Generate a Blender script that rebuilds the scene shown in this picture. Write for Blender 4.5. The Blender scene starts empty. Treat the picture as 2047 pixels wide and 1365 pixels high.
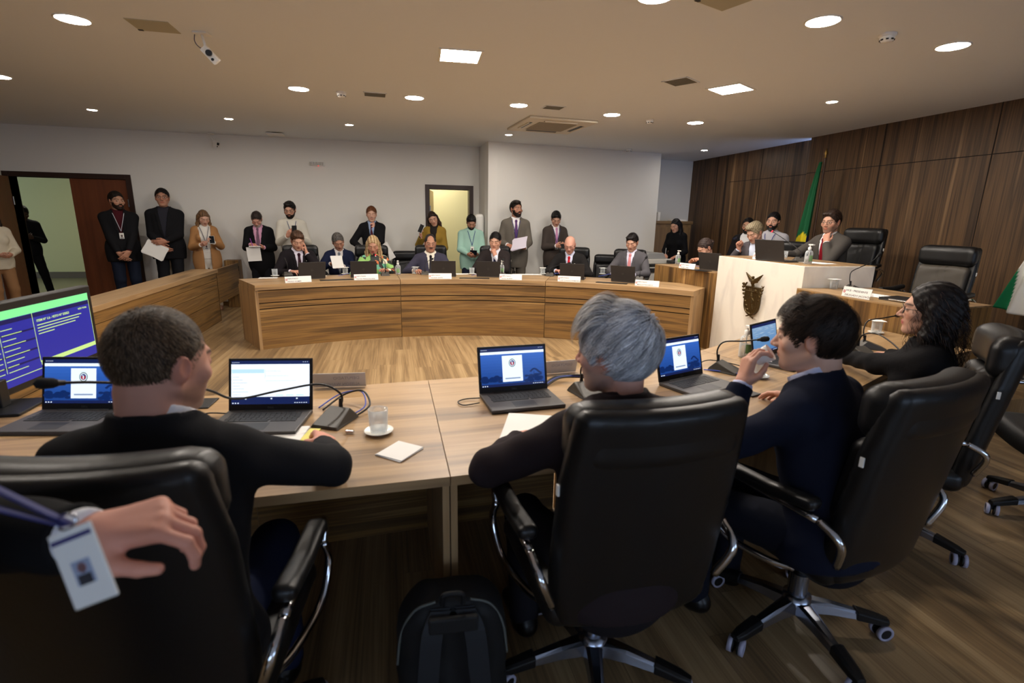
import bpy, math, random
import numpy as np
from mathutils import Vector, Matrix, Euler

# ------------------------------------------------------------------ camera, world, exposure
S = bpy.context.scene
COL = S.collection
CAM_H = 1.55
FPX = 1024.0
_n = np.array([945-1023.5, -(4950-682.5), -FPX]); _n /= np.linalg.norm(_n)
_up = -_n
_y = np.array([780-1023.5, -(433-682.5), -FPX]); _y = _y-np.dot(_y, _up)*_up; _y /= np.linalg.norm(_y)
_x = np.cross(_y, _up)
CR = np.array([_x, _y, _up])
cam = bpy.data.cameras.new('camera'); camo = bpy.data.objects.new('camera', cam); COL.objects.link(camo)
M = Matrix([list(r) for r in CR]).to_4x4(); M.translation = (0, 0, CAM_H)
camo.matrix_world = M
cam.sensor_width = 36; cam.lens = 36*FPX/2047
cam.clip_start = 0.05; cam.clip_end = 60
cam.dof.use_dof = True; cam.dof.focus_distance = 6.5; cam.dof.aperture_fstop = 3.2
S.camera = camo
W = bpy.data.worlds.new('sky'); S.world = W; W.use_nodes = True
W.node_tree.nodes['Background'].inputs[0].default_value = (0.55, 0.72, 1.0, 1)
W.node_tree.nodes['Background'].inputs[1].default_value = 3.5
S.view_settings.view_transform = 'Standard'; S.view_settings.look = 'None'
S.view_settings.gamma = 1.0; S.view_settings.use_curve_mapping = False
S.view_settings.exposure = -0.03
S.cycles.use_adaptive_sampling = True; S.cycles.adaptive_threshold = 0.05
S.cycles.max_bounces = 7; S.cycles.diffuse_bounces = 4; S.cycles.glossy_bounces = 3; S.cycles.transparent_max_bounces = 12
LAMP_BIG, LAMP_SMALL, LAMP_SQ = 260.0, 260.0, 170.0

rnd = random.Random(7)
PI = math.pi
def R(d): return d*PI/180
def ray(u, v):
    return CR @ np.array([u-1023.5, -(v-682.5), -FPX])
C0 = np.array([0, 0, CAM_H])
def atz(u, v, z):
    d = ray(u, v); return C0+(z-CAM_H)/d[2]*d
def aty(u, v, y):
    d = ray(u, v); return C0+y/d[1]*d
def atx(u, v, x):
    d = ray(u, v); return C0+x/d[0]*d

# ------------------------------------------------------------------ materials
def srgb(c):
    return tuple(((x/255)/12.92 if x/255 <= .04045 else ((x/255+.055)/1.055)**2.4) for x in c)
_mats = {}
def mat(name, rgb=(200, 200, 200), rough=.6, metal=0.0, spec=.5, emis=0.0, emc=None, trans=0.0, coat=0.0, ior=1.45, alpha=1.0, bump=None, lin=None):
    if name in _mats: return _mats[name]
    m = bpy.data.materials.new(name); m.use_nodes = True
    nt = m.node_tree; b = nt.nodes['Principled BSDF']
    c = lin or srgb(rgb)
    b.inputs['Base Color'].default_value = (*c, 1); b.inputs['Roughness'].default_value = rough
    b.inputs['Metallic'].default_value = metal; b.inputs['Specular IOR Level'].default_value = spec
    b.inputs['IOR'].default_value = ior
    if trans: b.inputs['Transmission Weight'].default_value = trans
    if coat: b.inputs['Coat Weight'].default_value = coat; b.inputs['Coat Roughness'].default_value = .15
    if emis:
        b.inputs['Emission Color'].default_value = (*srgb(emc or rgb), 1); b.inputs['Emission Strength'].default_value = emis
    if alpha < 1: b.inputs['Alpha'].default_value = alpha
    if bump:
        tc = nt.nodes.new('ShaderNodeTexCoord'); n = nt.nodes.new('ShaderNodeTexNoise'); n.inputs['Scale'].default_value = bump[0]
        n.inputs['Detail'].default_value = 4
        bp = nt.nodes.new('ShaderNodeBump'); bp.inputs['Strength'].default_value = bump[1]; bp.inputs['Distance'].default_value = bump[2] if len(bump) > 2 else .002
        nt.links.new(tc.outputs['Object'], n.inputs['Vector']); nt.links.new(n.outputs[0], bp.inputs['Height'])
        nt.links.new(bp.outputs[0], b.inputs['Normal'])
    _mats[name] = m
    return m
def vcol_mat(name, rough=.5, bump=None, spec=.4, sheen=0):
    """base colour comes from the mesh's own colour attribute (skin, lips, flag cloth)"""
    if name in _mats: return _mats[name]
    m = mat(name, (255, 255, 255), rough=rough, bump=bump, spec=spec)
    a = m.node_tree.nodes.new('ShaderNodeVertexColor'); a.layer_name = 'Col'
    m.node_tree.links.new(a.outputs[0], m.node_tree.nodes['Principled BSDF'].inputs['Base Color'])
    return m
def wood(name, stops, su=.55, sv=9.0, rough=.35, seams=None, contrast=1.0, fine=.25, spec=.4):
    """grain runs along UV.x (metres)"""
    if name in _mats: return _mats[name]
    m = bpy.data.materials.new(name); m.use_nodes = True
    nt = m.node_tree; L = nt.links.new; b = nt.nodes['Principled BSDF']
    b.inputs['Roughness'].default_value = rough; b.inputs['Specular IOR Level'].default_value = spec
    uv = nt.nodes.new('ShaderNodeUVMap')
    def noise(sx, sy, det, dis=0.3, w=None):
        mp = nt.nodes.new('ShaderNodeMapping'); mp.inputs['Scale'].default_value = (sx, sy, 1)
        n = nt.nodes.new('ShaderNodeTexNoise'); n.inputs['Scale'].default_value = 1; n.inputs['Detail'].default_value = det
        n.inputs['Roughness'].default_value = .55; n.inputs['Distortion'].default_value = dis
        L(vec, mp.inputs['Vector']); L(mp.outputs[0], n.inputs['Vector']); return n.outputs[0]
    vec = uv.outputs[0]
    if seams:   # plank floor: each board gets its own offset
        sep = nt.nodes.new('ShaderNodeSeparateXYZ'); L(vec, sep.inputs[0])
        def mth(op, a, bb=None, c=None):
            k = nt.nodes.new('ShaderNodeMath'); k.operation = op
            for i, t in enumerate((a, bb, c)):
                if t is None: continue
                if isinstance(t, (int, float)): k.inputs[i].default_value = t
                else: L(t, k.inputs[i])
            return k.outputs[0]
        row = mth('FLOOR', mth('DIVIDE', sep.outputs[1], seams))
        wn = nt.nodes.new('ShaderNodeTexWhiteNoise'); wn.noise_dimensions = '1D'; L(row, wn.inputs['W'])
        ux = mth('ADD', sep.outputs[0], mth('MULTIPLY', wn.outputs[0], 37.0))
        board = mth('FLOOR', mth('DIVIDE', ux, 1.35))
        wn2 = nt.nodes.new('ShaderNodeTexWhiteNoise'); wn2.noise_dimensions = '2D'
        cb = nt.nodes.new('ShaderNodeCombineXYZ'); L(board, cb.inputs[0]); L(row, cb.inputs[1]); L(cb.outputs[0], wn2.inputs['Vector'])
        cb2 = nt.nodes.new('ShaderNodeCombineXYZ'); L(ux, cb2.inputs[0]); L(mth('ADD', sep.outputs[1], mth('MULTIPLY', wn2.outputs[0], 11.0)), cb2.inputs[1])
        vec = cb2.outputs[0]
    n1 = noise(su, sv, 3, .4); n2 = noise(su*3, sv*6, 4, .2)
    mx = nt.nodes.new('ShaderNodeMix'); mx.data_type = 'FLOAT'; mx.inputs[0].default_value = fine
    L(n1, mx.inputs[2]); L(n2, mx.inputs[3])
    src = mx.outputs[0]
    if seams:
        src = mth('ADD', src, mth('MULTIPLY', mth('SUBTRACT', wn2.outputs[0], .5), .10))
    cr = nt.nodes.new('ShaderNodeValToRGB'); e = cr.color_ramp.elements
    while len(e) < len(stops): e.new(.5)
    for i, (p, c) in enumerate(stops):
        e[i].position = p; e[i].color = (*srgb(c), 1)
    L(src, cr.inputs[0])
    out = cr.outputs[0]
    if seams:
        fr = mth('FRACT', mth('DIVIDE', sep.outputs[1], seams))
        g = mth('LESS_THAN', fr, .012)
        fx = mth('FRACT', mth('DIVIDE', ux, 1.35)); g2 = mth('LESS_THAN', fx, .0012)
        gg = mth('MAXIMUM', g, g2)
        m2 = nt.nodes.new('ShaderNodeMix'); m2.data_type = 'RGBA'; m2.inputs[7].default_value = (*srgb((60, 42, 26)), 1)
        L(mth('MULTIPLY', gg, .6), m2.inputs[0]); L(out, m2.inputs[6]); out = m2.outputs[2]
    L(out, b.inputs['Base Color'])
    _mats[name] = m
    return m

DESK = [(.30, (98, 78, 58)), (.42, (140, 112, 80)), (.52, (172, 140, 100)), (.60, (158, 126, 88)), (.70, (194, 162, 120))]
m_desk = wood('walnut_laminate', DESK, su=.5, sv=7, rough=.38)
m_deskdark = wood('walnut_laminate_front', [(.32, (74, 54, 34)), (.43, (106, 80, 48)), (.50, (146, 110, 62)), (.57, (114, 84, 50)), (.68, (172, 136, 84))], su=.4, sv=10, rough=.42)  # same laminate as the tops, with weaker light put into its colour
m_floor = wood('plank_floor', [(.30, (100, 81, 58)), (.45, (134, 109, 77)), (.55, (158, 131, 94)), (.70, (176, 150, 112))], su=.6, sv=16, rough=.34, seams=.19, fine=.35)
m_wallwood = wood('wall_panel_wood', [(.34, (44, 33, 24)), (.44, (76, 57, 40)), (.50, (106, 80, 54)), (.56, (72, 54, 38)), (.66, (138, 108, 76))], su=.25, sv=7.5, rough=.45, spec=.3)
m_paint = mat('wall_paint', (232, 230, 224), rough=.85, spec=.2)
m_ceil = mat('ceiling_paint', (226, 230, 234), rough=.9, spec=.15)
m_frame = mat('dark_door_frame', (52, 33, 26), rough=.45)
m_doorw = wood('red_brown_door', [(.3, (96, 52, 30)), (.5, (112, 62, 36)), (.7, (124, 72, 42))], su=.4, sv=12, rough=.45)
m_marble = mat('white_marble', (236, 230, 218), rough=.25)
m_groove = mat('dark_groove', (30, 22, 16), rough=.8)
m_blackleather = mat('black_leather', (19, 19, 20), rough=.38, spec=.5, bump=(90, .25, .001))
m_grayleather = mat('worn_grey_leather', (72, 66, 58), rough=.5, spec=.4, bump=(90, .25, .001))
m_chrome = mat('chrome', (205, 208, 214), rough=.12, metal=1)
m_alu = mat('polished_aluminium', (170, 176, 190), rough=.25, metal=1)
m_bplast = mat('black_plastic', (17, 17, 18), rough=.45)
m_dplast = mat('charcoal_plastic', (44, 42, 42), rough=.5)
m_mplast = mat('microphone_grey', (66, 62, 56), rough=.42)
m_wplast = mat('white_plastic', (232, 230, 224), rough=.4)
m_caster = mat('grey_caster_ring', (176, 174, 196), rough=.4)
m_glass = mat('clear_glass', (235, 242, 245), rough=.02, alpha=.10, spec=1.0)
m_water = mat('water', (225, 235, 240), rough=.02, alpha=.10, spec=.8)
for _m, _lo, _hi in ((m_glass, .05, .75), (m_water, .07, .55)):   # clear walls, denser where seen edge on
    _nt = _m.node_tree; _lw = _nt.nodes.new('ShaderNodeLayerWeight'); _lw.inputs['Blend'].default_value = .35
    _mr = _nt.nodes.new('ShaderNodeMapRange'); _mr.inputs['To Min'].default_value = _lo; _mr.inputs['To Max'].default_value = _hi
    _nt.links.new(_lw.outputs['Facing'], _mr.inputs['Value']); _nt.links.new(_mr.outputs[0], _nt.nodes['Principled BSDF'].inputs['Alpha'])
m_china = mat('white_porcelain', (240, 238, 230), rough=.2)
m_paper = mat('white_paper', (238, 236, 232), rough=.8, spec=.1)
m_ink = mat('dark_ink', (52, 50, 56), rough=.8)
m_acryl = mat('clear_acrylic', (235, 238, 240), rough=.05, alpha=.25)
m_bronze = mat('dark_bronze', (84, 68, 40), rough=.34, metal=.75, bump=(60, .5, .002))
m_redink = mat('red_ink', (196, 60, 56), rough=.7)
m_bluecable = mat('blue_cable', (70, 90, 190), rough=.5)
m_steel = mat('brushed_steel', (150, 150, 150), rough=.3, metal=1)

# ------------------------------------------------------------------ object helpers
def tag(o, label=None, cat=None, group=None, kind=None):
    if label: o['label'] = label
    if cat: o['category'] = cat
    if group: o['group'] = group
    if kind: o['kind'] = kind
    return o
def empty(name, loc=(0, 0, 0), rz=0, label=None, cat=None, group=None):
    o = bpy.data.objects.new(name, None); COL.objects.link(o); o.empty_display_size = .1
    o.location = loc; o.rotation_euler = (0, 0, rz)
    return tag(o, label, cat, group)
KIDS = {}
def link(o, parent=None):
    COL.objects.link(o)
    if parent is not None:
        o.parent = parent; KIDS.setdefault(parent.name, []).append(o)
    return o
def copy_tree(o, parent=None):
    c = o.copy(); COL.objects.link(c)
    if parent is not None:
        c.parent = parent
    for k in KIDS.get(o.name, []):
        KIDS.setdefault(c.name, []).append(copy_tree(k, c))
    return c
def place(o, loc, rz=0, label=None, cat=None, group=None, rot=None):
    o.location = loc; o.rotation_euler = rot if rot is not None else (0, 0, rz)
    return tag(o, label, cat, group)
class MB:
    """collects faces with material slots and metre UVs, builds one mesh object"""
    def __init__(s): s.v = []; s.f = []; s.mi = []; s.uv = []; s.mats = []; s.sm = []
    def slot(s, m):
        if m not in s.mats: s.mats.append(m)
        return s.mats.index(m)
    def face(s, pts, m, g=(1, 0, 0), uv=None, smooth=False):
        i0 = len(s.v); s.v += [tuple(p) for p in pts]
        s.f.append(tuple(range(i0, i0+len(pts)))); s.mi.append(s.slot(m)); s.sm.append(smooth)
        if uv is None:
            p = [Vector(q) for q in pts]; n = (p[1]-p[0]).cross(p[-1]-p[0])
            n = n.normalized() if n.length > 1e-12 else Vector((0, 0, 1))
            gg = Vector(g); gg = gg-n*gg.dot(n)
            if gg.length < .3:
                gg = Vector((0, 0, 1))-n*n.z
                if gg.length < .3: gg = Vector((0, 1, 0))-n*n.y
            gg.normalize(); w = n.cross(gg)
            uv = [(q.dot(gg), q.dot(w)+n.dot(p[0])*1.7) for q in p]
        s.uv.append(uv)
    def shape(s, verts, faces, m, g=(1, 0, 0), smooth=False, M=None):
        vs = [M @ Vector(v) for v in verts] if M is not None else [Vector(v) for v in verts]
        if M is not None: g = M.to_3x3() @ Vector(g)
        i0 = len(s.v); s.v += [tuple(v) for v in vs]; k = s.slot(m)
        for f in faces:
            p = [vs[i] for i in f]; n = (p[1]-p[0]).cross(p[-1]-p[0])
            n = n.normalized() if n.length > 1e-12 else Vector((0, 0, 1))
            gg = Vector(g); gg = gg-n*gg.dot(n)
            if gg.length < .3:
                gg = Vector((0, 0, 1))-n*n.z
                if gg.length < .3: gg = Vector((0, 1, 0))-n*n.y
            gg.normalize(); w = n.cross(gg)
            s.f.append(tuple(i0+i for i in f)); s.mi.append(k); s.sm.append(smooth)
            s.uv.append([(q.dot(gg), q.dot(w)+n.dot(p[0])*1.7) for q in p])
    def box(s, lo, hi, m, g=(1, 0, 0), M=None):
        x0, y0, z0 = lo; x1, y1, z1 = hi
        V = [(x0, y0, z0), (x1, y0, z0), (x1, y1, z0), (x0, y1, z0), (x0, y0, z1), (x1, y0, z1), (x1, y1, z1), (x0, y1, z1)]
        F = [(0, 3, 2, 1), (4, 5, 6, 7), (0, 1, 5, 4), (1, 2, 6, 5), (2, 3, 7, 6), (3, 0, 4, 7)]
        s.shape(V, F, m, g, M=M)
    def prism(s, poly, z0, z1, m, g=(1, 0, 0), M=None):
        n = len(poly)
        a = sum(poly[i][0]*poly[(i+1) % n][1]-poly[(i+1) % n][0]*poly[i][1] for i in range(n))
        if a < 0: poly = poly[::-1]
        V = [(x, y, z0) for x, y in poly]+[(x, y, z1) for x, y in poly]
        F = [tuple(range(n))[::-1], tuple(range(n, 2*n))]+[(i, (i+1) % n, n+(i+1) % n, n+i) for i in range(n)]
        s.shape(V, F, m, g, M=M)
    def lathe(s, prof, m, n=24, M=None, smooth=True, caps=True):
        V = []; F = []
        for r, z in prof:
            for i in range(n): V.append((r*math.cos(2*PI*i/n), r*math.sin(2*PI*i/n), z))
        for j in range(len(prof)-1):
            for i in range(n): F.append((j*n+i, j*n+(i+1) % n, (j+1)*n+(i+1) % n, (j+1)*n+i))
        s.shape(V, F, m, smooth=smooth, M=M)
        if caps:
            k = len(prof)-1
            if prof[0][0] > 1e-5: s.shape(V[:n], [tuple(range(n))[::-1]], m, M=M)
            if prof[k][0] > 1e-5: s.shape(V[k*n:], [tuple(range(n))], m, M=M)
    def cyl(s, a, b, r, m, n=16, r2=None, smooth=True):
        a = Vector(a); b = Vector(b); d = b-a
        q = d.to_track_quat('Z', 'Y').to_matrix().to_4x4(); q.translation = a
        s.lathe([(r, 0), (r if r2 is None else r2, d.length)], m, n, M=q, smooth=smooth)
    def tube(s, pts, r, m, n=8, closed=False, rs=None):
        P = [Vector(p) for p in pts]; k = len(P); V = []; F = []
        prev = None
        for i, p in enumerate(P):
            if closed: t = P[(i+1) % k]-P[i-1]
            else: t = P[min(i+1, k-1)]-P[max(i-1, 0)]
            t.normalize()
            if prev is None:
                a = Vector((0, 0, 1)) if abs(t.z) < .9 else Vector((1, 0, 0))
                u = t.cross(a).normalized()
            else:
                u = (prev-t*prev.dot(t)).normalized()
            prev = u; w = t.cross(u)
            rr = rs[i] if rs else r
            for j in range(n):
                an = 2*PI*j/n; V.append(p+u*rr*math.cos(an)+w*rr*math.sin(an))
        kk = k if closed else k-1
        for i in range(kk):
            for j in range(n):
                a0 = i*n; b0 = ((i+1) % k)*n
                F.append((a0+j, a0+(j+1) % n, b0+(j+1) % n, b0+j))
        if not closed: F += [tuple(range(n))[::-1], tuple(range((k-1)*n, k*n))]
        s.shape(V, F, m, smooth=True)
    def ball(s, c, r, m, n=16, M=None):
        rx, ry, rz = r if hasattr(r, '__len__') else (r, r, r)
        V = []; F = []; h = n//2
        for j in range(h+1):
            ph = PI*j/h
            for i in range(n):
                V.append((c[0]+rx*math.sin(ph)*math.cos(2*PI*i/n), c[1]+ry*math.sin(ph)*math.sin(2*PI*i/n), c[2]-rz*math.cos(ph)))
        for j in range(h):
            for i in range(n): F.append((j*n+i, j*n+(i+1) % n, (j+1)*n+(i+1) % n, (j+1)*n+i))
        s.shape(V, F, m, smooth=True, M=M)
    def build(s, name, parent=None, bevel=0, smooth=False, M=None):
        me = bpy.data.meshes.new(name); me.from_pydata(s.v, [], s.f)
        for m in s.mats: me.materials.append(m)
        me.polygons.foreach_set('material_index', s.mi)
        me.polygons.foreach_set('use_smooth', [bool(x) or smooth for x in s.sm])
        uvl = me.uv_layers.new(name='UVMap')
        uvl.data.foreach_set('uv', [c for f in s.uv for p in f for c in p])
        me.update()
        o = bpy.data.objects.new(name, me); link(o, parent)
        if M is not None: o.matrix_local = M
        if bevel:
            b = o.modifiers.new('bevel', 'BEVEL'); b.width = bevel; b.segments = 2; b.limit_method = 'ANGLE'; b.angle_limit = R(50)
        return o
def catmull(pts, n=8, closed=False):
    P = [np.array(p, float) for p in pts]; out = []; k = len(P)
    for i in range(k if closed else k-1):
        p0 = P[i-1] if (closed or i > 0) else P[0]; p1 = P[i]; p2 = P[(i+1) % k]; p3 = P[(i+2) % k] if (closed or i+2 < k) else P[-1]
        for j in range(n):
            t = j/n
            out.append(.5*((2*p1)+(-p0+p2)*t+(2*p0-5*p1+4*p2-p3)*t*t+(-p0+3*p1-3*p2+p3)*t**3))
    if not closed: out.append(P[-1])
    return out
def text(s, size, m, parent, M, name='lettering', align='LEFT', ext=.0004, sx=1.0):
    c = bpy.data.curves.new(name, 'FONT'); c.body = s; c.size = size; c.align_x = align; c.extrude = ext; c.resolution_u = 2; c.offset = size*.009
    t = bpy.data.objects.new(name, c); COL.objects.link(t)
    me = bpy.data.meshes.new_from_object(t); bpy.data.objects.remove(t)
    me.materials.clear(); me.materials.append(m)
    o = bpy.data.objects.new(name, me); link(o, parent); o.matrix_local = M @ Matrix.Diagonal((sx, 1, 1, 1))
    return o

# ------------------------------------------------------------------ implicit surfaces -> one mesh
f32 = np.float32
def smin(a, b, k):
    h = np.maximum(k-np.abs(a-b), 0)/k
    return np.minimum(a, b)-h*h*k*.25
def smax(a, b, k): return -smin(-a, -b, k)
def cap(P, a, b, ra, rb=None):
    a = np.asarray(a, f32); b = np.asarray(b, f32); rb = ra if rb is None else rb
    ab = b-a; L2 = float(ab @ ab)+1e-9
    t = np.clip(((P-a) @ ab)/L2, 0, 1)
    return np.linalg.norm(P-a-t[:, None]*ab, axis=1)-(ra+(rb-ra)*t)
def ell(P, c, r, Rm=None):
    q = P-np.asarray(c, f32)
    if Rm is not None: q = q @ Rm
    r = np.asarray(r, f32)
    k0 = np.linalg.norm(q/r, axis=1); k1 = np.linalg.norm(q/(r*r), axis=1)+1e-9
    return np.where(k0 < 1e-4, -r.min(), k0*(k0-1)/k1)
def rbox(P, c, h, r, Rm=None):
    q = P-np.asarray(c, f32)
    if Rm is not None: q = q @ Rm
    q = np.abs(q)-(np.asarray(h, f32)-r)
    return np.linalg.norm(np.maximum(q, 0), axis=1)+np.minimum(q.max(axis=1), 0)-r
def sdf_mesh(f, lo, hi, h):
    lo = np.asarray(lo, float); hi = np.asarray(hi, float); B = 6
    nb = np.ceil((hi-lo)/(h*B)).astype(int); n = nb*B
    ax = [lo[i]+h*(np.arange(nb[i])*B+(B-1)/2) for i in range(3)]
    G = np.stack(np.meshgrid(*ax, indexing='ij'), -1).reshape(-1, 3).astype(f32)
    dc = f(G).reshape(nb)
    D = np.repeat(np.repeat(np.repeat(dc, B, 0), B, 1), B, 2).astype(f32)
    act = np.argwhere(np.abs(dc) < h*B*1.6)
    if len(act) == 0: return np.zeros((0, 3)), np.zeros((0, 4), int)
    off = np.stack(np.meshgrid(*[np.arange(B)]*3, indexing='ij'), -1).reshape(-1, 3)
    idx = (act[:, None, :]*B+off[None]).reshape(-1, 3)
    vals = np.empty(len(idx), f32)
    for s in range(0, len(idx), 400000):
        sl = idx[s:s+400000]; vals[s:s+400000] = f((lo+sl*h).astype(f32))
    D[idx[:, 0], idx[:, 1], idx[:, 2]] = vals
    D[[0, -1]] = np.maximum(D[[0, -1]], h); D[:, [0, -1]] = np.maximum(D[:, [0, -1]], h); D[:, :, [0, -1]] = np.maximum(D[:, :, [0, -1]], h)
    s = D < 0
    c = s[:-1, :-1, :-1].astype(np.int8)*0
    for dx in (0, 1):
        for dy in (0, 1):
            for dz in (0, 1): c = c+s[dx:n[0]-1+dx, dy:n[1]-1+dy, dz:n[2]-1+dz]
    cells = np.argwhere((c > 0) & (c < 8))
    acc = np.zeros((len(cells), 3)); cnt = np.zeros(len(cells))
    cr = [(i, j, k) for i in (0, 1) for j in (0, 1) for k in (0, 1)]
    dv = {q: D[cells[:, 0]+q[0], cells[:, 1]+q[1], cells[:, 2]+q[2]] for q in cr}
    for q in cr:
        for a in range(3):
            if q[a]: continue
            w = list(q); w[a] = 1; w = tuple(w)
            A = dv[q]; Bv = dv[w]; mk = (A < 0) != (Bv < 0)
            t = np.where(mk, A/np.where(mk, A-Bv, 1), 0)
            p = np.tile(np.array(q, float), (len(cells), 1)); p[:, a] = t
            acc += p*mk[:, None]; cnt += mk
    V = lo+h*(cells+acc/cnt[:, None])
    im = np.full(n-1, -1, np.int64); im[cells[:, 0], cells[:, 1], cells[:, 2]] = np.arange(len(cells))
    Fs = []
    for a in range(3):
        b, d = [(1, 2), (2, 0), (0, 1)][a]
        sl0 = [slice(1, -1)]*3; sl1 = [slice(1, -1)]*3; sl0[a] = slice(0, -1); sl1[a] = slice(1, None)
        s0 = s[tuple(sl0)]; s1 = s[tuple(sl1)]
        e = np.argwhere(s0 != s1); ins = s0[e[:, 0], e[:, 1], e[:, 2]]
        g = e.copy(); g[:, b] += 1; g[:, d] += 1
        def cell(db, dd):
            k = g.copy(); k[:, b] -= db; k[:, d] -= dd; return im[k[:, 0], k[:, 1], k[:, 2]]
        q = np.stack([cell(1, 1), cell(0, 1), cell(0, 0), cell(1, 0)], 1)
        q[~ins] = q[~ins][:, ::-1]
        Fs.append(q)
    F = np.concatenate(Fs); F = F[(F >= 0).all(1)]
    return V, F
def np_mesh(name, V, F, m, parent=None, col=None, smooth=True, M=None):
    me = bpy.data.meshes.new(name); V = np.asarray(V, f32); F = np.asarray(F, np.int32)
    me.vertices.add(len(V)); me.vertices.foreach_set('co', V.ravel())
    k = F.shape[1] if len(F) else 4
    me.loops.add(F.size); me.loops.foreach_set('vertex_index', F.ravel())
    me.polygons.add(len(F)); me.polygons.foreach_set('loop_start', np.arange(0, F.size, k, dtype=np.int32))
    me.update(calc_edges=True); me.validate()
    if smooth: me.polygons.foreach_set('use_smooth', np.ones(len(me.polygons), bool))
    if col is not None and len(V):
        at = me.color_attributes.new('Col', 'FLOAT_COLOR', 'POINT')
        at.data.foreach_set('color', np.concatenate([np.asarray(col, f32), np.ones((len(V), 1), f32)], 1).ravel())
    if m is not None: me.materials.append(m)
    o = bpy.data.objects.new(name, me); link(o, parent)
    if M is not None: o.matrix_local = M
    return o
def rotm(ax, d):
    c, s = math.cos(R(d)), math.sin(R(d))
    return np.array({'x': [[1, 0, 0], [0, c, -s], [0, s, c]], 'y': [[c, 0, s], [0, 1, 0], [-s, 0, c]], 'z': [[c, -s, 0], [s, c, 0], [0, 0, 1]]}[ax])
def V3(*a): return np.array(a, float)
def nrm(v):
    v = np.asarray(v, float); return v/(np.linalg.norm(v)+1e-12)
# ------------------------------------------------------------------ room shell
ZC = 2.785
def struct(o, name=None):
    o['kind'] = 'structure'; return o
def wall_seg(name, p0, p1, t, m, openings=(), z1=ZC, z0=0, g=(0, 0, 1), side=1):
    """wall between two plan points, thickness grows away from the room; openings (a, b, z0, z1) along it"""
    p0 = Vector((*p0, 0)); p1 = Vector((*p1, 0)); d = p1-p0; L = d.length; d.normalize()
    n = Vector((-d.y, d.x, 0))*side
    Mx = Matrix(((d.x, n.x, 0, p0.x), (d.y, n.y, 0, p0.y), (0, 0, 1, 0), (0, 0, 0, 1)))
    mb = MB(); xs = 0
    def bx(a, b, za, zb):
        if b-a < 1e-4 or zb-za < 1e-4: return
        if side > 0: mb.box((a, 0, za), (b, t, zb), m, g, M=Mx)
        else:
            V = [Mx @ Vector(q) for q in [(a, 0, za), (b, 0, za), (b, t, za), (a, t, za), (a, 0, zb), (b, 0, zb), (b, t, zb), (a, t, zb)]]
            mb.shape(V, [(0, 1, 2, 3), (7, 6, 5, 4), (4, 5, 1, 0), (5, 6, 2, 1), (6, 7, 3, 2), (7, 4, 0, 3)], m, g)
    for a, b, za, zb in sorted(openings):
        bx(xs, a, z0, z1); bx(a, b, z0, za); bx(a, b, zb, z1); xs = b
    bx(xs, L, z0, z1)
    return struct(mb.build(name))
YB = 9.65
mb = MB(); mb.box((-9, -3.4, -.12), (6.6, 9.75, 0), m_floor, (0, 1, 0)); struct(mb.build('floor'))
m_lobfloor = mat('lobby_floor_tile', (128, 124, 92), rough=.3)
mb = MB(); mb.box((-12, 9.75, -.12), (6.6, 15.2, 0), m_lobfloor); struct(mb.build('floor_lobby'))
mb = MB(); mb.box((-12, -3.4, ZC), (6.6, 15.2, ZC+.15), m_ceil); struct(mb.build('ceiling'))
BD0, BD1, SD0, SD1, DT = -5.62, -4.06, .70, 1.42, 2.04
wall_seg('wall_back', (-9, YB), (1.603, YB), .18, m_paint, [(BD0+9, BD1+9, 0, DT), (SD0+9, SD1+9, 0, DT)])
wall_seg('wall_step', (1.603, YB+.18), (1.629, 8.878), .16, m_paint)
wall_seg('wall_column', (1.629, 8.878), (5.004, 9.284), .2, m_paint)
wall_seg('wall_return', (5.004, 9.284), (5.02, 10.3), .2, m_paint)
wall_seg('wall_end', (5.0, 10.19), (6.3, 10.19), .15, m_paint)
wall_seg('wall_left', (-9, -3.4), (-9, YB+.1), .15, m_paint)
wall_seg('wall_right', (6.08, 6.83), (6.08, -3.4), .08, m_wallwood)
mb = MB(); mb.box((6.24, 6.4, 0), (6.32, 10.3, ZC), m_wallwood, (0, 0, 1)); struct(mb.build('wall_right_far'))
wall_seg('wall_front', (6.6, -3.2), (-9, -3.2), .2, m_paint, [(1.4, 4.6, .9, 2.3), (6.2, 9.4, .9, 2.3)])
m_lobwall = mat('lobby_wall_paint', (200, 196, 140), rough=.8)
wall_seg('wall_lobby', (-12, 14.2), (-1.0, 14.2), .2, m_lobwall)
wall_seg('wall_lobby_side', (-12, 9.8), (-12, 14.3), .2, m_lobwall)
wall_seg('wall_partition', (-1.0, 14.3), (-1.0, 9.83), .15, m_lobwall)
wall_seg('wall_office', (-.9, 11.1), (4.8, 11.1), .15, mat('office_wall_paint', (238, 230, 178), rough=.8))
mb = MB(); mb.box((-12, 14.17, 0), (-1, 14.2, .14), mat('lobby_skirting', (96, 84, 60))); struct(mb.build('baseboard_lobby'))
mb = MB()
mb.box((-9, YB-.012, 0), (BD0-.08, YB, .07), m_deskdark); mb.box((BD1+.08, YB-.012, 0), (SD0-.08, YB, .07), m_deskdark); mb.box((SD1+.08, YB-.012, 0), (1.6, YB, .07), m_deskdark)
struct(mb.build('baseboard_back'))
# wood wall joints: dark strips along the panel seams
def joint(name, boxes):
    mb = MB()
    for lo, hi in boxes: mb.box(lo, hi, m_groove)
    return struct(mb.build(name))
joint('trim_1', [((6.076, y-.004, 0), (6.0805, y+.004, ZC)) for y in (5.62, 4.34, 3.06, 1.78, .5, -.78)]+[((6.076, -3.2, 2.281), (6.0805, 6.83, 2.289))])
joint('trim_2', [((6.236, y-.004, 0), (6.2405, y+.004, ZC)) for y in (8.05, 9.3)]+[((6.236, 6.83, 2.285), (6.2405, 8.9, 2.293))])
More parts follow.
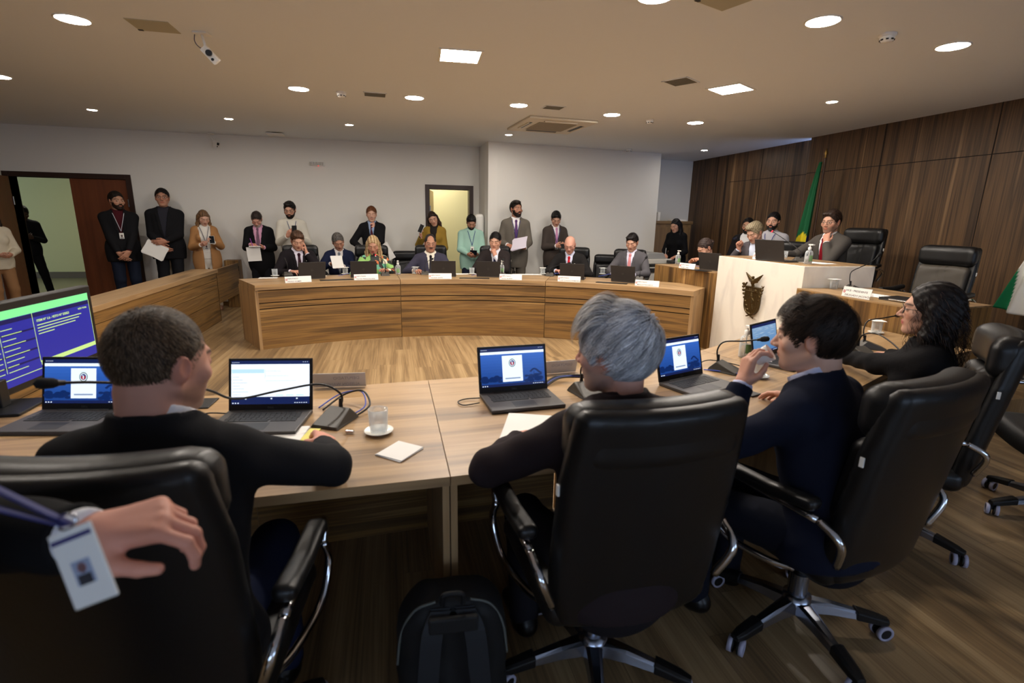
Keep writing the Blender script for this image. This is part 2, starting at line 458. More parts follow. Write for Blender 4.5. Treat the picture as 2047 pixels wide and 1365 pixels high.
# slot window between the two wood walls: daylight falls along the far panel
mb = MB(); mb.box((6.165, 6.80, .1), (6.235, 6.815, 2.76), mat('daylight_slot', (170, 200, 255), emis=9, emc=(165, 196, 255)))
struct(mb.build('window_3'))
# windows behind the camera
for i, (a, b) in enumerate(((2.0, 5.2), (-2.8, .4))):
    mb = MB()
    for x in (a, (a+b)/2-.02, b-.05): mb.box((x, -3.33, .9), (x+.05, -3.27, 2.3), m_alu)
    for z in (.9, 2.25): mb.box((a, -3.33, z), (b, -3.27, z+.05), m_alu)
    w = mb.build('window_%d' % (i+1)); struct(w)
# doors
def door_frame(name, x0, x1, zt):
    mb = MB(); w = .075
    mb.box((x0-w, YB-.015, 0), (x0, YB+.195, zt+w), m_frame, (0, 0, 1)); mb.box((x1, YB-.015, 0), (x1+w, YB+.195, zt+w), m_frame, (0, 0, 1))
    mb.box((x0, YB-.015, zt), (x1, YB+.195, zt+w), m_frame)
    return struct(mb.build(name, bevel=.003))
d1 = door_frame('door_1', BD0, BD1, DT)
mb = MB(); mb.box((-4.84, YB+.02, .01), (BD1-.005, YB+.06, DT-.005), m_doorw, (0, 0, 1)); lf = mb.build('door_leaf', d1)
mb = MB(); mb.cyl((0, 0, 0), (0, 0, .12), .012, m_steel, 10); mb.build('hinge', lf, M=Matrix.Translation((BD1-.012, YB+.01, 1.62)))
Ml = Matrix.Translation((BD0+.01, YB-.02, 0)) @ Matrix.Rotation(R(-78), 4, 'Z')
mb = MB(); mb.box((0, -.04, .01), (.76, 0, DT-.005), m_doorw, (0, 0, 1)); lf = mb.build('door_leaf', d1, M=Ml)
mb = MB(); mb.cyl((0, 0, 0), (0, 0, .12), .012, m_steel, 10); mb.build('hinge', lf, M=Matrix.Translation((0, .01, 1.62)))
d2 = door_frame('door_2', SD0, SD1, DT)
Ml = Matrix.Translation((SD0+.02, YB+.2, 0)) @ Matrix.Rotation(R(80), 4, 'Z')
mb = MB(); mb.box((0, 0, .01), (.7, .04, DT-.005), mat('tan_door', (206, 176, 110), rough=.5), (0, 0, 1)); lf = mb.build('door_leaf', d2, M=Ml)
mb = MB(); mb.cyl((0, 0, 0), (0, 0, .12), .014, m_steel, 10); mb.build('hinge', d2, M=Matrix.Translation((SD0+.008, YB-.0, 1.63)))

# ------------------------------------------------------------------ ceiling fittings (each lamp lights the room itself)
def lampmat(n, s): return mat(n, (255, 255, 255), emis=s, emc=(255, 245, 233))
m_lb, m_ls, m_lq = lampmat('round_lamp_glow', LAMP_BIG), lampmat('spot_lamp_glow', LAMP_SMALL), lampmat('panel_lamp_glow', LAMP_SQ)
def round_lamp(r, m):
    t = empty('ceiling_light')
    mb = MB(); mb.lathe([(r+.012, 0), (r+.012, -.004), (r+.004, -.007), (r, -.004), (r, 0)], m_wplast, 28, caps=False); mb.build('rim', t)
    mb = MB(); mb.lathe([(r, -.002), (r*.98, -.006), (.0001, -.008)], m, 28, caps=False); mb.build('diffuser', t)
    return t
BIG = [(-2.007, 4.369), (-3.606, 6.323), (-.853, 5.96), (.295, 6.005), (1.445, 6.017), (2.636, 6.182), (3.845, 6.321), (2.679, 3.056), (3.899, 3.193), (1.502, 3.004), (.32, 2.98), (-.86, 2.95), (-2.0, 2.6)]  # last three are unseen lamps, added to brighten the near desks
BLAB = ['round ceiling lamp above the wooden barrier, nearest the monitor', 'round ceiling lamp cut by the picture edge above the public area', 'round ceiling lamp beside the smoke detector, before the wall sensor',
        'round ceiling lamp between the small slotted grille and the square lamp', 'round ceiling lamp just before the ceiling air conditioner', 'round ceiling lamp beyond the air conditioner, toward the wood wall',
        'round ceiling lamp nearest the small detector, above the secretary desk', 'large bright round ceiling lamp beside the big smoke detector, room side', 'large bright round ceiling lamp between big smoke detector and wood wall',
        'round ceiling lamp cut off at the top edge beside the hatch', 'added unseen ceiling lamp brightening the middle of the near desks', 'added unseen ceiling lamp brightening the desk with the glass of water', 'added unseen ceiling lamp brightening the desk by the computer monitor']
SMALL = [(-3.597, 7.944), (-2.064, 8.048), (-.512, 7.984), (1.793, 8.078), (5.444, 8.575), (4.492, 4.843)]
SLAB = ['small spotlight in the ceiling above the double door side', 'small spotlight in the ceiling in front of the tiny wall camera', 'small spotlight in the ceiling above the wall sensor',
        'small spotlight in the ceiling between air conditioner and column corner', 'small spotlight in the ceiling in the far corner by the wood wall', 'small spotlight in the ceiling above the president chair']
m_ld = lampmat('dim_round_lamp_glow', LAMP_BIG*.35)
lb = round_lamp(.094, m_lb); ls = round_lamp(.05, m_ls)
m_lh = lampmat('soft_round_lamp_glow', LAMP_BIG*.55); lbh = round_lamp(.094, m_lh); place(lbh, (-2.0, 2.6, ZC), 0, BLAB[12], 'ceiling light', 'large round ceiling lamps')
lbd = round_lamp(.094, m_ld); place(lbd, (3.899, 3.193, ZC), 0, BLAB[8], 'ceiling light', 'large round ceiling lamps')
for i, (x, y) in enumerate(BIG):
    if i in (8, 12): continue
    place(lb if i == 3 else copy_tree(lbh if i in (0, 1, 7, 12) else lb), (x, y, ZC), 0, BLAB[i], 'ceiling light', 'large round ceiling lamps')
for i, (x, y) in enumerate(SMALL):
    place(ls if i == 0 else copy_tree(ls), (x, y, ZC), 0, SLAB[i], 'ceiling light', 'small round ceiling spotlights')
def sq_lamp():
    t = empty('panel_light'); mb = MB()
    h = .15; w = .02
    for lo, hi in (((-h-w, -h-w, -.006), (h+w, -h, 0)), ((-h-w, h, -.006), (h+w, h+w, 0)), ((-h-w, -h, -.006), (-h, h, 0)), ((h, -h, -.006), (h+w, h, 0))): mb.box(lo, hi, m_wplast)
    mb.build('frame', t)
    mb = MB(); mb.box((-h, -h, -.004), (h, h, -.001), m_lq); mb.build('diffuser', t); return t
sq = sq_lamp()
place(sq, (.58, 4.42, ZC), R(-3), 'square ceiling lamp nearest the ceiling camera side', 'ceiling light', 'square ceiling lamps')
place(copy_tree(sq), (3.2, 4.7, ZC), R(30), 'square ceiling lamp beside the grey square grille', 'ceiling light', 'square ceiling lamps')
def grille(name, cx, cy, sx, sy, rz, lab, cat, slats=10, m=None):
    m = m or mat('grey_grille', (128, 124, 110), rough=.6)
    t = empty(name, (cx, cy, ZC), rz, lab, cat)
    mb = MB()
    for lo, hi in (((-sx, -sy, -.005), (sx, -sy+.015, 0)), ((-sx, sy-.015, -.005), (sx, sy, 0)), ((-sx, -sy, -.005), (-sx+.015, sy, 0)), ((sx-.015, -sy, -.005), (sx, sy, 0))): mb.box(lo, hi, m_ceil)
    mb.build('frame', t)
    mb = MB(); mb.box((-sx+.015, -sy+.015, -.002), (sx-.015, sy-.015, -.0005), m)
    for i in range(slats):
        y = -sy+.015+(2*sy-.03)*(i+.5)/slats; mb.box((-sx+.015, y-.0025, -.005), (sx-.015, y+.0025, -.002), m)
    mb.build('slats', t); return t
grille('ceiling_grille', 2.61, 4.6, .125, .125, R(32), 'square grey speaker grille in ceiling beside the square lamp', 'grille', 16)
grille('ceiling_grille', 1.85, 6.02, .12, .1, R(3), 'grey grille in ceiling touching the air conditioner side', 'grille', 14)
grille('ceiling_grille', -.11, 5.99, .12, .1, R(2), 'small grey slotted grille in ceiling beside the smoke detector', 'grille', 14)
for cx, cy, rz, lab in ((-1.53, 4.36, 0, 'pale access hatch in ceiling beside the hanging camera'), (1.9, 2.93, R(20), 'pale access hatch in ceiling cut by the top edge')):
    t = empty('ceiling_hatch', (cx, cy, ZC), rz, lab, 'hatch')
    mb = MB(); mb.box((-.13, -.115, -.004), (.13, .115, 0), mat('hatch_paint', (176, 170, 148), rough=.7)); mb.build('panel', t)
    mb = MB(); mb.box((-.13, .09, -.008), (-.10, .11, -.004), m_dplast); mb.build('latch', t)
# cassette air conditioner
t = empty('air_conditioner', (2.14, 7.06, ZC), R(4), 'white ceiling cassette air conditioner with louvred edges', 'air conditioner')
mb = MB(); mb.box((-.46, -.5, -.03), (.46, .5, 0), mat('ac_white', (214, 204, 184), rough=.5)); mb.build('body', t, bevel=.008)
mb = MB(); mb.box((-.26, -.28, -.036), (.26, .28, -.03), mat('ac_grille', (168, 158, 138), rough=.7))
for i in range(20): mb.box((-.25, -.27+i*.027, -.039), (.25, -.262+i*.027, -.036), mat('ac_grille'))
mb.build('intake_grille', t)
for k in range(4):
    mb = MB(); mb.box((-.22, .335, -.034), (.22, .385, -.029), m_bplast); mb.box((-.22, .372, -.042), (.22, .392, -.03), mat('ac_white'))
    mb.build('louvre', t, M=Matrix.Rotation(k*PI/2, 4, 'Z'))
def smoke(x, y, lab, s=1.0):
    t = empty('smoke_detector', (x, y, ZC), 0, lab, 'smoke detector', 'smoke detectors on the ceiling'); t.scale = (s, s, s)
    mb = MB(); mb.lathe([(.052, 0), (.052, -.014), (.045, -.018)], m_wplast, 24); mb.build('base', t)
    mb = MB(); mb.lathe([(.043, -.018), (.043, -.03), (.034, -.046), (.0001, -.05)], m_wplast, 24)
    for k in range(8):
        a = k*PI/4; mb.box((.0385, -.008, -.042), (.044, .008, -.034), m_bplast, M=Matrix.Rotation(a, 4, 'Z'))
    mb.build('sensor_head', t)
smoke(-.446, 5.985, 'smoke detector between round lamp and small slotted grille')
smoke(3.209, 6.323, 'smoke detector far from the camera, above the grey suited deputies')
smoke(3.261, 3.128, 'large looking smoke detector between the two big round lamps')
smoke(4.176, 8.924, 'smoke detector by the column wall ceiling line')
# ceiling cameras
def camera_body(t, big=True):
    mb = MB(); mb.box((-.05, -.04, -.012), (.05, .04, 0), m_wplast); mb.build('mount_plate', t, bevel=.003)
    mb = MB(); mb.tube([(0, 0, -.012), (.01, 0, -.06), (.025, -.02, -.10)], .009, m_wplast); mb.build('bracket', t)
    Mb = Matrix.Translation((.05, -.03, -.14)) @ Matrix.Rotation(R(50), 4, 'Y') @ Matrix.Rotation(R(20), 4, 'Z')
    mb = MB(); mb.box((-.05, -.03, -.025), (.07, .03, .025), m_wplast); mb.build('housing', t, bevel=.006, M=Mb)
    mb = MB(); mb.cyl((.0, -.03, .01), (.0, -.055, .01), .02, m_bplast, 20); mb.cyl((.04, -.03, -.005), (.04, -.04, -.005), .009, m_bplast, 12); mb.build('lens', t, M=Mb)
    if big:
        mb = MB(); mb.tube(catmull([(-.05, 0, -.01), (-.06, .01, -.05), (-.03, 0, -.09), (.03, 0, -.12)], 6), .003, mat('blue_black_cable', (40, 44, 80), rough=.5)); mb.build('cable', t)
t = empty('security_camera', (-1.25, 4.42, ZC), R(-10), 'white security camera hanging from ceiling with dark cable', 'camera'); camera_body(t)
t = empty('security_camera', (-2.71, 9.45, ZC-.02), R(80), 'tiny security camera at top of the back wall', 'camera'); camera_body(t, False)
t = empty('access_point', (-1.70, 9.15, ZC), 0, 'flat white wireless box where ceiling meets back wall', 'access point')
mb = MB(); mb.lathe([(.06, 0), (.06, -.01)], m_bplast, 24); mb.build('mount', t)
mb = MB(); mb.box((-.12, -.1, -.035), (.12, .1, -.01), m_wplast); mb.build('cover', t, bevel=.01)
t = empty('emergency_light', (-1.17, YB, 2.39), 0, 'white ribbed emergency light on back wall with red glow', 'emergency light')
mb = MB(); mb.box((-.12, -.04, -.03), (.12, 0, .035), m_wplast)
for i in range(11): mb.box((-.11+i*.02, -.046, -.024), (-.104+i*.02, -.04, .028), m_dplast)
mb.build('housing', t, bevel=.003)
mb = MB(); mb.ball((.02, -.042, -.034), .006, mat('red_led', (255, 40, 30), emis=4)); mb.build('indicator', t)
# things on the back wall
t = empty('paper_dispenser', (1.607, 9.2, 1.26), 0, 'white towel dispenser on the column side wall', 'dispenser')
mb = MB(); mb.box((-.17, -.13, .0), (-.002, .13, .36), m_wplast); mb.build('cover', t, bevel=.05)
mb = MB(); mb.box((-.14, -.1, -.02), (-.01, .1, 0), m_dplast); mb.build('outlet_slot', t)
t = empty('wall_outlet', (-2.42, YB, .34), 0, 'white floor level outlet plate with black socket on wall', 'outlet')
mb = MB(); mb.box((-.08, -.012, -.07), (.08, 0, .07), m_wplast); mb.build('plate', t, bevel=.003)
mb = MB(); mb.box((.0, -.016, -.02), (.05, -.012, .02), m_bplast); mb.build('socket', t)
t = empty('cable_duct', (-2.19, YB, 0), 0, 'white vertical cable duct at foot of wall beside clipboard man', 'duct')
mb = MB(); mb.box((-.06, -.06, 0), (.06, 0, .44), m_wplast); mb.build('body', t, bevel=.004)
mb = MB(); mb.box((-.064, -.064, .44), (.064, 0, .452), m_wplast); mb.build('end_cap', t)

# ------------------------------------------------------------------ built furniture
def circ3(a, b, c):
    ax, ay = a; bx, by = b; cx, cy = c
    d = 2*(ax*(by-cy)+bx*(cy-ay)+cx*(ay-by))
    ux = ((ax*ax+ay*ay)*(by-cy)+(bx*bx+by*by)*(cy-ay)+(cx*cx+cy*cy)*(ay-by))/d
    uy = ((ax*ax+ay*ay)*(cx-bx)+(bx*bx+by*by)*(ax-cx)+(cx*cx+cy*cy)*(bx-ax))/d
    return ux, uy, math.hypot(ax-ux, ay-uy)
AX, AY, AR = circ3((-1.535, 6.31), (.7, 6.74), (3.44, 5.33))
A0 = math.atan2(6.31-AY, -1.535-AX); A1 = math.atan2(5.33-AY, 3.44-AX)
def arc(a, r): return (AX+r*math.cos(a), AY+r*math.sin(a))
def arc_of_x(x, r):   # angle where the arc of radius r crosses x (far side)
    return math.acos((x-AX)/r)
def rlim(a):
    """radius at which the curved desk meets the secretary desk's front"""
    px, py, qx, qy = 3.795, 5.42, 3.625, 6.66; dx, dy = math.cos(a), math.sin(a); ex, ey = qx-px, qy-py
    den = dx*ey-dy*ex
    t = ((px-AX)*ey-(py-AY)*ex)/den
    return t if t > 0 else 99
def ring(mb, r0, r1_, z0, z1, a0, a1, m, n=16, vert=False, uo=0.0):
    """curved block between two radii, grain along the arc"""
    for i in range(n):
        a = a0+(a1-a0)*i/n; b = a0+(a1-a0)*(i+1)/n
        ua, ub = a*r0+uo, b*r0+uo; r1 = r1_
        p = lambda an, r, z: (*arc(an, min(r, rlim(an))), z)
        def q(pts, uv): mb.face(pts, m, uv=uv)
        q([p(a, r0, z0), p(b, r0, z0), p(b, r0, z1), p(a, r0, z1)][::-1] if a0 < a1 else [p(a, r0, z0), p(b, r0, z0), p(b, r0, z1), p(a, r0, z1)], ([(ua, z0), (ub, z0), (ub, z1), (ua, z1)][::-1] if a0 < a1 else [(ua, z0), (ub, z0), (ub, z1), (ua, z1)]))
        q([p(a, r1, z0), p(a, r1, z1), p(b, r1, z1), p(b, r1, z0)], [(ua, z0), (ua, z1), (ub, z1), (ub, z0)])
        q([p(a, r0, z1), p(b, r0, z1), p(b, r1, z1), p(a, r1, z1)], [(ua, r0), (ub, r0), (ub, r1), (ua, r1)])
        q([p(a, r0, z0), p(a, r1, z0), p(b, r1, z0), p(b, r0, z0)], [(ua, r0), (ua, r1), (ub, r1), (ub, r0)])
    for an in (a0, a1):
        p = lambda r, z: (*arc(an, min(r, rlim(an))), z)
        r1 = r1_
        mb.face([p(r0, z0), p(r1, z0), p(r1, z1), p(r0, z1)], m, g=(0, 0, 1))
cuts = [A0, arc_of_x(.097, AR), arc_of_x(1.95, AR), A1]
fd = tag(empty('curved_desk', (0, 0, 0)), 'long curved walnut desk of three sections facing the camera', 'desk')
for i in range(3):
    a, b = cuts[i], cuts[i+1]; e = .0008
    mb = MB(); ring(mb, AR-.012, AR+.72, .70, .76, a-e, b+e, m_desk, 16, uo=i*3.3); mb.build('desk_top', fd, bevel=0)
    mb = MB()
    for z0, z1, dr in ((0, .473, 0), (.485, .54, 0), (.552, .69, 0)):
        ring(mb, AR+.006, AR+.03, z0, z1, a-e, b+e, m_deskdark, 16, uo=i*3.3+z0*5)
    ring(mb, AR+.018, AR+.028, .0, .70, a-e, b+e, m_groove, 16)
    mb.build('front_panel', fd)
for an, s in ((A0, 1), (cuts[1], 0), (cuts[2], 0), (A1, -1)):
    x, y = arc(an, AR); d = Vector((math.cos(an), math.sin(an))); n = Vector((-d.y, d.x))
    Mx = Matrix(((n.x, d.x, 0, x), (n.y, d.y, 0, y), (0, 0, 1, 0), (0, 0, 0, 1)))
    lo, hi = (-.035, .0) if s == 1 else ((0, .035) if s == -1 else (-.016, .016))
    mb = MB(); mb.box((lo, .0 if s else .035, 0), (hi, min(.74, rlim(an)-AR-.02), .70), m_desk, (0, 0, 1), M=Mx); mb.build('side_panel', fd)
# flat cable covers let into the desk top
def on_arc(u, v, z=.76):
    return atz(u, v, z)

# near desks: three sections with a common worktop line
far_e = [(-1.95, 2.36), (-.65, 2.41), (.155, 2.463), (.81, 2.5), (1.35, 2.62), (1.89, 2.79), (2.57, 3.16), (3.10, 3.38), (3.66, 3.60)]
near_e = [(-1.95, 1.50), (-.9, 1.44), (.155, 1.465), (.81, 1.50), (1.45, 1.62), (2.15, 1.93), (2.75, 2.22), (3.2, 2.36), (3.71, 2.50)]
def near_desk(i0, i1, lab):
    t = tag(empty('desk'), lab, 'desk', 'near walnut desks')
    e = .0015
    mb = MB()
    F = [Vector(p) for p in far_e[i0:i1+1]]; N = [Vector(p) for p in near_e[i0:i1+1]]
    for k in range(len(F)-1):
        a, b, c, d = N[k].copy(), N[k+1].copy(), F[k+1].copy(), F[k].copy()
        if k == 0: a.x += e; d.x += e
        if k == len(F)-2: b.x -= e; c.x -= e
        ua = sum((F[j+1]-F[j]).length for j in range(k)); ub = ua+(F[k+1]-F[k]).length; o = i0*2.1
        vn, vf = 0, 1.0
        mb.face([(*a, .76), (*b, .76), (*c, .76), (*d, .76)], m_desk, uv=[(ua+o, vn), (ub+o, vn), (ub+o, vf), (ua+o, vf)])
        mb.face([(*a, .728), (*d, .728), (*c, .728), (*b, .728)], m_desk, uv=[(ua+o, vn), (ua+o, vf), (ub+o, vf), (ub+o, vn)])
        mb.face([(*a, .728), (*b, .728), (*b, .76), (*a, .76)], m_desk, uv=[(ua+o, 2), (ub+o, 2), (ub+o, 2.03), (ua+o, 2.03)])
        mb.face([(*c, .728), (*d, .728), (*d, .76), (*c, .76)], m_desk, uv=[(ub+o, 3), (ua+o, 3), (ua+o, 3.03), (ub+o, 3.03)])
        if k == 0: mb.face([(*d, .728), (*a, .728), (*a, .76), (*d, .76)], m_desk)
        if k == len(F)-2: mb.face([(*b, .728), (*c, .728), (*c, .76), (*b, .76)], m_desk)
    mb.build('desk_top', t)
    for j, s in ((0, 1), (len(F)-1, -1)):
        a = N[j]; b = F[j]; d = (b-a).normalized(); n = Vector((d.y, -d.x))*s
        Mx = Matrix(((n.x, d.x, 0, a.x), (n.y, d.y, 0, a.y), (0, 0, 1, 0), (0, 0, 0, 1)))
        mb = MB(); mb.box((.002, .02, 0), (.024, (b-a).length-.06, .728), m_desk, (0, 0, 1), M=Mx); mb.build('side_panel', t)
    mb = MB()
    for k in range(len(F)-1):
        a = F[k]; b = F[k+1]; d = (b-a).normalized(); n = Vector((d.y, -d.x))
        Mx = Matrix(((d.x, n.x, 0, a.x), (d.y, n.y, 0, a.y), (0, 0, 1, 0), (0, 0, 0, 1)))
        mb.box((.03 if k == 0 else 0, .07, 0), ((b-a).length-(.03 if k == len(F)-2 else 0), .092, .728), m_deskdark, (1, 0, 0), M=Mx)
    mb.build('modesty_panel', t)
    return t
near_desk(0, 2, 'walnut desk under the glass of water and the printed sheets')
near_desk(2, 5, 'walnut desk under the two laptops showing the blue crest page')
near_desk(5, 8, 'walnut desk beside the vice president desk, under the tilted laptop')

# president and side desks on their platforms
mb = MB(); mb.prism([(4.63, 2.9), (6.079, 2.9), (6.079, 6.82), (4.30, 6.82), (4.30, 5.52), (4.63, 5.52)], 0, .2, m_floor, (0, 1, 0)); tag(mb.build('low_platform'), 'low wooden platform under the raised desks by the wood wall', 'platform')
mb = MB(); mb.prism([(4.67, 4.12), (6.078, 4.12), (6.078, 5.44), (4.67, 5.44)], .2, .4, m_floor, (0, 1, 0)); tag(mb.build('high_platform'), 'upper wooden step under the president chair', 'platform')
m_side = wood('walnut_side_panel', [(.34, (72, 52, 32)), (.44, (112, 82, 46)), (.50, (152, 114, 64)), (.56, (108, 78, 46)), (.66, (176, 138, 86))], su=.35, sv=6, rough=.4)
def vdesk(name, poly, z, lab, topm=None):
    t = tag(empty(name), lab, 'desk')
    n = len(poly); c = Vector((sum(p[0] for p in poly)/n, sum(p[1] for p in poly)/n))
    for k in range(n):
        a, b = Vector(poly[k]), Vector(poly[(k+1) % n])
        if min(a.x, b.x) > 4.1: continue
        d = (b-a).normalized(); nn = Vector((-d.y, d.x)); nn = nn if nn.dot(c-a) > 0 else -nn; L = (b-a).length
        mb = MB(); mb.prism([tuple(a), tuple(b), tuple(b+nn*.025-d*.001), tuple(a+nn*.025+d*.001)], 0, z-.012, m_side, (0, 0, 1)); mb.build('panel', t)
    mb = MB(); mb.prism(poly, z-.012, z, m_desk, (0, 1, 0)); mb.build('desk_top', t); return t
vdesk('secretary_desk', [(3.63, 6.66), (3.797, 5.50), (4.24, 5.50), (4.16, 6.70)], .96, 'raised walnut desk between curved desk and white marble desk')
vdesk('vice_president_desk', [(3.72, 4.09), (3.70, 3.45), (3.775, 2.90), (4.55, 3.0), (4.55, 4.05)], .96, 'raised walnut desk with vertical grain beside the marble desk')
nt = m_marble.node_tree
tc = nt.nodes.new('ShaderNodeTexCoord'); mp = nt.nodes.new('ShaderNodeMapping'); mp.inputs['Rotation'].default_value = (.4, .5, .3); mp.inputs['Scale'].default_value = (1, 1, .35)
ns = nt.nodes.new('ShaderNodeTexNoise'); ns.inputs['Scale'].default_value = 3.2; ns.inputs['Detail'].default_value = 7; ns.inputs['Distortion'].default_value = 1.6
rp = nt.nodes.new('ShaderNodeValToRGB'); e = rp.color_ramp.elements; e[0].position = .30; e[0].color = (*srgb((226, 220, 210)), 1); e[1].position = .52; e[1].color = (*srgb((240, 234, 222)), 1)
nt.links.new(tc.outputs['Object'], mp.inputs[0]); nt.links.new(mp.outputs[0], ns.inputs['Vector']); nt.links.new(ns.outputs[0], rp.inputs[0]); nt.links.new(rp.outputs[0], nt.nodes['Principled BSDF'].inputs['Base Color'])
t = tag(empty('president_desk'), 'tall white marble desk carrying the bronze coat of arms', 'desk')
mb = MB(); mb.prism([(3.825, 5.49), (3.78, 4.10), (4.55, 4.06), (4.61, 5.49)], 0, 1.16, m_marble); mb.build('marble_body', t, bevel=.003)
mb = MB(); mb.prism([(3.85, 5.47), (3.81, 4.13), (4.60, 4.09), (4.66, 5.47)], 1.16, 1.164, m_desk, (0, 1, 0)); mb.build('desk_top', t)

# barrier, gate, post
t = tag(empty('wooden_barrier'), 'long low walnut barrier separating the public standing area', 'barrier')
mb = MB(); mb.box((-2.80, -1.0, .71), (-2.47, 8.25, .76), m_desk, (0, 1, 0)); mb.build('top_rail', t, bevel=.003)
mb = MB(); mb.box((-2.52, -1.0, .0), (-2.50, 8.24, .71), m_groove)
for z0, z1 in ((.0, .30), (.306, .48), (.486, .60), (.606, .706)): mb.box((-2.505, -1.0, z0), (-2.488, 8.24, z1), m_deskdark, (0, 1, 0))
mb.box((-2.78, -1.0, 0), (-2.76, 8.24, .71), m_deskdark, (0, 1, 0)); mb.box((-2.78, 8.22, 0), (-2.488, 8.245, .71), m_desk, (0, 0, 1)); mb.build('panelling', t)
t = tag(empty('barrier_gate'), 'small walnut swing gate between barrier end and back wall', 'gate')
mb = MB(); mb.box((-2.53, 8.30, .25), (-2.50, 9.42, .75), m_deskdark, (0, 1, 0)); mb.build('gate_panel', t, bevel=.002)
for z in (.33, .66):
    mb = MB(); mb.cyl((-2.515, 9.42, z-.04), (-2.515, 9.42, z+.04), .022, m_bplast, 12); mb.build('hinge', t)
mb = MB(); mb.box((-2.72, 9.44, 0), (-2.50, 9.64, .79), m_deskdark, (0, 0, 1)); tag(mb.build('gate_post', bevel=.003), 'square walnut gate post against the back wall', 'post')

# bronze coat of arms on the marble (local x = along the face, z = up, y = out of the face)
def bronze_sdf(P):
    x, y, z = P[:, 0], P[:, 1], P[:, 2]
    def pr(d2, th): return np.maximum(d2, np.abs(y)-th)
    q2 = lambda cx, cz: np.hypot(x-cx, z-cz)
    sh = np.maximum(np.abs(x)-.088, np.where(z > -.06, z-.10, np.hypot(x*1.0, (z+.06)*.8)-.088))
    d = pr(sh, .012)
    rim = pr(np.abs(sh+.004)-.006, .02); d = np.minimum(d, rim)
    d = np.minimum(d, pr(np.maximum(np.abs(z-.055)-.004, np.abs(x)-.085), .018))
    # reaper figure in relief
    for a, b, r in (((.0, .018), (.012, -.05), .013), ((.012, -.05), (.03, -.11), .008), ((.012, -.05), (-.008, -.11), .008), ((.0, .01), (-.05, -.035), .006), ((-.05, -.035), (-.06, -.05), .004), ((.004, .0), (.035, -.03), .006)):
        d = np.minimum(d, cap(P, (a[0], .012, a[1]), (b[0], .012, b[1]), r))
    d = np.minimum(d, ell(P, (-.002, .014, .034), (.012, .01, .013)))
    for i in range(3): d = np.minimum(d, cap(P, (-.03+i*.022, .012, .065), (-.03+i*.022-.012, .012, .09), .004))
    d = np.minimum(d, ell(P, (.045, .012, .066), (.02, .01, .016)))
    # eagle
    for s in (-1, 1):
        for k in range(5):
            t = k/4; a = (s*.012, .01, .150+.01*t); tip = (s*(.055+.055*t), .01, .150+.02*t+.055*t)
            d = smin(d, cap(P, a, tip, .015, .005), .008)
    d = smin(d, ell(P, (0, .016, .150), (.02, .02, .035)), .008); d = smin(d, ell(P, (.006, .024, .192), (.011, .014, .014)), .006)
    d = np.minimum(d, cap(P, (0, .01, .115), (0, .01, .10), .014))
    # pine branch with cones on one side, mate branch on the other
    for s in (-1, 1):
        for k in range(9):
            t = k/8; an = math.pi*(.50*t)
            cx = s*(.128*math.cos(an*.95)+.002); cz = .115-.225*t-.05*math.sin(an)*t
            if s < 0: d = np.minimum(d, ell(P, (cx, .008, cz), (.017, .013, .014)))
            else:
                for q in (-1, 1): d = np.minimum(d, cap(P, (cx, .008, cz-.008), (cx+q*.016, .012, cz+.012), .007, .003))
    d = np.minimum(d, cap(P, (-.09, .006, .13), (-.115, .006, .09), .008)); d = np.minimum(d, cap(P, (-.03, .006, -.165), (.045, .006, -.195), .007)); d = np.minimum(d, cap(P, (.03, .006, -.165), (-.045, .006, -.19), .007))
    return d
V, F = sdf_mesh(bronze_sdf, (-.15, -.03, -.215), (.15, .05, .255), .0032)
d = Vector((3.78-3.825, 4.10-5.49, 0)).normalized(); n = Vector((d.y, -d.x, 0))   # n points to the room (-x)
if n.x > 0: n = -n
pc = Vector((3.825, 5.49, 0)).lerp(Vector((3.78, 4.10, 0)), .50)
pc = Vector(tuple(atx(1508, 594, 3.80)))
o = np_mesh('coat_of_arms', V*np.array([1.24, 1.1, 1.12]), F, m_bronze)
o.matrix_world = Matrix(((d.x, n.x, 0, 3.797+n.x*.022), (d.y, n.y, 0, pc.y), (0, 0, 1, pc.z), (0, 0, 0, 1)))
tag(o, 'dark bronze coat of arms with eagle mounted on the marble desk', 'coat of arms')

# cabinet, copier
t = tag(empty('wooden_cabinet', (5.02, 9.45, 0)), 'tall light brown cabinet behind the copier', 'cabinet')
mcab = wood('cabinet_wood', [(.3, (100, 78, 50)), (.5, (124, 98, 64)), (.7, (140, 112, 74))], su=.4, sv=8)
mb = MB(); mb.box((.03, .02, 0), (.86, .5, 1.50), mcab, (0, 0, 1)); mb.build('body', t)
mb = MB(); mb.box((0, 0, 1.50), (.89, .52, 1.56), mcab); mb.build('cornice', t, bevel=.008)
for k in range(2):
    mb = MB(); mb.box((.05+k*.405, 0, .08), (.44+k*.405, .02, 1.44), mcab, (0, 0, 1)); dd = mb.build('door', t, bevel=.004)
    mb = MB(); mb.ball((.42+k*.05, -.012, .8), .012, m_steel, 10); mb.build('knob', dd)
mb = MB(); mb.lathe([(.035, 0), (.035, .16), (.03, .165)], m_wplast, 16); tag(mb.build('paper_cup_stack', M=Matrix.Translation((5.22, 9.6, 1.56))), 'white cup stack standing on top of the cabinet', 'cups')
mb = MB()
for k in range(3): mb.box((-.15, -.1, k*.012), (.15, .1, .010+k*.012), m_paper, M=Matrix.Rotation(k*.15, 4, 'Z'))
tag(mb.build('paper_stack', M=Matrix.Translation((5.68, 9.68, 1.56))), 'flat pile of papers on top of the cabinet', 'papers')
t = tag(empty('photocopier', (4.12, 8.0, 0), R(8)), 'large white and grey photocopier beside the column wall', 'photocopier')
m_cg = mat('copier_grey', (150, 150, 148), rough=.5); m_cw = mat('copier_white', (206, 204, 196), rough=.5)
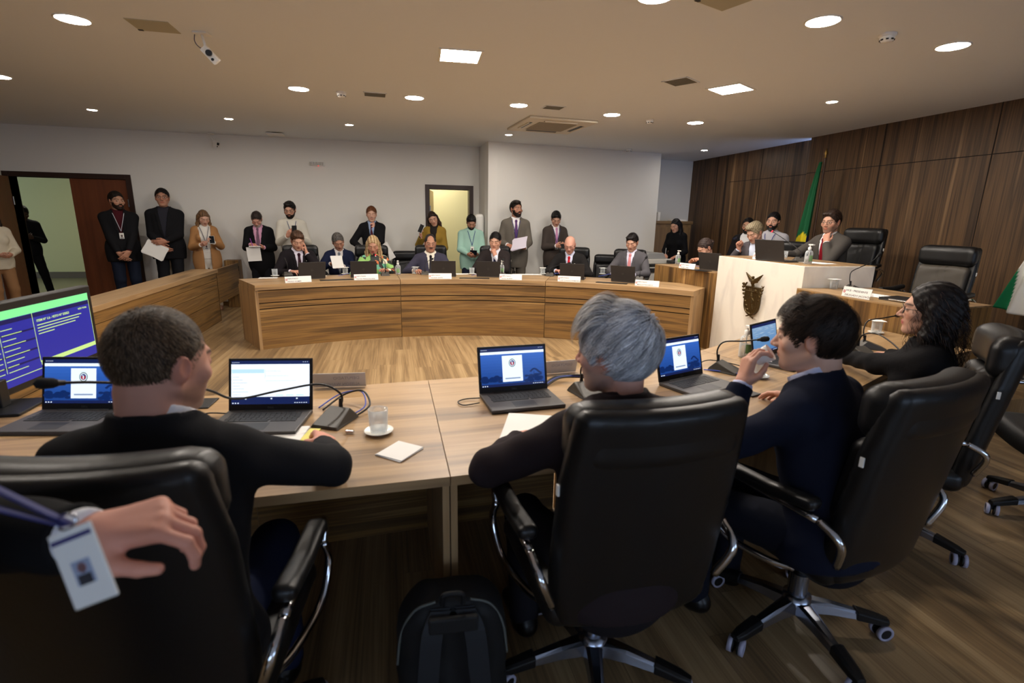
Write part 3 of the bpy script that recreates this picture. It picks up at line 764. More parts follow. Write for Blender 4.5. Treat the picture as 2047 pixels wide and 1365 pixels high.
mb = MB(); mb.box((0, 0, .04), (.6, .62, .78), m_cw); mb.build('body', t, bevel=.015)
mb = MB(); mb.box((.02, -.012, .10), (.58, 0, .30), m_cw); mb.build('paper_drawer', t, bevel=.004)
mb = MB(); mb.box((.02, -.012, .32), (.58, 0, .52), m_cw); mb.build('paper_drawer', t, bevel=.004)
mb = MB(); mb.box((.03, -.02, .70), (.57, .0, .77), m_dplast); mb.build('output_slot', t)
mb = MB(); mb.box((0, 0, .84), (.6, .6, .92), m_cw); mb.build('scanner', t, bevel=.01)
mb = MB(); mb.box((.02, .3, .78), (.58, .6, .84), m_cw); mb.build('neck', t)
mb = MB(); mb.prism([(0, 0), (.42, 0), (.36, .1), (.05, .1)], .0, .5, m_cg, M=Matrix.Translation((.1, .55, .92)) @ Matrix.Rotation(R(90), 4, 'X')); mb.build('document_feeder', t, bevel=.008)
mb = MB(); mb.box((.48, -.1, .86), (.66, .08, .9), m_dplast, M=Matrix.Rotation(R(6), 4, 'X')); mb.build('control_panel', t, bevel=.006)
# ------------------------------------------------------------------ unseen lamps added to light the rooms behind the doors
for x, y, lab in ((-6.2, 12.0, 'added unseen ceiling lamp lighting the lobby behind the double door'), (.9, 10.5, 'added unseen ceiling lamp lighting the small room behind the narrow door')):
    place(copy_tree(lb), (x, y, ZC), 0, lab, 'ceiling light')

# ------------------------------------------------------------------ executive chairs
def chair_back_y(z): return -.215-.10*(z-.45)/.65-.03*np.sin((z-.45)/.65*PI)*-1
def make_chair(front=None, cat='chair'):
    t = empty('executive_chair')
    fm = front or m_blackleather
    def shell(P):
        x, y, z = P[:, 0], P[:, 1], P[:, 2]
        yc = -.235-.10*(z-.45)/.65-.045*(x/.25)**2*-1
        w = .262-.02*np.clip((z-.9)/.2, 0, 1)-.05*np.clip((.62-z)/.24, 0, 1)**2
        q = np.stack([x*.26/w, y-yc+.012, z-.765], 1)
        return (rbox(q, (0, 0, 0), (.26, .036, .345), .034)+.0)*.9
    V, F = sdf_mesh(shell, (-.32, -.46, .36), (.32, -.08, 1.16), .012); np_mesh('back_shell', V, F, m_blackleather, t)
    def cush(P):
        x, y, z = P[:, 0], P[:, 1], P[:, 2]
        yc = -.195-.10*(z-.45)/.65+.04*(x/.25)**2
        q = np.stack([x, y-yc, z-.70], 1)
        d = rbox(q, (0, 0, 0), (.215, .035, .23), .03)
        g = np.minimum(np.abs(np.abs(x)-.03), .02)
        return (d-.006*np.clip(g/.012, 0, 1)+.002*np.sin(z*60+x*20)*np.clip((z-.8)/.1, 0, 1))*.9
    V, F = sdf_mesh(cush, (-.26, -.38, .44), (.26, -.06, .96), .011); np_mesh('back_cushion', V, F, fm, t)
    def head(P):
        x, y, z = P[:, 0], P[:, 1], P[:, 2]
        yc = -.305+.045*(x/.25)**2-.02*(z-1.02)
        q = np.stack([x, y-yc, z-1.025], 1)
        d = rbox(q, (0, 0, 0), (.25, .066, .092), .06)
        s = np.abs(np.abs(x)-.205)
        return (d+.004*np.exp(-(s/.006)**2))*.9
    V, F = sdf_mesh(head, (-.30, -.44, .90), (.30, -.16, 1.15), .010); np_mesh('headrest', V, F, m_blackleather, t)
    def seat(P):
        x, y, z = P[:, 0], P[:, 1], P[:, 2]
        q = np.stack([x, y-.02, z-.445-.015*(x/.25)**2+.03*np.clip((y-.18)/.1, 0, 1)**2], 1)
        return rbox(q, (0, 0, 0), (.265, .255, .052), .045)*.9
    V, F = sdf_mesh(seat, (-.31, -.28, .35), (.31, .34, .53), .012); np_mesh('seat', V, F, m_blackleather, t)
    for s in (-1, 1):
        a = MB(); pts = catmull([(s*.31, .17, .60), (s*.315, .20, .52), (s*.30, .13, .42), (s*.26, -.02, .395), (s*.22, -.10, .40)], 6)
        a.tube(pts, .013, m_chrome, 8); a.tube(catmull([(s*.31, .17, .60), (s*.312, .19, .655), (s*.312, .13, .672), (s*.31, -.2, .665)], 6), .013, m_chrome, 8)
        a.tube(catmull([(s*.31, -.2, .665), (s*.30, -.27, .62), (s*.26, -.25, .52)], 6), .013, m_chrome, 8)
        fr = a.build('arm_frame', t)
        def pad(P):
            x, y, z = P[:, 0], P[:, 1], P[:, 2]
            return rbox(np.stack([x-s*.31, y+.03, z-.69-.02*np.clip((-y-.03)/.15, 0, 1)], 1), (0, 0, 0), (.03, .165, .022), .02)
        V, F = sdf_mesh(pad, (s*.31-.05, -.22, .65), (s*.31+.05, .16, .74), .008); np_mesh('arm_pad', V, F, m_blackleather, fr)
    mb = MB(); mb.box((-.10, -.13, .355), (.10, .13, .395), m_bplast); mb.cyl((0, 0, .20), (0, 0, .36), .024, m_bplast, 16); mb.cyl((0, 0, .13), (0, 0, .24), .034, m_alu, 20); mb.build('column', t)
    mb = MB(); mb.lathe([(.0001, .15), (.05, .145), (.055, .09), (.045, .085)], m_alu, 24)
    mb.build('hub', t)
    for k in range(5):
        Mk = Matrix.Rotation(k*2*PI/5+.3, 4, 'Z')
        mb = MB(); sec = [(.03, .036, .135, .085), (.12, .028, .125, .085), (.22, .022, .105, .075), (.30, .019, .085, .06), (.325, .012, .078, .062)]
        V = []; Fc = []
        for (y, w, zt, zb) in sec: V += [(-w, y, zb), (w, y, zb), (w*.8, y, zt-.008), (w*.45, y, zt), (-w*.45, y, zt), (-w*.8, y, zt-.008)]
        for i in range(len(sec)-1):
            for j in range(6): Fc.append((i*6+j, (i+1)*6+j, (i+1)*6+(j+1) % 6, i*6+(j+1) % 6))
        Fc += [tuple(range(6)), tuple(range(24, 30))[::-1]]
        mb.shape(V, Fc, m_alu, M=Mk); ar = mb.build('star_arm', t, bevel=.002)
        mb = MB(); V = []
        for (y, w, zt, zb) in ((.215, .026, .112, .075), (.30, .023, .093, .062), (.335, .016, .082, .062)): V += [(-w, y, zb), (w, y, zb), (w, y, zt-.006), (w*.5, y, zt), (-w*.5, y, zt), (-w, y, zt-.006)]
        Fc = []
        for i in range(2):
            for j in range(6): Fc.append((i*6+j, (i+1)*6+j, (i+1)*6+(j+1) % 6, i*6+(j+1) % 6))
        Fc += [tuple(range(6)), tuple(range(12, 18))[::-1]]
        mb.shape(V, Fc, m_bplast, M=Mk); mb.build('foot_cap', ar, bevel=.003)
        rr = rnd.uniform(0, PI)
        Mc = Mk @ Matrix.Translation((0, .318, .03)) @ Matrix.Rotation(rr, 4, 'Z')
        mb = MB()
        for s in (-1, 1):
            mb.cyl(Mc @ Vector((s*.006, 0, 0)), Mc @ Vector((s*.026, 0, 0)), .028, m_bplast, 20)
            V = []; Fc = []; n = 24
            for (r, x) in ((.030, .012), (.030, .028), (.021, .0285), (.021, .012)):
                for i in range(n): V.append((s*x, r*math.cos(2*PI*i/n), r*math.sin(2*PI*i/n)))
            for j in range(4):
                for i in range(n): Fc.append((j*n+i, j*n+(i+1) % n, ((j+1) % 4)*n+(i+1) % n, ((j+1) % 4)*n+i))
            mb.shape(V, Fc, m_caster, smooth=True, M=Mc)
        mb.cyl(Mc @ Vector((0, 0, 0)), Mc @ Vector((0, 0, .04)), .008, m_bplast, 8)
        mb.build('caster', t)
    mb = MB(); mb.box((-.266, -.272, .865), (-.259, -.260, .895), m_wplast); mb.build('label_tag', t)
    return t
ch = make_chair()
chg = make_chair(m_grayleather)
G_NEAR, G_FAR = 'executive chairs at the near desks', 'high backed chairs behind the curved desk'
place(ch, (.64, 1.40, 0), R(3), 'black leather executive chair of the grey haired man, beside the backpack', 'chair', G_NEAR)
place(copy_tree(ch), (-.555, 1.30, 0), R(-6), 'black leather executive chair of the man with greying short hair', 'chair', G_NEAR)
place(copy_tree(ch), (1.50, 1.42, 0), R(14), 'black leather executive chair of the man drinking from white cup', 'chair', G_NEAR)
place(copy_tree(ch), (2.42, 1.86, 0), R(42), 'black leather executive chair of the curly haired woman', 'chair', G_NEAR)
place(copy_tree(ch), (3.5, 1.78, 0), R(55), 'black leather executive chair beyond the curly haired woman', 'chair', G_NEAR)
place(chg, (4.95, 3.88, .2), R(96), 'empty executive chair with creased grey backrest below the raised flag', 'chair').scale = (1, 1, 1.05)
place(copy_tree(ch), (5.16, 5.04, .4), R(94), 'executive chair of the president behind the marble desk', 'chair')
place(copy_tree(ch), (5.05, 5.98, .2), R(112), 'executive chair of the grey haired man holding up his glasses', 'chair')
FAR_CH = [(-1.24, 7.95, 'chair behind the deputy pressing a finger to his temple'), (-.27, 8.05, 'chair behind the blonde deputy in the patterned blouse'), (.60, 8.12, 'chair behind the moustached deputy with low glasses'),
          (1.58, 8.02, 'chair behind the deputy leaning his chin on his hand'), (2.80, 7.80, 'chair behind the bald deputy with the red tie'), (3.50, 7.30, 'chair behind the grey suited deputy with the pink tie')]
for x, y, lab in FAR_CH:
    place(copy_tree(ch), (x, y, 0), R(180-math.degrees(math.atan2(x-AX, y-AY))), 'black leather '+lab, 'chair', G_FAR)
for x, y, lab in ((.26, 8.95, 'lower empty black leather chair left of the moustached deputy'), (3.55, 8.2, 'lower empty black leather chair between bald deputy and pink tie deputy')):
    c = place(copy_tree(ch), (x, y, 0), R(180-math.degrees(math.atan2(x-AX, y-AY))), lab.replace('left of', 'beside'), 'chair', G_FAR); c.scale = (.95, .95, .87)
place(copy_tree(ch), (-.76, 8.75, 0), R(180), 'black leather chair of the navy suited man in second row', 'chair', G_FAR).scale = (.95, .95, .8)
place(copy_tree(ch), (-3.1, 4.0, 0), R(-70), 'black chair of the visitor holding papers behind the barrier', 'chair').scale = (.95, .95, .8)

# ------------------------------------------------------------------ laptops
m_key = mat('keycap', (30, 30, 32), rough=.6)
m_lid = mat('laptop_lid', (46, 43, 42), rough=.5)
m_deckm = mat('laptop_deck', (72, 68, 66), rough=.5)
def em(n, rgb=(255, 255, 255), s=1.0): return mat('screen_'+n, (5, 5, 5), emis=s, emc=rgb, rough=.3)
LW, LD, LH, TILT = .33, .225, .212, 14
def laptop(content, tilt=TILT, logo=True):
    t = empty('laptop'); w = LW/2
    mb = MB(); mb.box((-w, -LD, 0), (w, 0, .016), m_deckm); mb.build('base', t, bevel=.004)
    mb = MB()
    for r in range(5):
        for c in range(14):
            x = -.135+c*.0193+(r % 3)*.002; y = -.035-r*.0185
            if r == 4 and 3 < c < 9: continue
            mb.box((x, y-.0165, .016), (x+.0172, y, .0178), m_key)
    mb.box((-.06, -.1255, .016), (.03, -.109, .0178), m_key); mb.build('keyboard', t)
    mb = MB(); mb.box((-.055, -.205, .016), (.045, -.14, .0165), m_dplast); mb.build('touchpad', t)
    Ml = Matrix.Translation((0, -.004, .014)) @ Matrix.Rotation(R(-tilt), 4, 'X')
    mb = MB(); mb.box((-w, 0, 0), (w, .007, LH), m_lid); lid = mb.build('lid', t, bevel=.003, M=Ml)
    mb = MB(); mb.box((-w+.003, -.0012, .004), (w-.003, 0, LH-.003), m_bplast); mb.build('bezel', lid)
    mb = MB(); mb.cyl((-.1, -.004, -.002), (.1, -.004, -.002), .006, m_bplast, 10); mb.build('hinge_bar', lid)
    if content == 'off':
        if logo:
            mb = MB(); n = 24; V = []; Fc = []
            for r in (.014, .0125):
                for i in range(n): V.append((r*math.cos(2*PI*i/n), .0073, .105+r*math.sin(2*PI*i/n)))
            Fc = [(i, (i+1) % n, n+(i+1) % n, n+i) for i in range(n)]
            mb.shape(V, Fc, mat('lid_logo', (92, 90, 88), rough=.3, metal=.6)); mb.build('logo_ring', lid)
            text('DELL', .009, mat('lid_logo'), lid, Matrix.Translation((.0095, .0075, .1018)) @ Matrix.Rotation(PI, 4, 'Z') @ Matrix.Rotation(PI/2, 4, 'X'), 'logo_lettering', ext=.0002)
    else:
        sx, z0, z1 = w-.012, .026, LH-.010
        mb = MB()
        def q(x0, x1, za, zb, m, l=1):
            y = -.0012-.00025*l; mb.face([(x0, y, za), (x1, y, za), (x1, y, zb), (x0, y, zb)], m)
        H = z1-z0
        if content in ('crest', 'white'):
            navy, blue, dk, wh = em('navy', (24, 40, 96), .8), em('blue', (44, 100, 196), .9), em('tree', (18, 50, 116), .7), em('white', (226, 238, 252), 1.25)
            q(-sx, sx, z0, z1, navy, 1); q(-sx, sx, z1-.028, z1-.016, wh, 2)
            for i in range(5): q(-sx+.004+i*.006, -sx+.007+i*.006, z1-.008, z1-.006, wh, 2)
            for i in range(3): q(sx-.01-i*.008, sx-.007-i*.008, z1-.006, z1-.004, wh, 2)
            if content == 'crest':
                for i in range(10):
                    f = i/10; q(-sx, sx, z0+.012+(H-.04)*f, z0+.012+(H-.04)*(f+.1), em('blue%d' % i, (int(30+14*f*2), int(72+40*f), int(150+62*f)), .9), 2)
                rr = random.Random(3)
                for k in range(46):
                    side = -1 if k % 2 else 1; x = side*rr.uniform(.062, sx-.010); hz = z0+.018+rr.uniform(0, .028); r = rr.uniform(.006, .013)
                    n = 10; y = -.0012-.0009; mb.face([(x+r*1.3*math.cos(2*PI*i/n), y, hz+r*.7*math.sin(2*PI*i/n)) for i in range(n)][::1], dk)
                for k in range(9):
                    x = .085+k*.006; n = 8; y = -.0012-.0009; zz = z0+.062+.010*math.sin(k*.55); mb.face([(x+.007*math.cos(2*PI*i/n), y, zz+.004*math.sin(2*PI*i/n)) for i in range(n)], dk)
                q(.099, .1015, z0+.03, z0+.062, dk, 4)
                q(-.052, .045, z0+.02, z1-.036, wh, 5)
                red, bl, gr = em('red', (190, 54, 58), .9), em('crestblue', (40, 60, 130), .9), em('crestgreen', (70, 110, 90), .9)
                cx, cz = -.004, z0+H*.60
                n = 16
                for rad, m_, l in ((.0165, gr, 6), (.0135, wh, 7), (.0108, bl, 8)):
                    y = -.0012-.00025*l; mb.face([(cx+rad*math.cos(2*PI*i/n), y, cz+rad*1.15*math.sin(2*PI*i/n)) for i in range(n)], m_)
                q(cx-.0085, cx+.0085, cz-.006, cz+.003, red, 9); q(cx-.006, cx+.006, cz-.010, cz-.006, red, 9); q(cx-.002, cx+.002, cz-.008, cz+.006, wh, 10); q(cx-.005, cx-.003, cz+.005, cz+.009, wh, 10)
                for i in range(5): q(cx-.012+i*.005, cx-.009+i*.005, cz+.021, cz+.0225, em('pale', (180, 200, 226), 1), 6)
                q(-.04, .033, z0+.032, z0+.038, em('button', (150, 170, 205), .9), 6)
            else:
                q(-sx, sx, z0+.030, z1-.014, em('page', (232, 242, 255), 1.35), 2); q(-sx+.002, -.025, z1-.05, z1-.034, em('cyan', (186, 222, 240), 1.2), 3)
                q(-.022, -.021, z1-.075, z1-.034, em('line', (150, 180, 220), 1), 3)
                for i in range(7): q(-sx+.004, -sx+.03+(i*37 % 11)*.004, z1-.066-i*.012, z1-.0645-i*.012, em('line'), 3)
                for i in range(3): q(-.02, .04+(i*3)*.01, z1-.042-i*.02, z1-.041-i*.02, em('line'), 3)
                for i in range(3): q(.02+i*.04, .05+i*.04, z0+.034, z0+.038, em('cyan'), 3)
                for i in range(3): q(-.1+i*.1, -.094+i*.1, z0+.02, z0+.025, em('white'), 3)
        elif content == 'sky':
            q(-sx, sx, z0, z1, em('navy'), 1)
            for i in range(14):
                f = i/14; q(-sx, sx, z0+.012+(H-.028)*f, z0+.012+(H-.028)*(f+1/14), em('sky%d' % i, (int(84+60*f), int(136+42*f), int(192+24*f)), .9), 2)
            rr = random.Random(5)
            for k in range(26):
                x0 = rr.uniform(-sx, sx-.08); z = z0+H*rr.uniform(.5, .88); L = rr.uniform(.04, .09); y = -.0012-.0009
                mb.face([(x0, y, z), (x0+L*.5, y, z-.0016), (min(x0+L, sx), y, z), (x0+L*.5, y, z+.002)], em('cloud', (176, 200, 224), .9))
        for i in range(3): q(-sx+.004+i*.010, -sx+.009+i*.010, z0+.003, z0+.007, em('white', (226, 238, 252), 1.25), 4)
        for i in range(6): q(sx-.06+i*.009, sx-.055+i*.009, z0+.004, z0+.0065, em('white'), 4)
        mb.build('display', lid)
        text('DELL', .011, mat('lid_logo', (92, 90, 88), rough=.3, metal=.6), lid, Matrix.Translation((-.012, -.0014, .009)) @ Matrix.Rotation(PI/2, 4, 'X'), 'logo_lettering', ext=.0002)
    return t
zd = .7605
def yaw_to(px, py, qx, qy):   # rotation that makes local -Y point from p towards q
    return math.atan2(qy-py, qx-px)+PI/2
place(laptop('crest'), (-1.22, 2.27, zd), R(-10), 'open laptop with crest page in front of the black monitor', 'laptop')
place(laptop('white'), (-.50, 2.13, zd), R(-8), 'open laptop showing a white page beside the grey microphone base', 'laptop')
place(laptop('crest'), (.53, 2.19, zd), R(4), 'open laptop with crest page in front of the grey haired man', 'laptop')
place(laptop('crest'), (1.42, 2.24, zd), R(19), 'open laptop with crest page turned toward the drinking man', 'laptop')
place(laptop('sky', 12), (2.16, 2.54, zd), R(27), 'open laptop showing a pale cloudy sky beside the sanitizer bottle', 'laptop')
place(laptop('off'), (2.62, 2.52, zd), R(60), 'dark laptop lying behind the head of the drinking man', 'laptop')
off = laptop('off')
fl = [((596, 553), (652, 557), 'laptop in front of the deputy with finger at temple'), ((702, 552), (753, 551), 'laptop in front of the blonde deputy'), ((862, 549), (912, 551), 'laptop in front of the moustached deputy'),
      ((952, 550), (1001, 550), 'laptop with visible round logo before the deputy resting his chin'), ((1119, 550), (1168, 555), 'laptop in front of the bald deputy'), ((1220, 558), (1271, 561), 'laptop in front of the grey suited deputy with pink tie')]
for i, (a, b, lab) in enumerate(fl):
    pa, pb = atz(*a, .77), atz(*b, .77); c = (pa+pb)/2
    an = math.atan2(c[1]-AY, c[0]-AX); c = np.array([*arc(an, AR+.30), 0])
    d = ray((a[0]+b[0])/2, (a[1]+b[1])/2); k = (c[1])/d[1]; c[0] = d[0]*k
    place(off if i == 0 else copy_tree(off), (c[0], c[1], zd), an+PI/2+R([6, -4, -4, -6, 0, -8][i]), 'open black '+lab, 'laptop', 'laptops on the curved desk')
place(copy_tree(off), (*atz(1420, 539, .97)[:2], .9605), R(110), 'open black laptop on the raised secretary desk', 'laptop')
place(copy_tree(off), (*atz(1538, 521, 1.17)[:2], 1.1645), R(106), 'open black laptop on the marble president desk', 'laptop')
# closed laptop on the vice president's desk
t = tag(empty('closed_laptop', (4.02, 3.22, .9605), R(100)), 'closed black laptop on the vice president desk', 'laptop')
mb = MB(); mb.box((-.18, -.12, 0), (.18, .12, .012), m_deckm); mb.build('base', t, bevel=.003)
mb = MB(); mb.box((-.18, -.12, .013), (.18, .12, .022), m_bplast); mb.build('lid', t, bevel=.003)
mb = MB(); mb.cyl((-.1, .12, .012), (.1, .12, .012), .008, m_chrome, 10); mb.build('hinge_bar', t)

# ------------------------------------------------------------------ conference microphones
m_foam = mat('mic_foam', (16, 16, 17), rough=.95, bump=(400, .6, .001))
def microphone(loc, rz, path, lab, led=False, group='gooseneck microphones', ring=False):
    """path: gooseneck points in local metres above the base"""
    t = place(empty('microphone'), loc, rz, lab, 'microphone', group)
    mb = MB(); V = [(-.06, -.085, 0), (.06, -.085, 0), (.06, .07, 0), (-.06, .07, 0), (-.052, -.08, .012), (.052, -.08, .012), (.045, .03, .052), (-.045, .03, .052), (-.05, .065, .016), (.05, .065, .016)]
    mb.shape(V, [(0, 3, 2, 1), (4, 5, 6, 7), (0, 1, 5, 4), (7, 6, 9, 8), (3, 8, 9, 2), (1, 2, 9, 6, 5), (0, 4, 7, 8, 3)], m_mplast); b = mb.build('base', t, bevel=.004)
    mb = MB(); mb.box((-.03, -.07, .0), (.03, -.035, .004), m_bplast, M=Matrix.Translation((0, 0, .016)) @ Matrix.Rotation(R(20), 4, 'X'))
    mb.box((.012, -.066, .004), (.028, -.058, .0055), mat('violet_led', (60, 40, 160), emis=1.5, emc=(120, 100, 255)), M=Matrix.Translation((0, 0, .016)) @ Matrix.Rotation(R(20), 4, 'X')); mb.build('button', b)
    pts = catmull([(0, .035, .045)]+path, 7)
    mb = MB(); mb.cyl((0, .035, .04), (0, .035, .085), .009, m_bplast, 12, r2=.006); mb.build('socket', t)
    mb = MB(); mb.tube(pts, .0042, m_bplast, 8); nk = mb.build('gooseneck', t)
    e = Vector(pts[-1]); d = (e-Vector(pts[-3])).normalized(); q = d.to_track_quat('Z', 'Y').to_matrix().to_4x4(); q.translation = e
    mb = MB(); mb.lathe([(.007, -.012), (.008, 0), (.010, .004)], m_bplast, 14, M=q); mb.lathe([(.009, .003), (.0135, .012), (.015, .03), (.0125, .046), (.0001, .053)], m_foam, 18, M=q); h = mb.build('microphone_head', t)
    if led:
        mb = MB(); mb.lathe([(.010, -.003), (.0105, .003), (.010, .006)], mat('red_mic_ring', (255, 30, 40), emis=6), 16, M=q); mb.build('light_ring', h)
    return t
microphone((-.235, 1.995, zd), R(-28), [(0, .04, .10)]+[tuple(Matrix.Rotation(R(28), 3, 'Z') @ Vector((a+.235, b-1.995, c-zd))) for a, b, c in ((-.287, 2.0, .915), (-.42, 1.95, .915), (-.561, 1.9, .909), (-.633, 1.8, .986), (-.795, 1.6, 1.079), (-.87, 1.53, 1.105))], 'grey microphone beside the glass of water, neck crossing the laptop')
microphone((.86, 2.14, zd), R(12), [(0, .045, .10), (.0, .02, .128), (-.01, -.06, .135)], 'grey microphone hidden behind the grey haired man')
microphone((1.75, 2.36, zd), R(35), [(0, .045, .11), (.02, .02, .155), (.07, -.06, .165), (.115, -.13, .178)], 'grey microphone with foam head crossing the sky laptop', led=False)
microphone((3.05, 2.66, zd), R(60), [(0, .05, .12), (.04, .02, .175), (.16, -.10, .18), (.28, -.22, .185)], 'grey microphone beside paper covered glass by the vice president desk')
microphone((2.84, 2.52, zd), 0, [(.0, .02, .12), (.01, -.06, .15), (-.03, -.20, .13), (-.07, -.31, .095)], 'microphone with low hanging foam head near the curly haired woman')
vmic = atz(1706, 578, .97)
microphone((vmic[0], vmic[1], .9605), R(75), [(0, .05, .11), (.02, .03, .17), (.10, -.10, .21), (.16, -.22, .25), (.18, -.28, .30)], 'long necked microphone on the vice president desk')
microphone((4.16, 4.60, 1.1645), R(150), [(0, .05, .10), (.08, -.02, .17), (.16, -.10, .23), (.26, -.19, .30)], 'microphone with red lit ring in front of the president', led=True)
FM = [(574, 551, [(0, .04, .12), (0, 0, .17), (0, -.08, .20)], 'microphone beside deputy with finger at temple', 0), (770, 551, [(0, .03, .12), (0, 0, .19), (-.06, -.14, .24), (-.10, -.2, .26)], 'microphone with red ring before the blonde deputy', 1),
      (850, 549, [(0, .03, .10), (.03, -.01, .17), (.09, -.08, .20)], 'microphone arching before the moustached deputy', 0), (1101, 552, [(0, .03, .10), (.04, 0, .13), (.18, -.05, .17), (.24, -.06, .18)], 'microphone reaching over the bald deputy laptop', 0),
      (1005, 553, [(0, .03, .08), (0, 0, .15), (.0, -.12, .21)], 'microphone between sanitizer and chin leaning deputy', 0), (1282, 560, [(0, .03, .1), (0, -.02, .2), (.03, -.1, .28)], 'microphone before the grey suited deputy', 0)]
for u, v, path, lab, led in FM:
    p = atz(u, v, .76); microphone((p[0], p[1]+.04, zd), R(180-math.degrees(math.atan2(p[0]-AX, p[1]-AY))), [(-a, b, c) for a, b, c in path], lab, bool(led), 'microphones on the curved desk')

# ------------------------------------------------------------------ glasses, bottles, plates, papers
def glass(loc, lab, cover=False, saucer=True, s=1.0, water=.6, group='water glasses'):
    t = place(empty('water_glass'), loc, 0, lab, 'glass', group); t.scale = (s, s, s)
    z0 = .008 if saucer else 0
    mb = MB(); mb.lathe([(.0001, z0), (.030, z0), (.033, z0+.004), (.036, z0+.088), (.0345, z0+.088), (.0315, z0+.010), (.0001, z0+.008)], m_glass, 28, caps=False); mb.build('tumbler', t)
    mb = MB(); mb.lathe([(.0001, z0+.0085), (.0305, z0+.0105), (.0305+.003*water, z0+.01+.078*water), (.0001, z0+.01+.078*water)], m_water, 28, caps=False); mb.build('water', t)
    if saucer:
        mb = MB(); mb.lathe([(.0001, 0), (.030, 0), (.034, .003), (.052, .010), (.054, .013), (.050, .012), (.032, .006), (.0001, .005)], m_china, 32, caps=False); mb.build('saucer', t)
    if cover:
        mb = MB(); a = rnd.uniform(-.5, .5); mb.box((-.045, -.04, 0), (.045, .04, .002), m_paper, M=Matrix.Translation((0, 0, z0+.0885)) @ Matrix.Rotation(a, 4, 'Z')); mb.build('paper_cover', t)
    return t
glass((-.070, 1.85, zd), 'open glass of water on white saucer beside the folded napkin', water=.72)
glass((1.86, 2.22, zd), 'paper covered glass beside the cuff of the drinking man', cover=True)
glass((3.52, 3.04, zd), 'paper covered glass on saucer below the vice president desk', cover=True)
p = atz(1661, 575, .97); glass((p[0]+.03, p[1], .9605), 'lidded glass against the side of the marble desk', cover=True, saucer=False)
p = atz(1568, 515, 1.17); glass((p[0], p[1], 1.1645), 'glass of amber drink behind the president name plate', saucer=False, s=.9, group=None)
for u, v, cv, lab in ((549, 553, 0, 'glass of water on white saucer at end of the curved desk'), (690, 549, 1, 'paper covered cup between first two curved desk laptops'), (831, 548, 1, 'paper covered glass beside the moustached deputy'), (944, 549, 0, 'glass beside the chin leaning deputy laptop'), (1086, 549, 1, 'paper covered glass beside the bald deputy'), (1206, 549, 1, 'paper covered glass beside the pink tie deputy laptop')):
    p = atz(u, v, .76); glass((p[0], p[1]+.03, zd), lab, bool(cv), group='glasses on the curved desk')
def bottle(loc, lab, s=1.0, lbl=(200, 210, 190)):
    t = place(empty('sanitizer_bottle'), loc, 0, lab, 'bottle', 'pump bottles of hand sanitizer'); t.scale = (s, s, s)
    mb = MB(); mb.lathe([(.0001, 0), (.034, 0), (.036, .004), (.036, .105), (.030, .125), (.014, .135), (.013, .145), (.011, .145), (.012, .133), (.028, .122), (.034, .104), (.034, .005), (.0001, .003)], m_glass, 28, caps=False); mb.build('body', t)
    mb = MB(); mb.lathe([(.0001, .004), (.0335, .006), (.0335, .078), (.0001, .078)], mat('sanitizer_gel', (238, 240, 240), rough=.15, trans=.75, ior=1.3), 28, caps=False); mb.build('gel', t)
    mb = MB(); n = 10; V = []; 
    for z in (.03, .085):
        for i in range(n): a = -PI/2-.6+1.2*i/(n-1); V.append((.0364*math.cos(a), .0364*math.sin(a), z))
    mb.shape(V, [(i, i+1, n+i+1, n+i) for i in range(n-1)], mat('bottle_label', lbl, rough=.6), smooth=True); mb.build('sticker', t)
    mb = MB(); mb.lathe([(.016, .14), (.016, .162), (.011, .166), (.006, .168), (.006, .182)], m_wplast, 20); mb.box((-.012, -.045, .182), (.012, .012, .194), m_wplast); mb.build('pump', t)
    mb = MB(); mb.cyl((0, 0, .02), (0, 0, .14), .004, m_wplast, 8); mb.build('dip_tube', t)
bottle((2.06, 2.60, zd), 'sanitizer pump bottle beside the sky laptop', 1.0, (120, 160, 110))
p = atz(1637, 531, 1.165); bottle((4.02, 4.33, 1.1645), 'sanitizer pump bottle on the marble desk in front of president')
for u, v, lab in ((796, 549, 'sanitizer pump bottle beside the empty low chair'), (1004, 548, 'sanitizer pump bottle before the tall grey suited man')):
    p = atz(u, v, .76); bottle((p[0], p[1]+.03, zd), lab)
p = atz(1348, 528, .96); bottle((p[0]+.05, p[1], .9605), 'sanitizer pump bottle on the secretary desk')
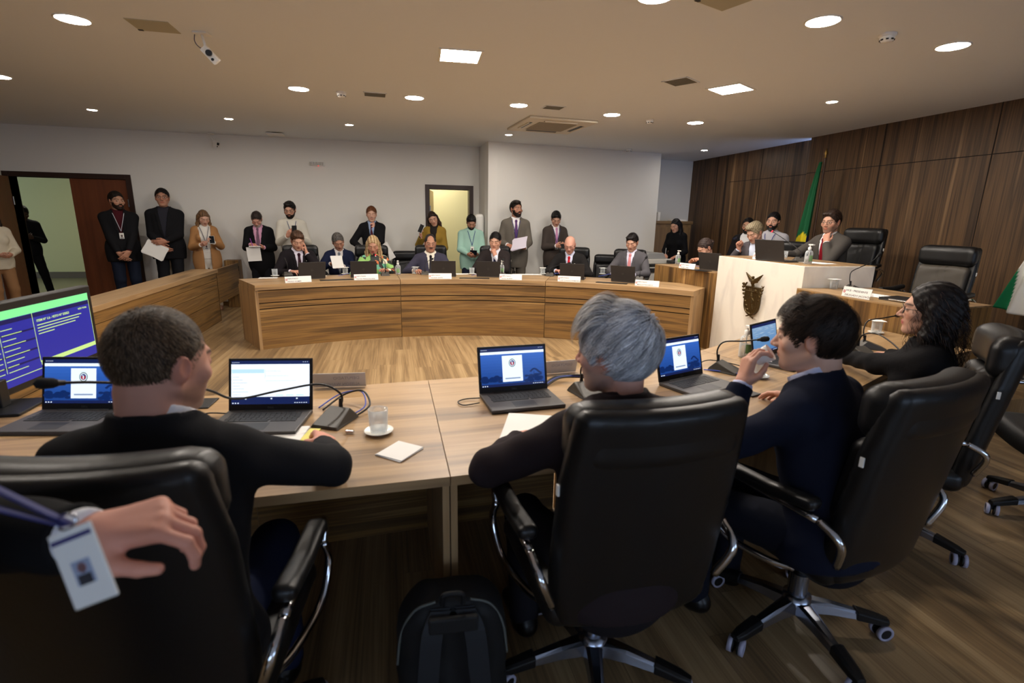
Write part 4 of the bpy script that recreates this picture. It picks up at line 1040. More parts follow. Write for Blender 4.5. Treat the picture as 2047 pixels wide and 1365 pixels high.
def plate(loc, rz, lines, lab, w=.17, h=.062, back=False, sx=1.0):
    t = place(empty('name_plate'), loc, rz, lab, 'name plate', 'deputies name plates')
    mb = MB(); mb.prism([(-.028, 0), (.028, 0), (0, h)], -w/2, w/2, m_acryl, M=Matrix.Rotation(PI/2, 4, 'Y') @ Matrix.Rotation(PI/2, 4, 'Z')) if False else mb.shape([(-w/2, -.028, 0), (w/2, -.028, 0), (w/2, -.008, h), (-w/2, -.008, h), (-w/2, .02, 0), (w/2, .02, 0), (w/2, -.006, h), (-w/2, -.006, h)], [(0, 1, 2, 3), (7, 6, 5, 4), (3, 2, 6, 7)], m_acryl); mb.build('stand', t)
    an = math.atan2(h, .02)
    Mf = Matrix.Translation((0, -.0285, .0005)) @ Matrix.Rotation(an, 4, 'X')
    mb = MB(); L = math.hypot(h, .02); mb.box((-w/2+.002, .002, -.0005), (w/2-.002, L-.002, .0005), m_paper, M=Mf); card = mb.build('card', t)
    def crest(M0):
        mb = MB()
        for i in range(12): a = 2*PI*i/12; mb.box((.0095*math.cos(a)-.002, .012*math.sin(a)-.002, 0), (.0095*math.cos(a)+.002, .012*math.sin(a)+.002, .0006), m_redink if i % 3 else m_ink, M=M0)
        mb.box((-.0055, -.007, 0), (.0055, .007, .0006), m_redink, M=M0); mb.box((-.0015, -.005, .0006), (.0015, .005, .0009), m_paper, M=M0); mb.build('crest', card)
    crest(Mf @ Matrix.Translation((-w/2+.018, L*.5, .0005)))
    for i, l in enumerate(lines):
        ww = (w-.036)/max(len(l)*.0118, .01); text(l, .0215, m_ink, card, Mf @ Matrix.Translation((-w/2+.029, L*(.55-.43*i), .0006)), 'lettering', sx=min(ww, 1.05))
    if back:
        Mb = Matrix.Translation((0, -.0265, .0005)) @ Matrix.Rotation(an, 4, 'X') @ Matrix.Rotation(PI, 4, 'Y')
        mb = MB(); mb.box((-w/2+.002, .002, -.0005), (w/2-.002, L-.002, .0004), mat('card_back', (205, 200, 200), rough=.8), M=Mb); bk = mb.build('card_back', t)
        for i, l in enumerate(lines):
            ww = (w-.036)/max(len(l)*.0118, .01); Mm = Mb @ Matrix.Translation((w/2-.029, L*(.55-.43*i), .0006)) @ Matrix.Diagonal((-1, 1, 1, 1))
            text(l, .0215, mat('ink_through_card', (150, 146, 156), rough=.8), bk, Mm, 'lettering', sx=min(ww, 1.05))
    return t
PL = [(596, 562, ['DEPUTADO', 'PAULO GOMES'], 'first white name plate on the curved desk, at its free end'), (732, 558.5, ['DEPUTADA', 'FLAVIA FRANCISCHINI'], 'white name plate in front of the blonde deputy laptop'), (880, 556, ['DEPUTADO', 'HUSSEIN BAKRI'], 'white name plate below the moustached deputy laptop'),
      (1021, 556, ['DEPUTADO', 'GUGU BUENO'], 'white name plate below the sanitizer of the curved desk'), (1138, 557.5, ['DEPUTADO', 'LUIZ CLAUDIO ROMANELLI'], 'white name plate below the bald deputy laptop'), (1294, 566, ['DEPUTADO', 'MARCIO PACHECO'], 'white name plate at the secretary end of the curved desk')]
for u, v, ln, lab in PL:
    p = atz(u, v, .76); an = math.atan2(p[1]-AY, p[0]-AX); q = arc(an, AR+.045)
    k = (q[1])/ray(u, v)[1]; place(plate((ray(u, v)[0]*k, q[1], zd), an-PI/2, ln, lab, w=.30, h=.075), (ray(u, v)[0]*k, q[1], zd), an-PI/2)
plate((3.72, 5.97, .9605), R(-68), ['DEPUTADO', 'HUGO LIRA'], 'white name plate on the raised secretary desk', w=.24, h=.07)
plate((3.90, 4.82, 1.1645), R(-84), ['PRESIDENTE', 'TIAGO AMARAL'], 'white name plate on the marble president desk', w=.26, h=.075)
plate((3.76, 3.47, .9605), R(-84), ['VICE - PRESIDENTE', 'DELEGADO JACOVÓS'], 'white name plate on the vice president desk', w=.25, h=.085)
plate((-.26, 2.40, zd), R(176), ['DEPUTADO', 'ALISSON WANDSCHEER'], 'name plate seen from behind beside the white page laptop', w=.24, h=.075, back=True)
plate((.84, 2.44, zd), R(186), ['DEPUTADO'], 'name plate seen from behind at the grey haired man laptop', w=.20, h=.075, back=True)
def sheets(loc, rz, w, d, n, lab, name='paper_sheet', lines=True, curl=.0, tilt=None, m=None):
    t = place(empty(name), loc, rz, lab, 'papers')
    if tilt is not None: t.rotation_euler = tilt
    for k in range(n):
        V = []; Fc = []; N = 8; a = rnd.uniform(-.05, .05) if k else 0
        for i in range(N+1):
            for j in range(N+1):
                x = -w/2+w*i/N; y = -d/2+d*j/N; V.append((x*math.cos(a)-y*math.sin(a), x*math.sin(a)+y*math.cos(a), .001+k*.0012+curl*((x/w)**2+(y/d)**3)*(1 if k == n-1 else .3)))
        for i in range(N):
            for j in range(N): Fc.append((i*(N+1)+j, (i+1)*(N+1)+j, (i+1)*(N+1)+j+1, i*(N+1)+j+1))
        mb = MB(); mb.shape(V, Fc, m or m_paper, smooth=True); sh = mb.build('sheet', t)
    if lines:
        mb = MB(); z = .0018+(n-1)*.0012+.0006
        for i in range(14):
            y = d*.38-i*d*.055; x1 = w*.38*(1 if i % 4 else .2)
            mb.box((-w*.38, y-.0012, z), (x1, y+.0012, z+.0003), mat('print_grey', (168, 164, 168), rough=.9))
        mb.build('printed_text', sh)
    return t
sheets((-.47, 1.82, zd), R(-8), .25, .30, 3, 'printed white sheets under the arm of greying short haired man', curl=.006)
mb = MB(); mb.box((-.02, -.15, .0), (.02, .15, .004), mat('yellow_paper', (226, 216, 120), rough=.8)); tag(mb.build('yellow_folder', M=Matrix.Translation((-.335, 1.78, zd)) @ Matrix.Rotation(R(-12), 4, 'Z')), 'yellow folder edge under the printed sheets', 'folder')
sheets((-1.0, 2.03, zd+.018), R(30), .15, .10, 1, 'white card lying on the laptop by the monitor', lines=False)
sheets((.50, 1.78, zd), R(-20), .21, .297, 2, 'white sheets under the elbow of grey haired man', lines=False)
t = place(empty('paper_napkin'), (.003, 1.672, zd), R(48), 'folded white napkin on the desk below the glass', 'napkin')
mb = MB(); mb.box((-.062, -.055, 0), (.062, .055, .003), m_paper); mb.box((-.06, -.055, .0035), (.062, .053, .006), m_paper, M=Matrix.Rotation(.05, 4, 'Z')); mb.build('folded_layers', t, bevel=.001)
sheets((2.15, 2.02, zd), R(12), .16, .12, 2, 'crumpled white tissue before the drinking man chest', lines=False, curl=.05)
for u, v, w, d, rz, lab in ((535, 556, .22, .12, 5, 'white sheet at the free end of the curved desk'), (925, 548, .4, .15, 0, 'white papers between two laptops of the curved desk'), (1055, 549, .42, .14, -3, 'white papers between chin leaning and bald deputies'), (640, 552, .16, .06, 3, 'white pad before the deputy with finger at temple')):
    p = atz(u, v, .762); sheets((p[0], p[1]+.03, zd), R(rz), w, d, 2, lab, lines=False)
sheets((4.05, 3.52, .9605), R(10), .22, .30, 2, 'white sheets on the vice president desk beside the microphone', lines=False)
sheets((4.22, 4.42, 1.1645), R(10), .2, .28, 2, 'white sheets on the marble desk under president arm', lines=False)
# flat black cable hatches in the desk tops, and cables
for i, (u0, u1, v, z, lab) in enumerate(((640, 706, 558, .76, 'black cable hatch between first two curved desk laptops'), (912, 985, 554, .76, 'black cable hatch below the logo laptop'), (1196, 1250, 560, .76, 'black cable hatch near the pink tie deputy laptop'))):
    a, b = atz(u0, v, z), atz(u1, v, z); c = (a+b)/2; an = math.atan2(c[1]-AY, c[0]-AX); q = arc(an, AR+.12); k = q[1]/ray((u0+u1)/2, v)[1]
    mb = MB(); mb.box((-.2, -.045, 0), (.2, .045, .006), m_bplast); place(mb.build('cable_hatch', bevel=.002), (ray((u0+u1)/2, v)[0]*k, q[1], zd), an-PI/2, lab, 'cable hatch', 'black cable hatches in the desks')
for x, y, z, rz, lab in ((-.88, 2.30, .76, -4, 'black cable hatch behind the short haired man cheek'), (1.13, 2.46, .76, 8, 'black cable hatch behind the grey haired head'), (4.0, 4.62, 1.164, 92, 'black cable hatch in the marble desk top'), (3.95, 2.98, .96, 100, 'black cable hatch at the corner of vice president desk'), (3.75, 5.72, .96, 105, 'black cable hatch under the secretary laptop')):
    mb = MB(); mb.box((-.12, -.06, 0), (.12, .06, .006), m_bplast); place(mb.build('cable_hatch', bevel=.002), (x, y, z+.0005), R(rz), lab, 'cable hatch', 'black cable hatches in the desks')
def cable(pts, lab, m=m_bplast, r=.0028, grp='loose cables on the desks'):
    mb = MB(); mb.tube(catmull(pts, 8), r, m, 8); tag(mb.build('cable'), lab, 'cable', grp)
cable([(-.30, 2.12, .765), (-.22, 2.2, .80), (-.14, 2.16, .825), (-.11, 2.08, .79), (-.16, 2.03, .766)], 'black looped cable above the grey microphone base', r=.004)
cable([(-.32, 2.15, .765), (-.24, 2.24, .79), (-.15, 2.20, .81), (-.13, 2.1, .78), (-.18, 2.04, .766)], 'blue looped cable above the grey microphone base', m_bluecable, .003)
cable([(-.68, 2.05, .768), (-.74, 2.02, .765), (-.78, 2.06, .77), (-.74, 2.12, .78), (-.66, 2.12, .775)], 'short black cable plugged beside the white page laptop')
cable([(.35, 2.08, .768), (.28, 2.07, .766), (.26, 2.11, .768), (.30, 2.14, .768), (.36, 2.13, .772)], 'short black cable plugged in laptop before the grey haired man')
for k in range(5):
    cable([(.71, 2.26+k*.012, .765), (.80, 2.31+k*.01, .785), (.92, 2.27-k*.01, .79+k*.006), (1.0, 2.16-k*.012, .79), (.99, 2.08, .77)], 'bundled cable %s behind the grey haired man cheek' % ['lowest', 'second lowest', 'middle', 'second highest', 'topmost'][k], m_bluecable if k == 2 else m_bplast)
cable([(1.62, 2.42, .78), (1.72, 2.44, .80), (1.84, 2.30, .79), (1.80, 2.18, .77), (1.68, 2.14, .766)], 'black cable curling round microphone base near the drinking man', r=.003)
cable([(1.64, 2.38, .766), (1.74, 2.30, .77), (1.82, 2.2, .768), (1.74, 2.12, .766), (1.66, 2.12, .77)], 'blue cable in front of the microphone near drinking man', m_bluecable, .003)
cable([(3.92, 3.40, .965), (3.9, 3.2, .966), (3.96, 3.05, .966), (4.1, 3.1, .966)], 'black cable beside the closed laptop on vice president desk')
for u, v, lab in ((585, 548, 'blue cable before the deputy with finger at temple'), (695, 552, 'blue cable beside the blonde deputy cup'), (960, 551, 'blue cable arching before the logo laptop'), (1120, 549, 'blue cable before the bald deputy laptop'), (1213, 553, 'blue cable before the pink tie deputy laptop')):
    p = atz(u, v, .762)
    cable([(p[0]-.12, p[1]+.02, .766), (p[0]-.05, p[1]-.02, .785), (p[0]+.03, p[1]-.01, .80), (p[0]+.09, p[1], .78), (p[0]+.12, p[1]-.03, .766)], lab, m_bluecable)
p = atz(1390, 533, .97); cable([(p[0]-.1, p[1]+.25, .966), (p[0], p[1]+.1, .99), (p[0]+.02, p[1], .975), (p[0]+.05, p[1]-.1, .966)], 'blue cable on the secretary desk beside the name plate', m_bluecable)
# phone near P3 arm, pen
mb = MB(); mb.box((-.035, -.07, 0), (.035, .07, .008), m_dplast); tag(mb.build('smartphone', bevel=.003, M=Matrix.Translation((1.62, 2.02, zd)) @ Matrix.Rotation(R(20), 4, 'Z')), 'dark phone beside the laptop in front of the drinking man', 'phone')
mb = MB(); mb.cyl((2.72, 2.28, .766), (2.98, 2.22, .766), .006, m_chrome, 8); tag(mb.build('metal_pen'), 'shiny metal pen lying below low hanging foam microphone', 'pen')
mb = MB(); mb.cyl((-.19, 1.87, .768), (-.16, 1.86, .768), .006, m_chrome, 10); tag(mb.build('pen'), 'metal pen tip poking from the hand on the desk', 'pen')

# ------------------------------------------------------------------ monitor on the near desk
a = Vector((-1.56, 3.06, 0)); t = place(empty('monitor'), (-1.545, 2.62, .76), 0, 'black computer monitor with blue and yellow voting screen', 'monitor')
Mm = Matrix.Rotation(R(86), 4, 'Z')     # local x runs along +y, screen faces +x
w, zb, zt = .84, .04, .42
mb = MB(); mb.box((-w/2, 0, zb), (w/2, .045, zt), m_bplast, M=Mm); mb.build('housing', t, bevel=.006)
mb = MB()
def mq(x0, x1, z0, z1, m, l):
    y = -.0006-.0004*l; mb.face([Mm @ Vector(p) for p in ((x0, y, z0), (x1, y, z0), (x1, y, z1), (x0, y, z1))], m)
sx0, sx1, sz0, sz1 = -w/2+.03, w/2-.03, zb+.03, zt-.035
mblue, mdk, mgr, mye = em('vote_blue', (40, 46, 168), .9), em('vote_navy', (18, 22, 96), .8), em('vote_green', (140, 250, 160), 1.05), em('vote_yellow', (214, 246, 150), 1.0)
mq(sx0, sx1, sz0, sz1, mblue, 0); mq(sx0, sx1, sz1-.035, sz1, mgr, 1)
mid = sx0+(sx1-sx0)*.50; mq(sx0, sx1, sz1-.055, sz1-.037, mdk, 1)
mq(mid, mid+.003, sz0+.06, sz1-.035, mye, 2); mq(mid+.003, sx1, sz0+.045, sz0+.065, mye, 2); mq(sx0, mid, sz0+.03, sz0+.033, mye, 2); mq(sx1-.003, sx1, sz0+.05, sz1-.035, mye, 3)
mq(mid-.19, mid-.1875, sz0+.06, sz1-.06, mye, 3)
for i in range(9):
    z = sz1-.075-i*.022; mq(sx0, mid, z-.008, z, mdk, 1) if i % 2 else None
    mq(mid-.18, mid-.18+.06+(i*53 % 7)*.012, z-.004, z-.001, mye, 3); mq(mid-.23, mid-.20, z-.004, z-.001, mye, 3)
for i in range(4): mq(mid+.02, mid+.10+[.22, .2, .17, .02][i], sz1-.095-i*.013, sz1-.091-i*.013, mye, 3)
mb.build('screen', t)
Mt = Matrix.Rotation(R(86), 4, 'Z') @ Matrix.Rotation(PI/2, 4, 'X')
text('ITEM Nº 1.6 - VETO Nº 5/2023', .015, mye, t, Mm @ Matrix.Translation((mid+.02, -.003, sz1-.078)) @ Matrix.Rotation(PI/2, 4, 'X'), 'screen_lettering', sx=1.1)
text('VETO TOTAL', .011, mye, t, Mm @ Matrix.Translation((sx1-.09, -.003, sz1-.072)) @ Matrix.Rotation(PI/2, 4, 'X'), 'screen_lettering')
mb = MB(); mb.box((-.10, -.35, 0), (.10, -.15, .012), m_bplast); mb.box((-.02, -.27, .012), (.0, -.22, .12), m_bplast); mb.build('stand', t, bevel=.003)

# ------------------------------------------------------------------ backpack on the floor
t = place(empty('backpack'), (.135, 1.24, 0), R(-4), 'black backpack standing on the floor against the desk leg', 'backpack')
def bag(P):
    x, y, z = P[:, 0], P[:, 1], P[:, 2]
    w = .17-.06*np.clip((z-.30)/.17, 0, 1)**2
    q = np.stack([x*.17/w, y-.09-.02*np.sin(z*6), z-.235], 1)
    return (rbox(q, (0, 0, 0), (.17, .085, .235), .07)+.003*np.sin(z*40+x*25)*np.sin(x*30))*.85
V, F = sdf_mesh(bag, (-.22, -.05, 0), (.22, .24, .50), .010); m_bag = mat('black_nylon', (16, 17, 19), rough=.7, bump=(300, .5, .001)); np_mesh('body', V, F, m_bag, t)
for s in (-1, 1):
    mb = MB(); pts = catmull([(s*.035, .02, .45), (s*.06, -.012, .40), (s*.075, -.02, .25), (s*.09, -.012, .10), (s*.10, .0, .04)], 5)
    V = []; Fc = []
    for i, p in enumerate(pts):
        for dx, dy in ((-.03, 0), (.03, 0), (.03, .012), (-.03, .012)): V.append((p[0]+dx, p[1]+dy-.004, p[2]))
    for i in range(len(pts)-1):
        for j in range(4): Fc.append((i*4+j, i*4+(j+1) % 4, (i+1)*4+(j+1) % 4, (i+1)*4+j))
    mb.shape(V, Fc, mat('strap_webbing', (30, 33, 38), rough=.7)); mb.build('shoulder_strap', t)
    mb = MB(); mb.tube(catmull([(s*.05, .03, .472), (s*.11, .04, .44), (s*.15, .05, .36), (s*.165, .05, .25)], 6), .004, mat('grey_piping', (90, 94, 90), rough=.5)); mb.build('piping', t)
mb = MB(); mb.tube(catmull([(-.03, .03, .46), (-.025, .02, .50), (.025, .02, .50), (.03, .03, .46)], 6), .007, m_bag); mb.build('top_handle', t)
mb = MB(); mb.box((-.07, -.018, .40), (.07, .0, .45), m_bag); mb.build('strap_yoke', t, bevel=.006)

# ------------------------------------------------------------------ flags
def flag(name, top, length, width, lab, colfn, rz=0, seed=1, mname='flag_cloth', tail=0.0):
    t = place(empty(name), (top[0], top[1], 0), rz, lab, 'flag')
    mb = MB(); mb.cyl((0, 0, .05), (0, 0, top[2]), .014, mat('flag_pole_wood', (70, 46, 28), rough=.4), 12); mb.build('pole', t)
    mb = MB(); mb.lathe([(.014, 0), (.022, .01), (.012, .03), (.026, .06), (.0001, .13)], mat('pole_finial', (120, 92, 44), rough=.35, metal=.8), 14, M=Matrix.Translation((0, 0, top[2]))); mb.build('finial', t)
    mb = MB(); mb.lathe([(.16, 0), (.16, .03), (.05, .05), (.03, .1)], mat('flag_pole_wood'), 24); mb.build('foot', t)
    N, K = 70, 60; V = []; C = []
    for i in range(N+1):
        s = i/N; z = top[2]-.05-length*s
        for j in range(K+1):
            u = j/K; wd = .05+width*(s**.8)
            fold = math.sin(u*PI*5+seed+s*1.5)*(.012+.04*s)*(1-.2*u)
            V.append((-(u*wd)*1.0+.02, -.05-fold-.05*s, z-tail*u*u*(s))); C.append(srgb(colfn(u, s)))
    F = [(i*(K+1)+j, i*(K+1)+j+1, (i+1)*(K+1)+j+1, (i+1)*(K+1)+j) for i in range(N) for j in range(K)]
    o = np_mesh('cloth', V, F, vcol_mat(mname, rough=.7), t, col=C)
    md = o.modifiers.new('thick', 'SOLIDIFY'); md.thickness = .002
    return t
def brazil(u, s):
    # cloth hangs from a corner: the rhombus shows as a slanted yellow band with a blue part
    a = s*1.35-.25; b = u*.9+.1*math.sin(s*3)
    if s > .50+.25*abs(u-.5) and .22 < u+(s-.7)*.2 < .74: return (226, 206, 30)
    if u < .34 and .56 < s < .80: return (28, 46, 110) if abs(s-.68-u*.2) > .015 else (235, 235, 230)
    return (8, 92, 52)
def parana(u, s):
    if u+s*.6 > 1.42: return (16, 120, 74)
    if (u-.10)**2+(s-.62)**2 < .02: return (50, 80, 190)
    d = math.hypot(u-.2, (s-.36)*1.2)
    if abs(d-.14) < .012 or (abs(d-.14) < .05 and math.sin(math.atan2(s-.36, u-.2)*26) > .35): return (30, 92, 58)
    return (226, 224, 218)
pt = atx(1650, 316, 5.72)
flag('brazil_flag', (5.72, pt[1], pt[2]), 1.72, .42, 'hanging green and yellow flag with blue disc behind president', brazil, R(-100), tail=.1)
pq = atx(2046, 330, 5.70)
flag('state_flag', (5.66, 3.16, 2.15), 1.35, .52, 'white and green hanging flag with leafy wreath at the picture edge', parana, R(-100), seed=2, tail=-.05)
# ------------------------------------------------------------------ people
m_skin = vcol_mat('skin', rough=.5, spec=.35, bump=(180, .12, .0008))
m_hair = vcol_mat('hair_strands', rough=.5, spec=.3)
SKIN = dict(fair=(212, 168, 146), light=(200, 154, 130), tan=(180, 132, 108), olive=(186, 142, 116), brown=(120, 84, 66), dark=(70, 48, 38), pink=(210, 156, 136))
def cloth(name, rgb, rough=.85, bump=(140, .35, .0012), sheen=0): return mat('cloth_'+name, rgb, rough=rough, spec=.15, bump=bump)
def torso_sdf(q, st):
    """q in torso axes (x across, y forward, z up the spine from the hips), metres at scale 1"""
    b = st.get('belly', 0); fem = st.get('fem', 0); wd = st.get('wide', 1.0)
    d = ell(q, (0, 0, .03), (.165*wd, .12, .15))
    d = smin(d, ell(q, (0, .005+b*.03, .20), (.148*wd-.015*fem+b*.015, .105+b*.05, .17)), .06)
    d = smin(d, ell(q, (0, .0, .365), (.162*wd-.01*fem, .112, .185)), .06)
    if fem:
        for s in (-1, 1): d = smin(d, ell(q, (s*.07, .085, .345), (.055, .045, .055)), .03)
    sw = .138*wd-.010*fem
    d = smin(d, cap(q, (-sw, -.012, .462), (sw, -.012, .462), .052), .05)
    for s in (-1, 1): d = smin(d, cap(q, (s*.02, -.02, .515), (s*.13, -.016, .468), .048, .04), .04)
    return d
def neck_sdf(q, fat=0): return cap(q, (0, -.018, .47), (0, .012, .62), .056+fat)
def head_sdf(h, st):
    """h in head axes: x across, y forward, z up; origin between the ears"""
    jaw = st.get('jaw', 1.0); fem = st.get('fem', 0)
    d = ell(h, (0, -.016, .032), (.0735, .093, .088))
    d = smin(d, ell(h, (0, .030, .0), (.064, .066, .075)), .03)
    d = smin(d, ell(h, (0, .040, -.058), (.052*jaw-.004*fem, .052, .050)), .03)
    d = smin(d, ell(h, (0, .074, -.094), (.022*jaw, .018, .016)), .022)
    for s in (-1, 1):
        d = smin(d, cap(h, (s*.056*jaw, -.010, -.045), (s*.022, .06, -.090), .012), .025)
        d = smin(d, ell(h, (s*.046, .062, -.018), (.022, .018, .018)), .02)
    d = smin(d, cap(h, (-.030, .083, .026), (.030, .083, .026), .010), .018)
    for s in (-1, 1): d = smax(d, -ell(h, (s*.031, .100, .006), (.018, .015, .011)), .014)
    for s in (-1, 1): d = smin(d, ell(h, (s*.031, .080, .006), (.0165, .0135, .0125)), .004)
    d = smin(d, cap(h, (0, .088, .014), (0, .112, -.024), .0075, .0105), .010)
    for s in (-1, 1): d = smin(d, ell(h, (s*.011, .102, -.028), (.0085, .010, .0075)), .006)
    d = smin(d, ell(h, (0, .090, -.052), (.022, .010, .006)), .006); d = smin(d, ell(h, (0, .088, -.062), (.018, .010, .0065)), .006)
    d = smax(d, -ell(h, (0, .103, -.0568), (.020, .008, .0015)), .003)
    for s in (-1, 1):
        e = ell(h, (s*.076, -.010, -.004), (.009, .020, .032), rotm('y', s*8) @ rotm('z', s*-18))
        e = smax(e, -ell(h, (s*.086, -.006, .001), (.006, .012, .020)), .004)
        d = smin(d, e, .006)
    return d
def head_col(h, st):
    sk = np.array(srgb(SKIN[st.get('skin', 'light')])); C = np.tile(sk, (len(h), 1))
    def mixin(c, w): C[:] = C*(1-w[:, None])+np.array(srgb(c))*w[:, None]
    g = lambda c, r: np.exp(-np.clip(ell(h, c, r)/.004+.6, 0, 9))
    red = tuple(int(v) for v in np.clip(np.array(SKIN[st.get('skin', 'light')])*np.array([.98, .84, .82]), 0, 255))
    for s in (-1, 1): mixin(red, .45*g((s*.045, .075, -.022), (.02, .02, .016))); mixin(red, .6*g((s*.080, -.008, -.004), (.014, .022, .034)))
    mixin(red, .4*g((0, .112, -.022), (.012, .012, .012)))
    lip = st.get('lip', tuple(int(v) for v in np.array(SKIN[st.get('skin', 'light')])*np.array([.88, .70, .68])))
    mixin(lip, .9*np.clip(g((0, .094, -.0565), (.022, .012, .011)), 0, 1))
    if st.get('stubble'):
        a = np.clip((.0-h[:, 2]-.030)/.02, 0, 1)*np.clip((h[:, 1]+.02)/.03, 0, 1); a *= 1-np.clip(g((0, .094, -.0565), (.018, .014, .009)), 0, 1)
        mixin(st['stubble'], .55*a)
    if st.get('scalp'):
        a = np.clip((h[:, 2]-.03)/.02, 0, 1)*np.clip((.06-h[:, 1])/.03, 0, 1); mixin(st['scalp'], .35*a)
    hc = st.get('haircol', (40, 28, 20)); bc = st.get('brow', tuple(int(v*.8) for v in hc))
    for s in (-1, 1):
        t = np.clip((s*h[:, 0]-.014)/.036, 0, 1); zc = .0265+.006*np.sin(t*2.6)-.002*t
        w = np.exp(-((h[:, 2]-zc)/(.0042))**2)*(np.abs(s*h[:, 0]-.032) < .021)*(h[:, 1] > .06); mixin(bc, .9*w)
        if st.get('eyes', 1):
            r = np.hypot((h[:, 0]-s*.031), (h[:, 2]-.005)*2.5)
            op = (r < .0125)*(h[:, 1] > .082)
            lid = np.exp(-((r-.0130)/.0016)**2)*(h[:, 1] > .078)
            if st.get('look') == 'down':
                mixin((60, 40, 32), .8*np.exp(-((h[:, 2]-.000)/.0018)**2)*(np.abs(h[:, 0]-s*.031) < .014)*(h[:, 1] > .08))
            else:
                gx = st.get('gaze', 0)*.004
                mixin((205, 198, 190), op*1.0); ri = np.hypot(h[:, 0]-s*.031-gx, h[:, 2]-.006); mixin((44, 30, 24), (ri < .0062)*op*1.0); mixin((70, 44, 36), .7*lid)
    return C
def hair_sdf(h, kind, st):
    vol = st.get('vol', .012)
    base = ell(h, (0, -.016, .032), (.0735+vol*.5, .093+vol*.8, .088+vol*1.1))
    noise = (.0012*np.sin(h[:, 0]*230+h[:, 2]*60)+.001*np.sin(h[:, 1]*160-h[:, 2]*190+1))
    base = base+noise
    face = ell(h, (0, .135, -.030), (.094, .095, .125))
    hl = st.get('hairline', .0)
    temple = ell(h, (0, .115, .037), (.058, .052, .054+hl))
    if kind in ('short', 'side', 'volume'):
        d = smax(base, -face, .012); d = smax(d, -temple, .010)
        low = np.where(h[:, 1] > -.02, -.012, -.048)+np.clip((h[:, 1]+.045)/.03, 0, 1)*.02*0
        d = smax(d, (low-h[:, 2]), .01)
        for s in (-1, 1): d = smax(d, -ell(h, (s*.088, -.006, -.008), (.022, .026, .038)), .006)
        if kind == 'volume':
            d = smin(d, smax(ell(h, (.01*st.get('part', 1), .030, .098), (.062, .068, .034))+noise*1.4, -temple, .01), .02)
        if kind == 'side':
            d = smin(d, smax(ell(h, (.012*st.get('part', 1), .045, .090), (.062, .045, .026))+noise, -temple, .01), .018)
        return d
    if kind == 'recede':
        d = smax(base, -face, .012); d = smax(d, -ell(h, (0, .08, .075), (.05, .07, .07)), .01); d = smax(d, -.05-h[:, 2], .01)
        for s in (-1, 1): d = smax(d, -ell(h, (s*.088, -.006, -.008), (.022, .026, .038)), .006)
        return d
    if kind in ('long', 'bun'):
        d = smax(base, -face, .012); d = smax(d, -ell(h, (0, .118, .03), (.048, .05, .056)), .010)
        if kind == 'bun':
            d = smax(d, -.05-h[:, 2], .01)
            d = smin(d, ell(h, (0, -.115, .02), (.035, .03, .035)), .012); return d
        L = st.get('hlen', .26)
        for s in (-1, 1):
            fx = st.get('front', 1)
            d = smin(d, cap(h, (s*.068, -.01, .03), (s*.085, .0, -.10), .028, .03)+noise, .02)
            d = smin(d, cap(h, (s*.085, .0, -.10), (s*.085, .045*fx, -.10-L*.6), .032, .018)+noise*1.5, .02)
            d = smin(d, cap(h, (s*.05, -.07, .0), (s*.06, -.07, -.10-L*.5), .04, .03)+noise*1.5, .03)
        return d
    return base
def finger_chain(P, K, D, N, T, lens, radii, curl, spread, d, k=.004):
    """three bones from knuckle K, curling from D towards palm side N"""
    p = np.array(K, float); a0 = 0
    base = nrm(D+T*spread)
    for L, r0, r1, c in zip(lens, radii[:-1], radii[1:], curl):
        a0 += R(c); dr = base*math.cos(a0)+N*math.sin(a0); e = p+dr*L
        d = smin(d, cap(P, p, e, r0, r1), k); p = e
    return d
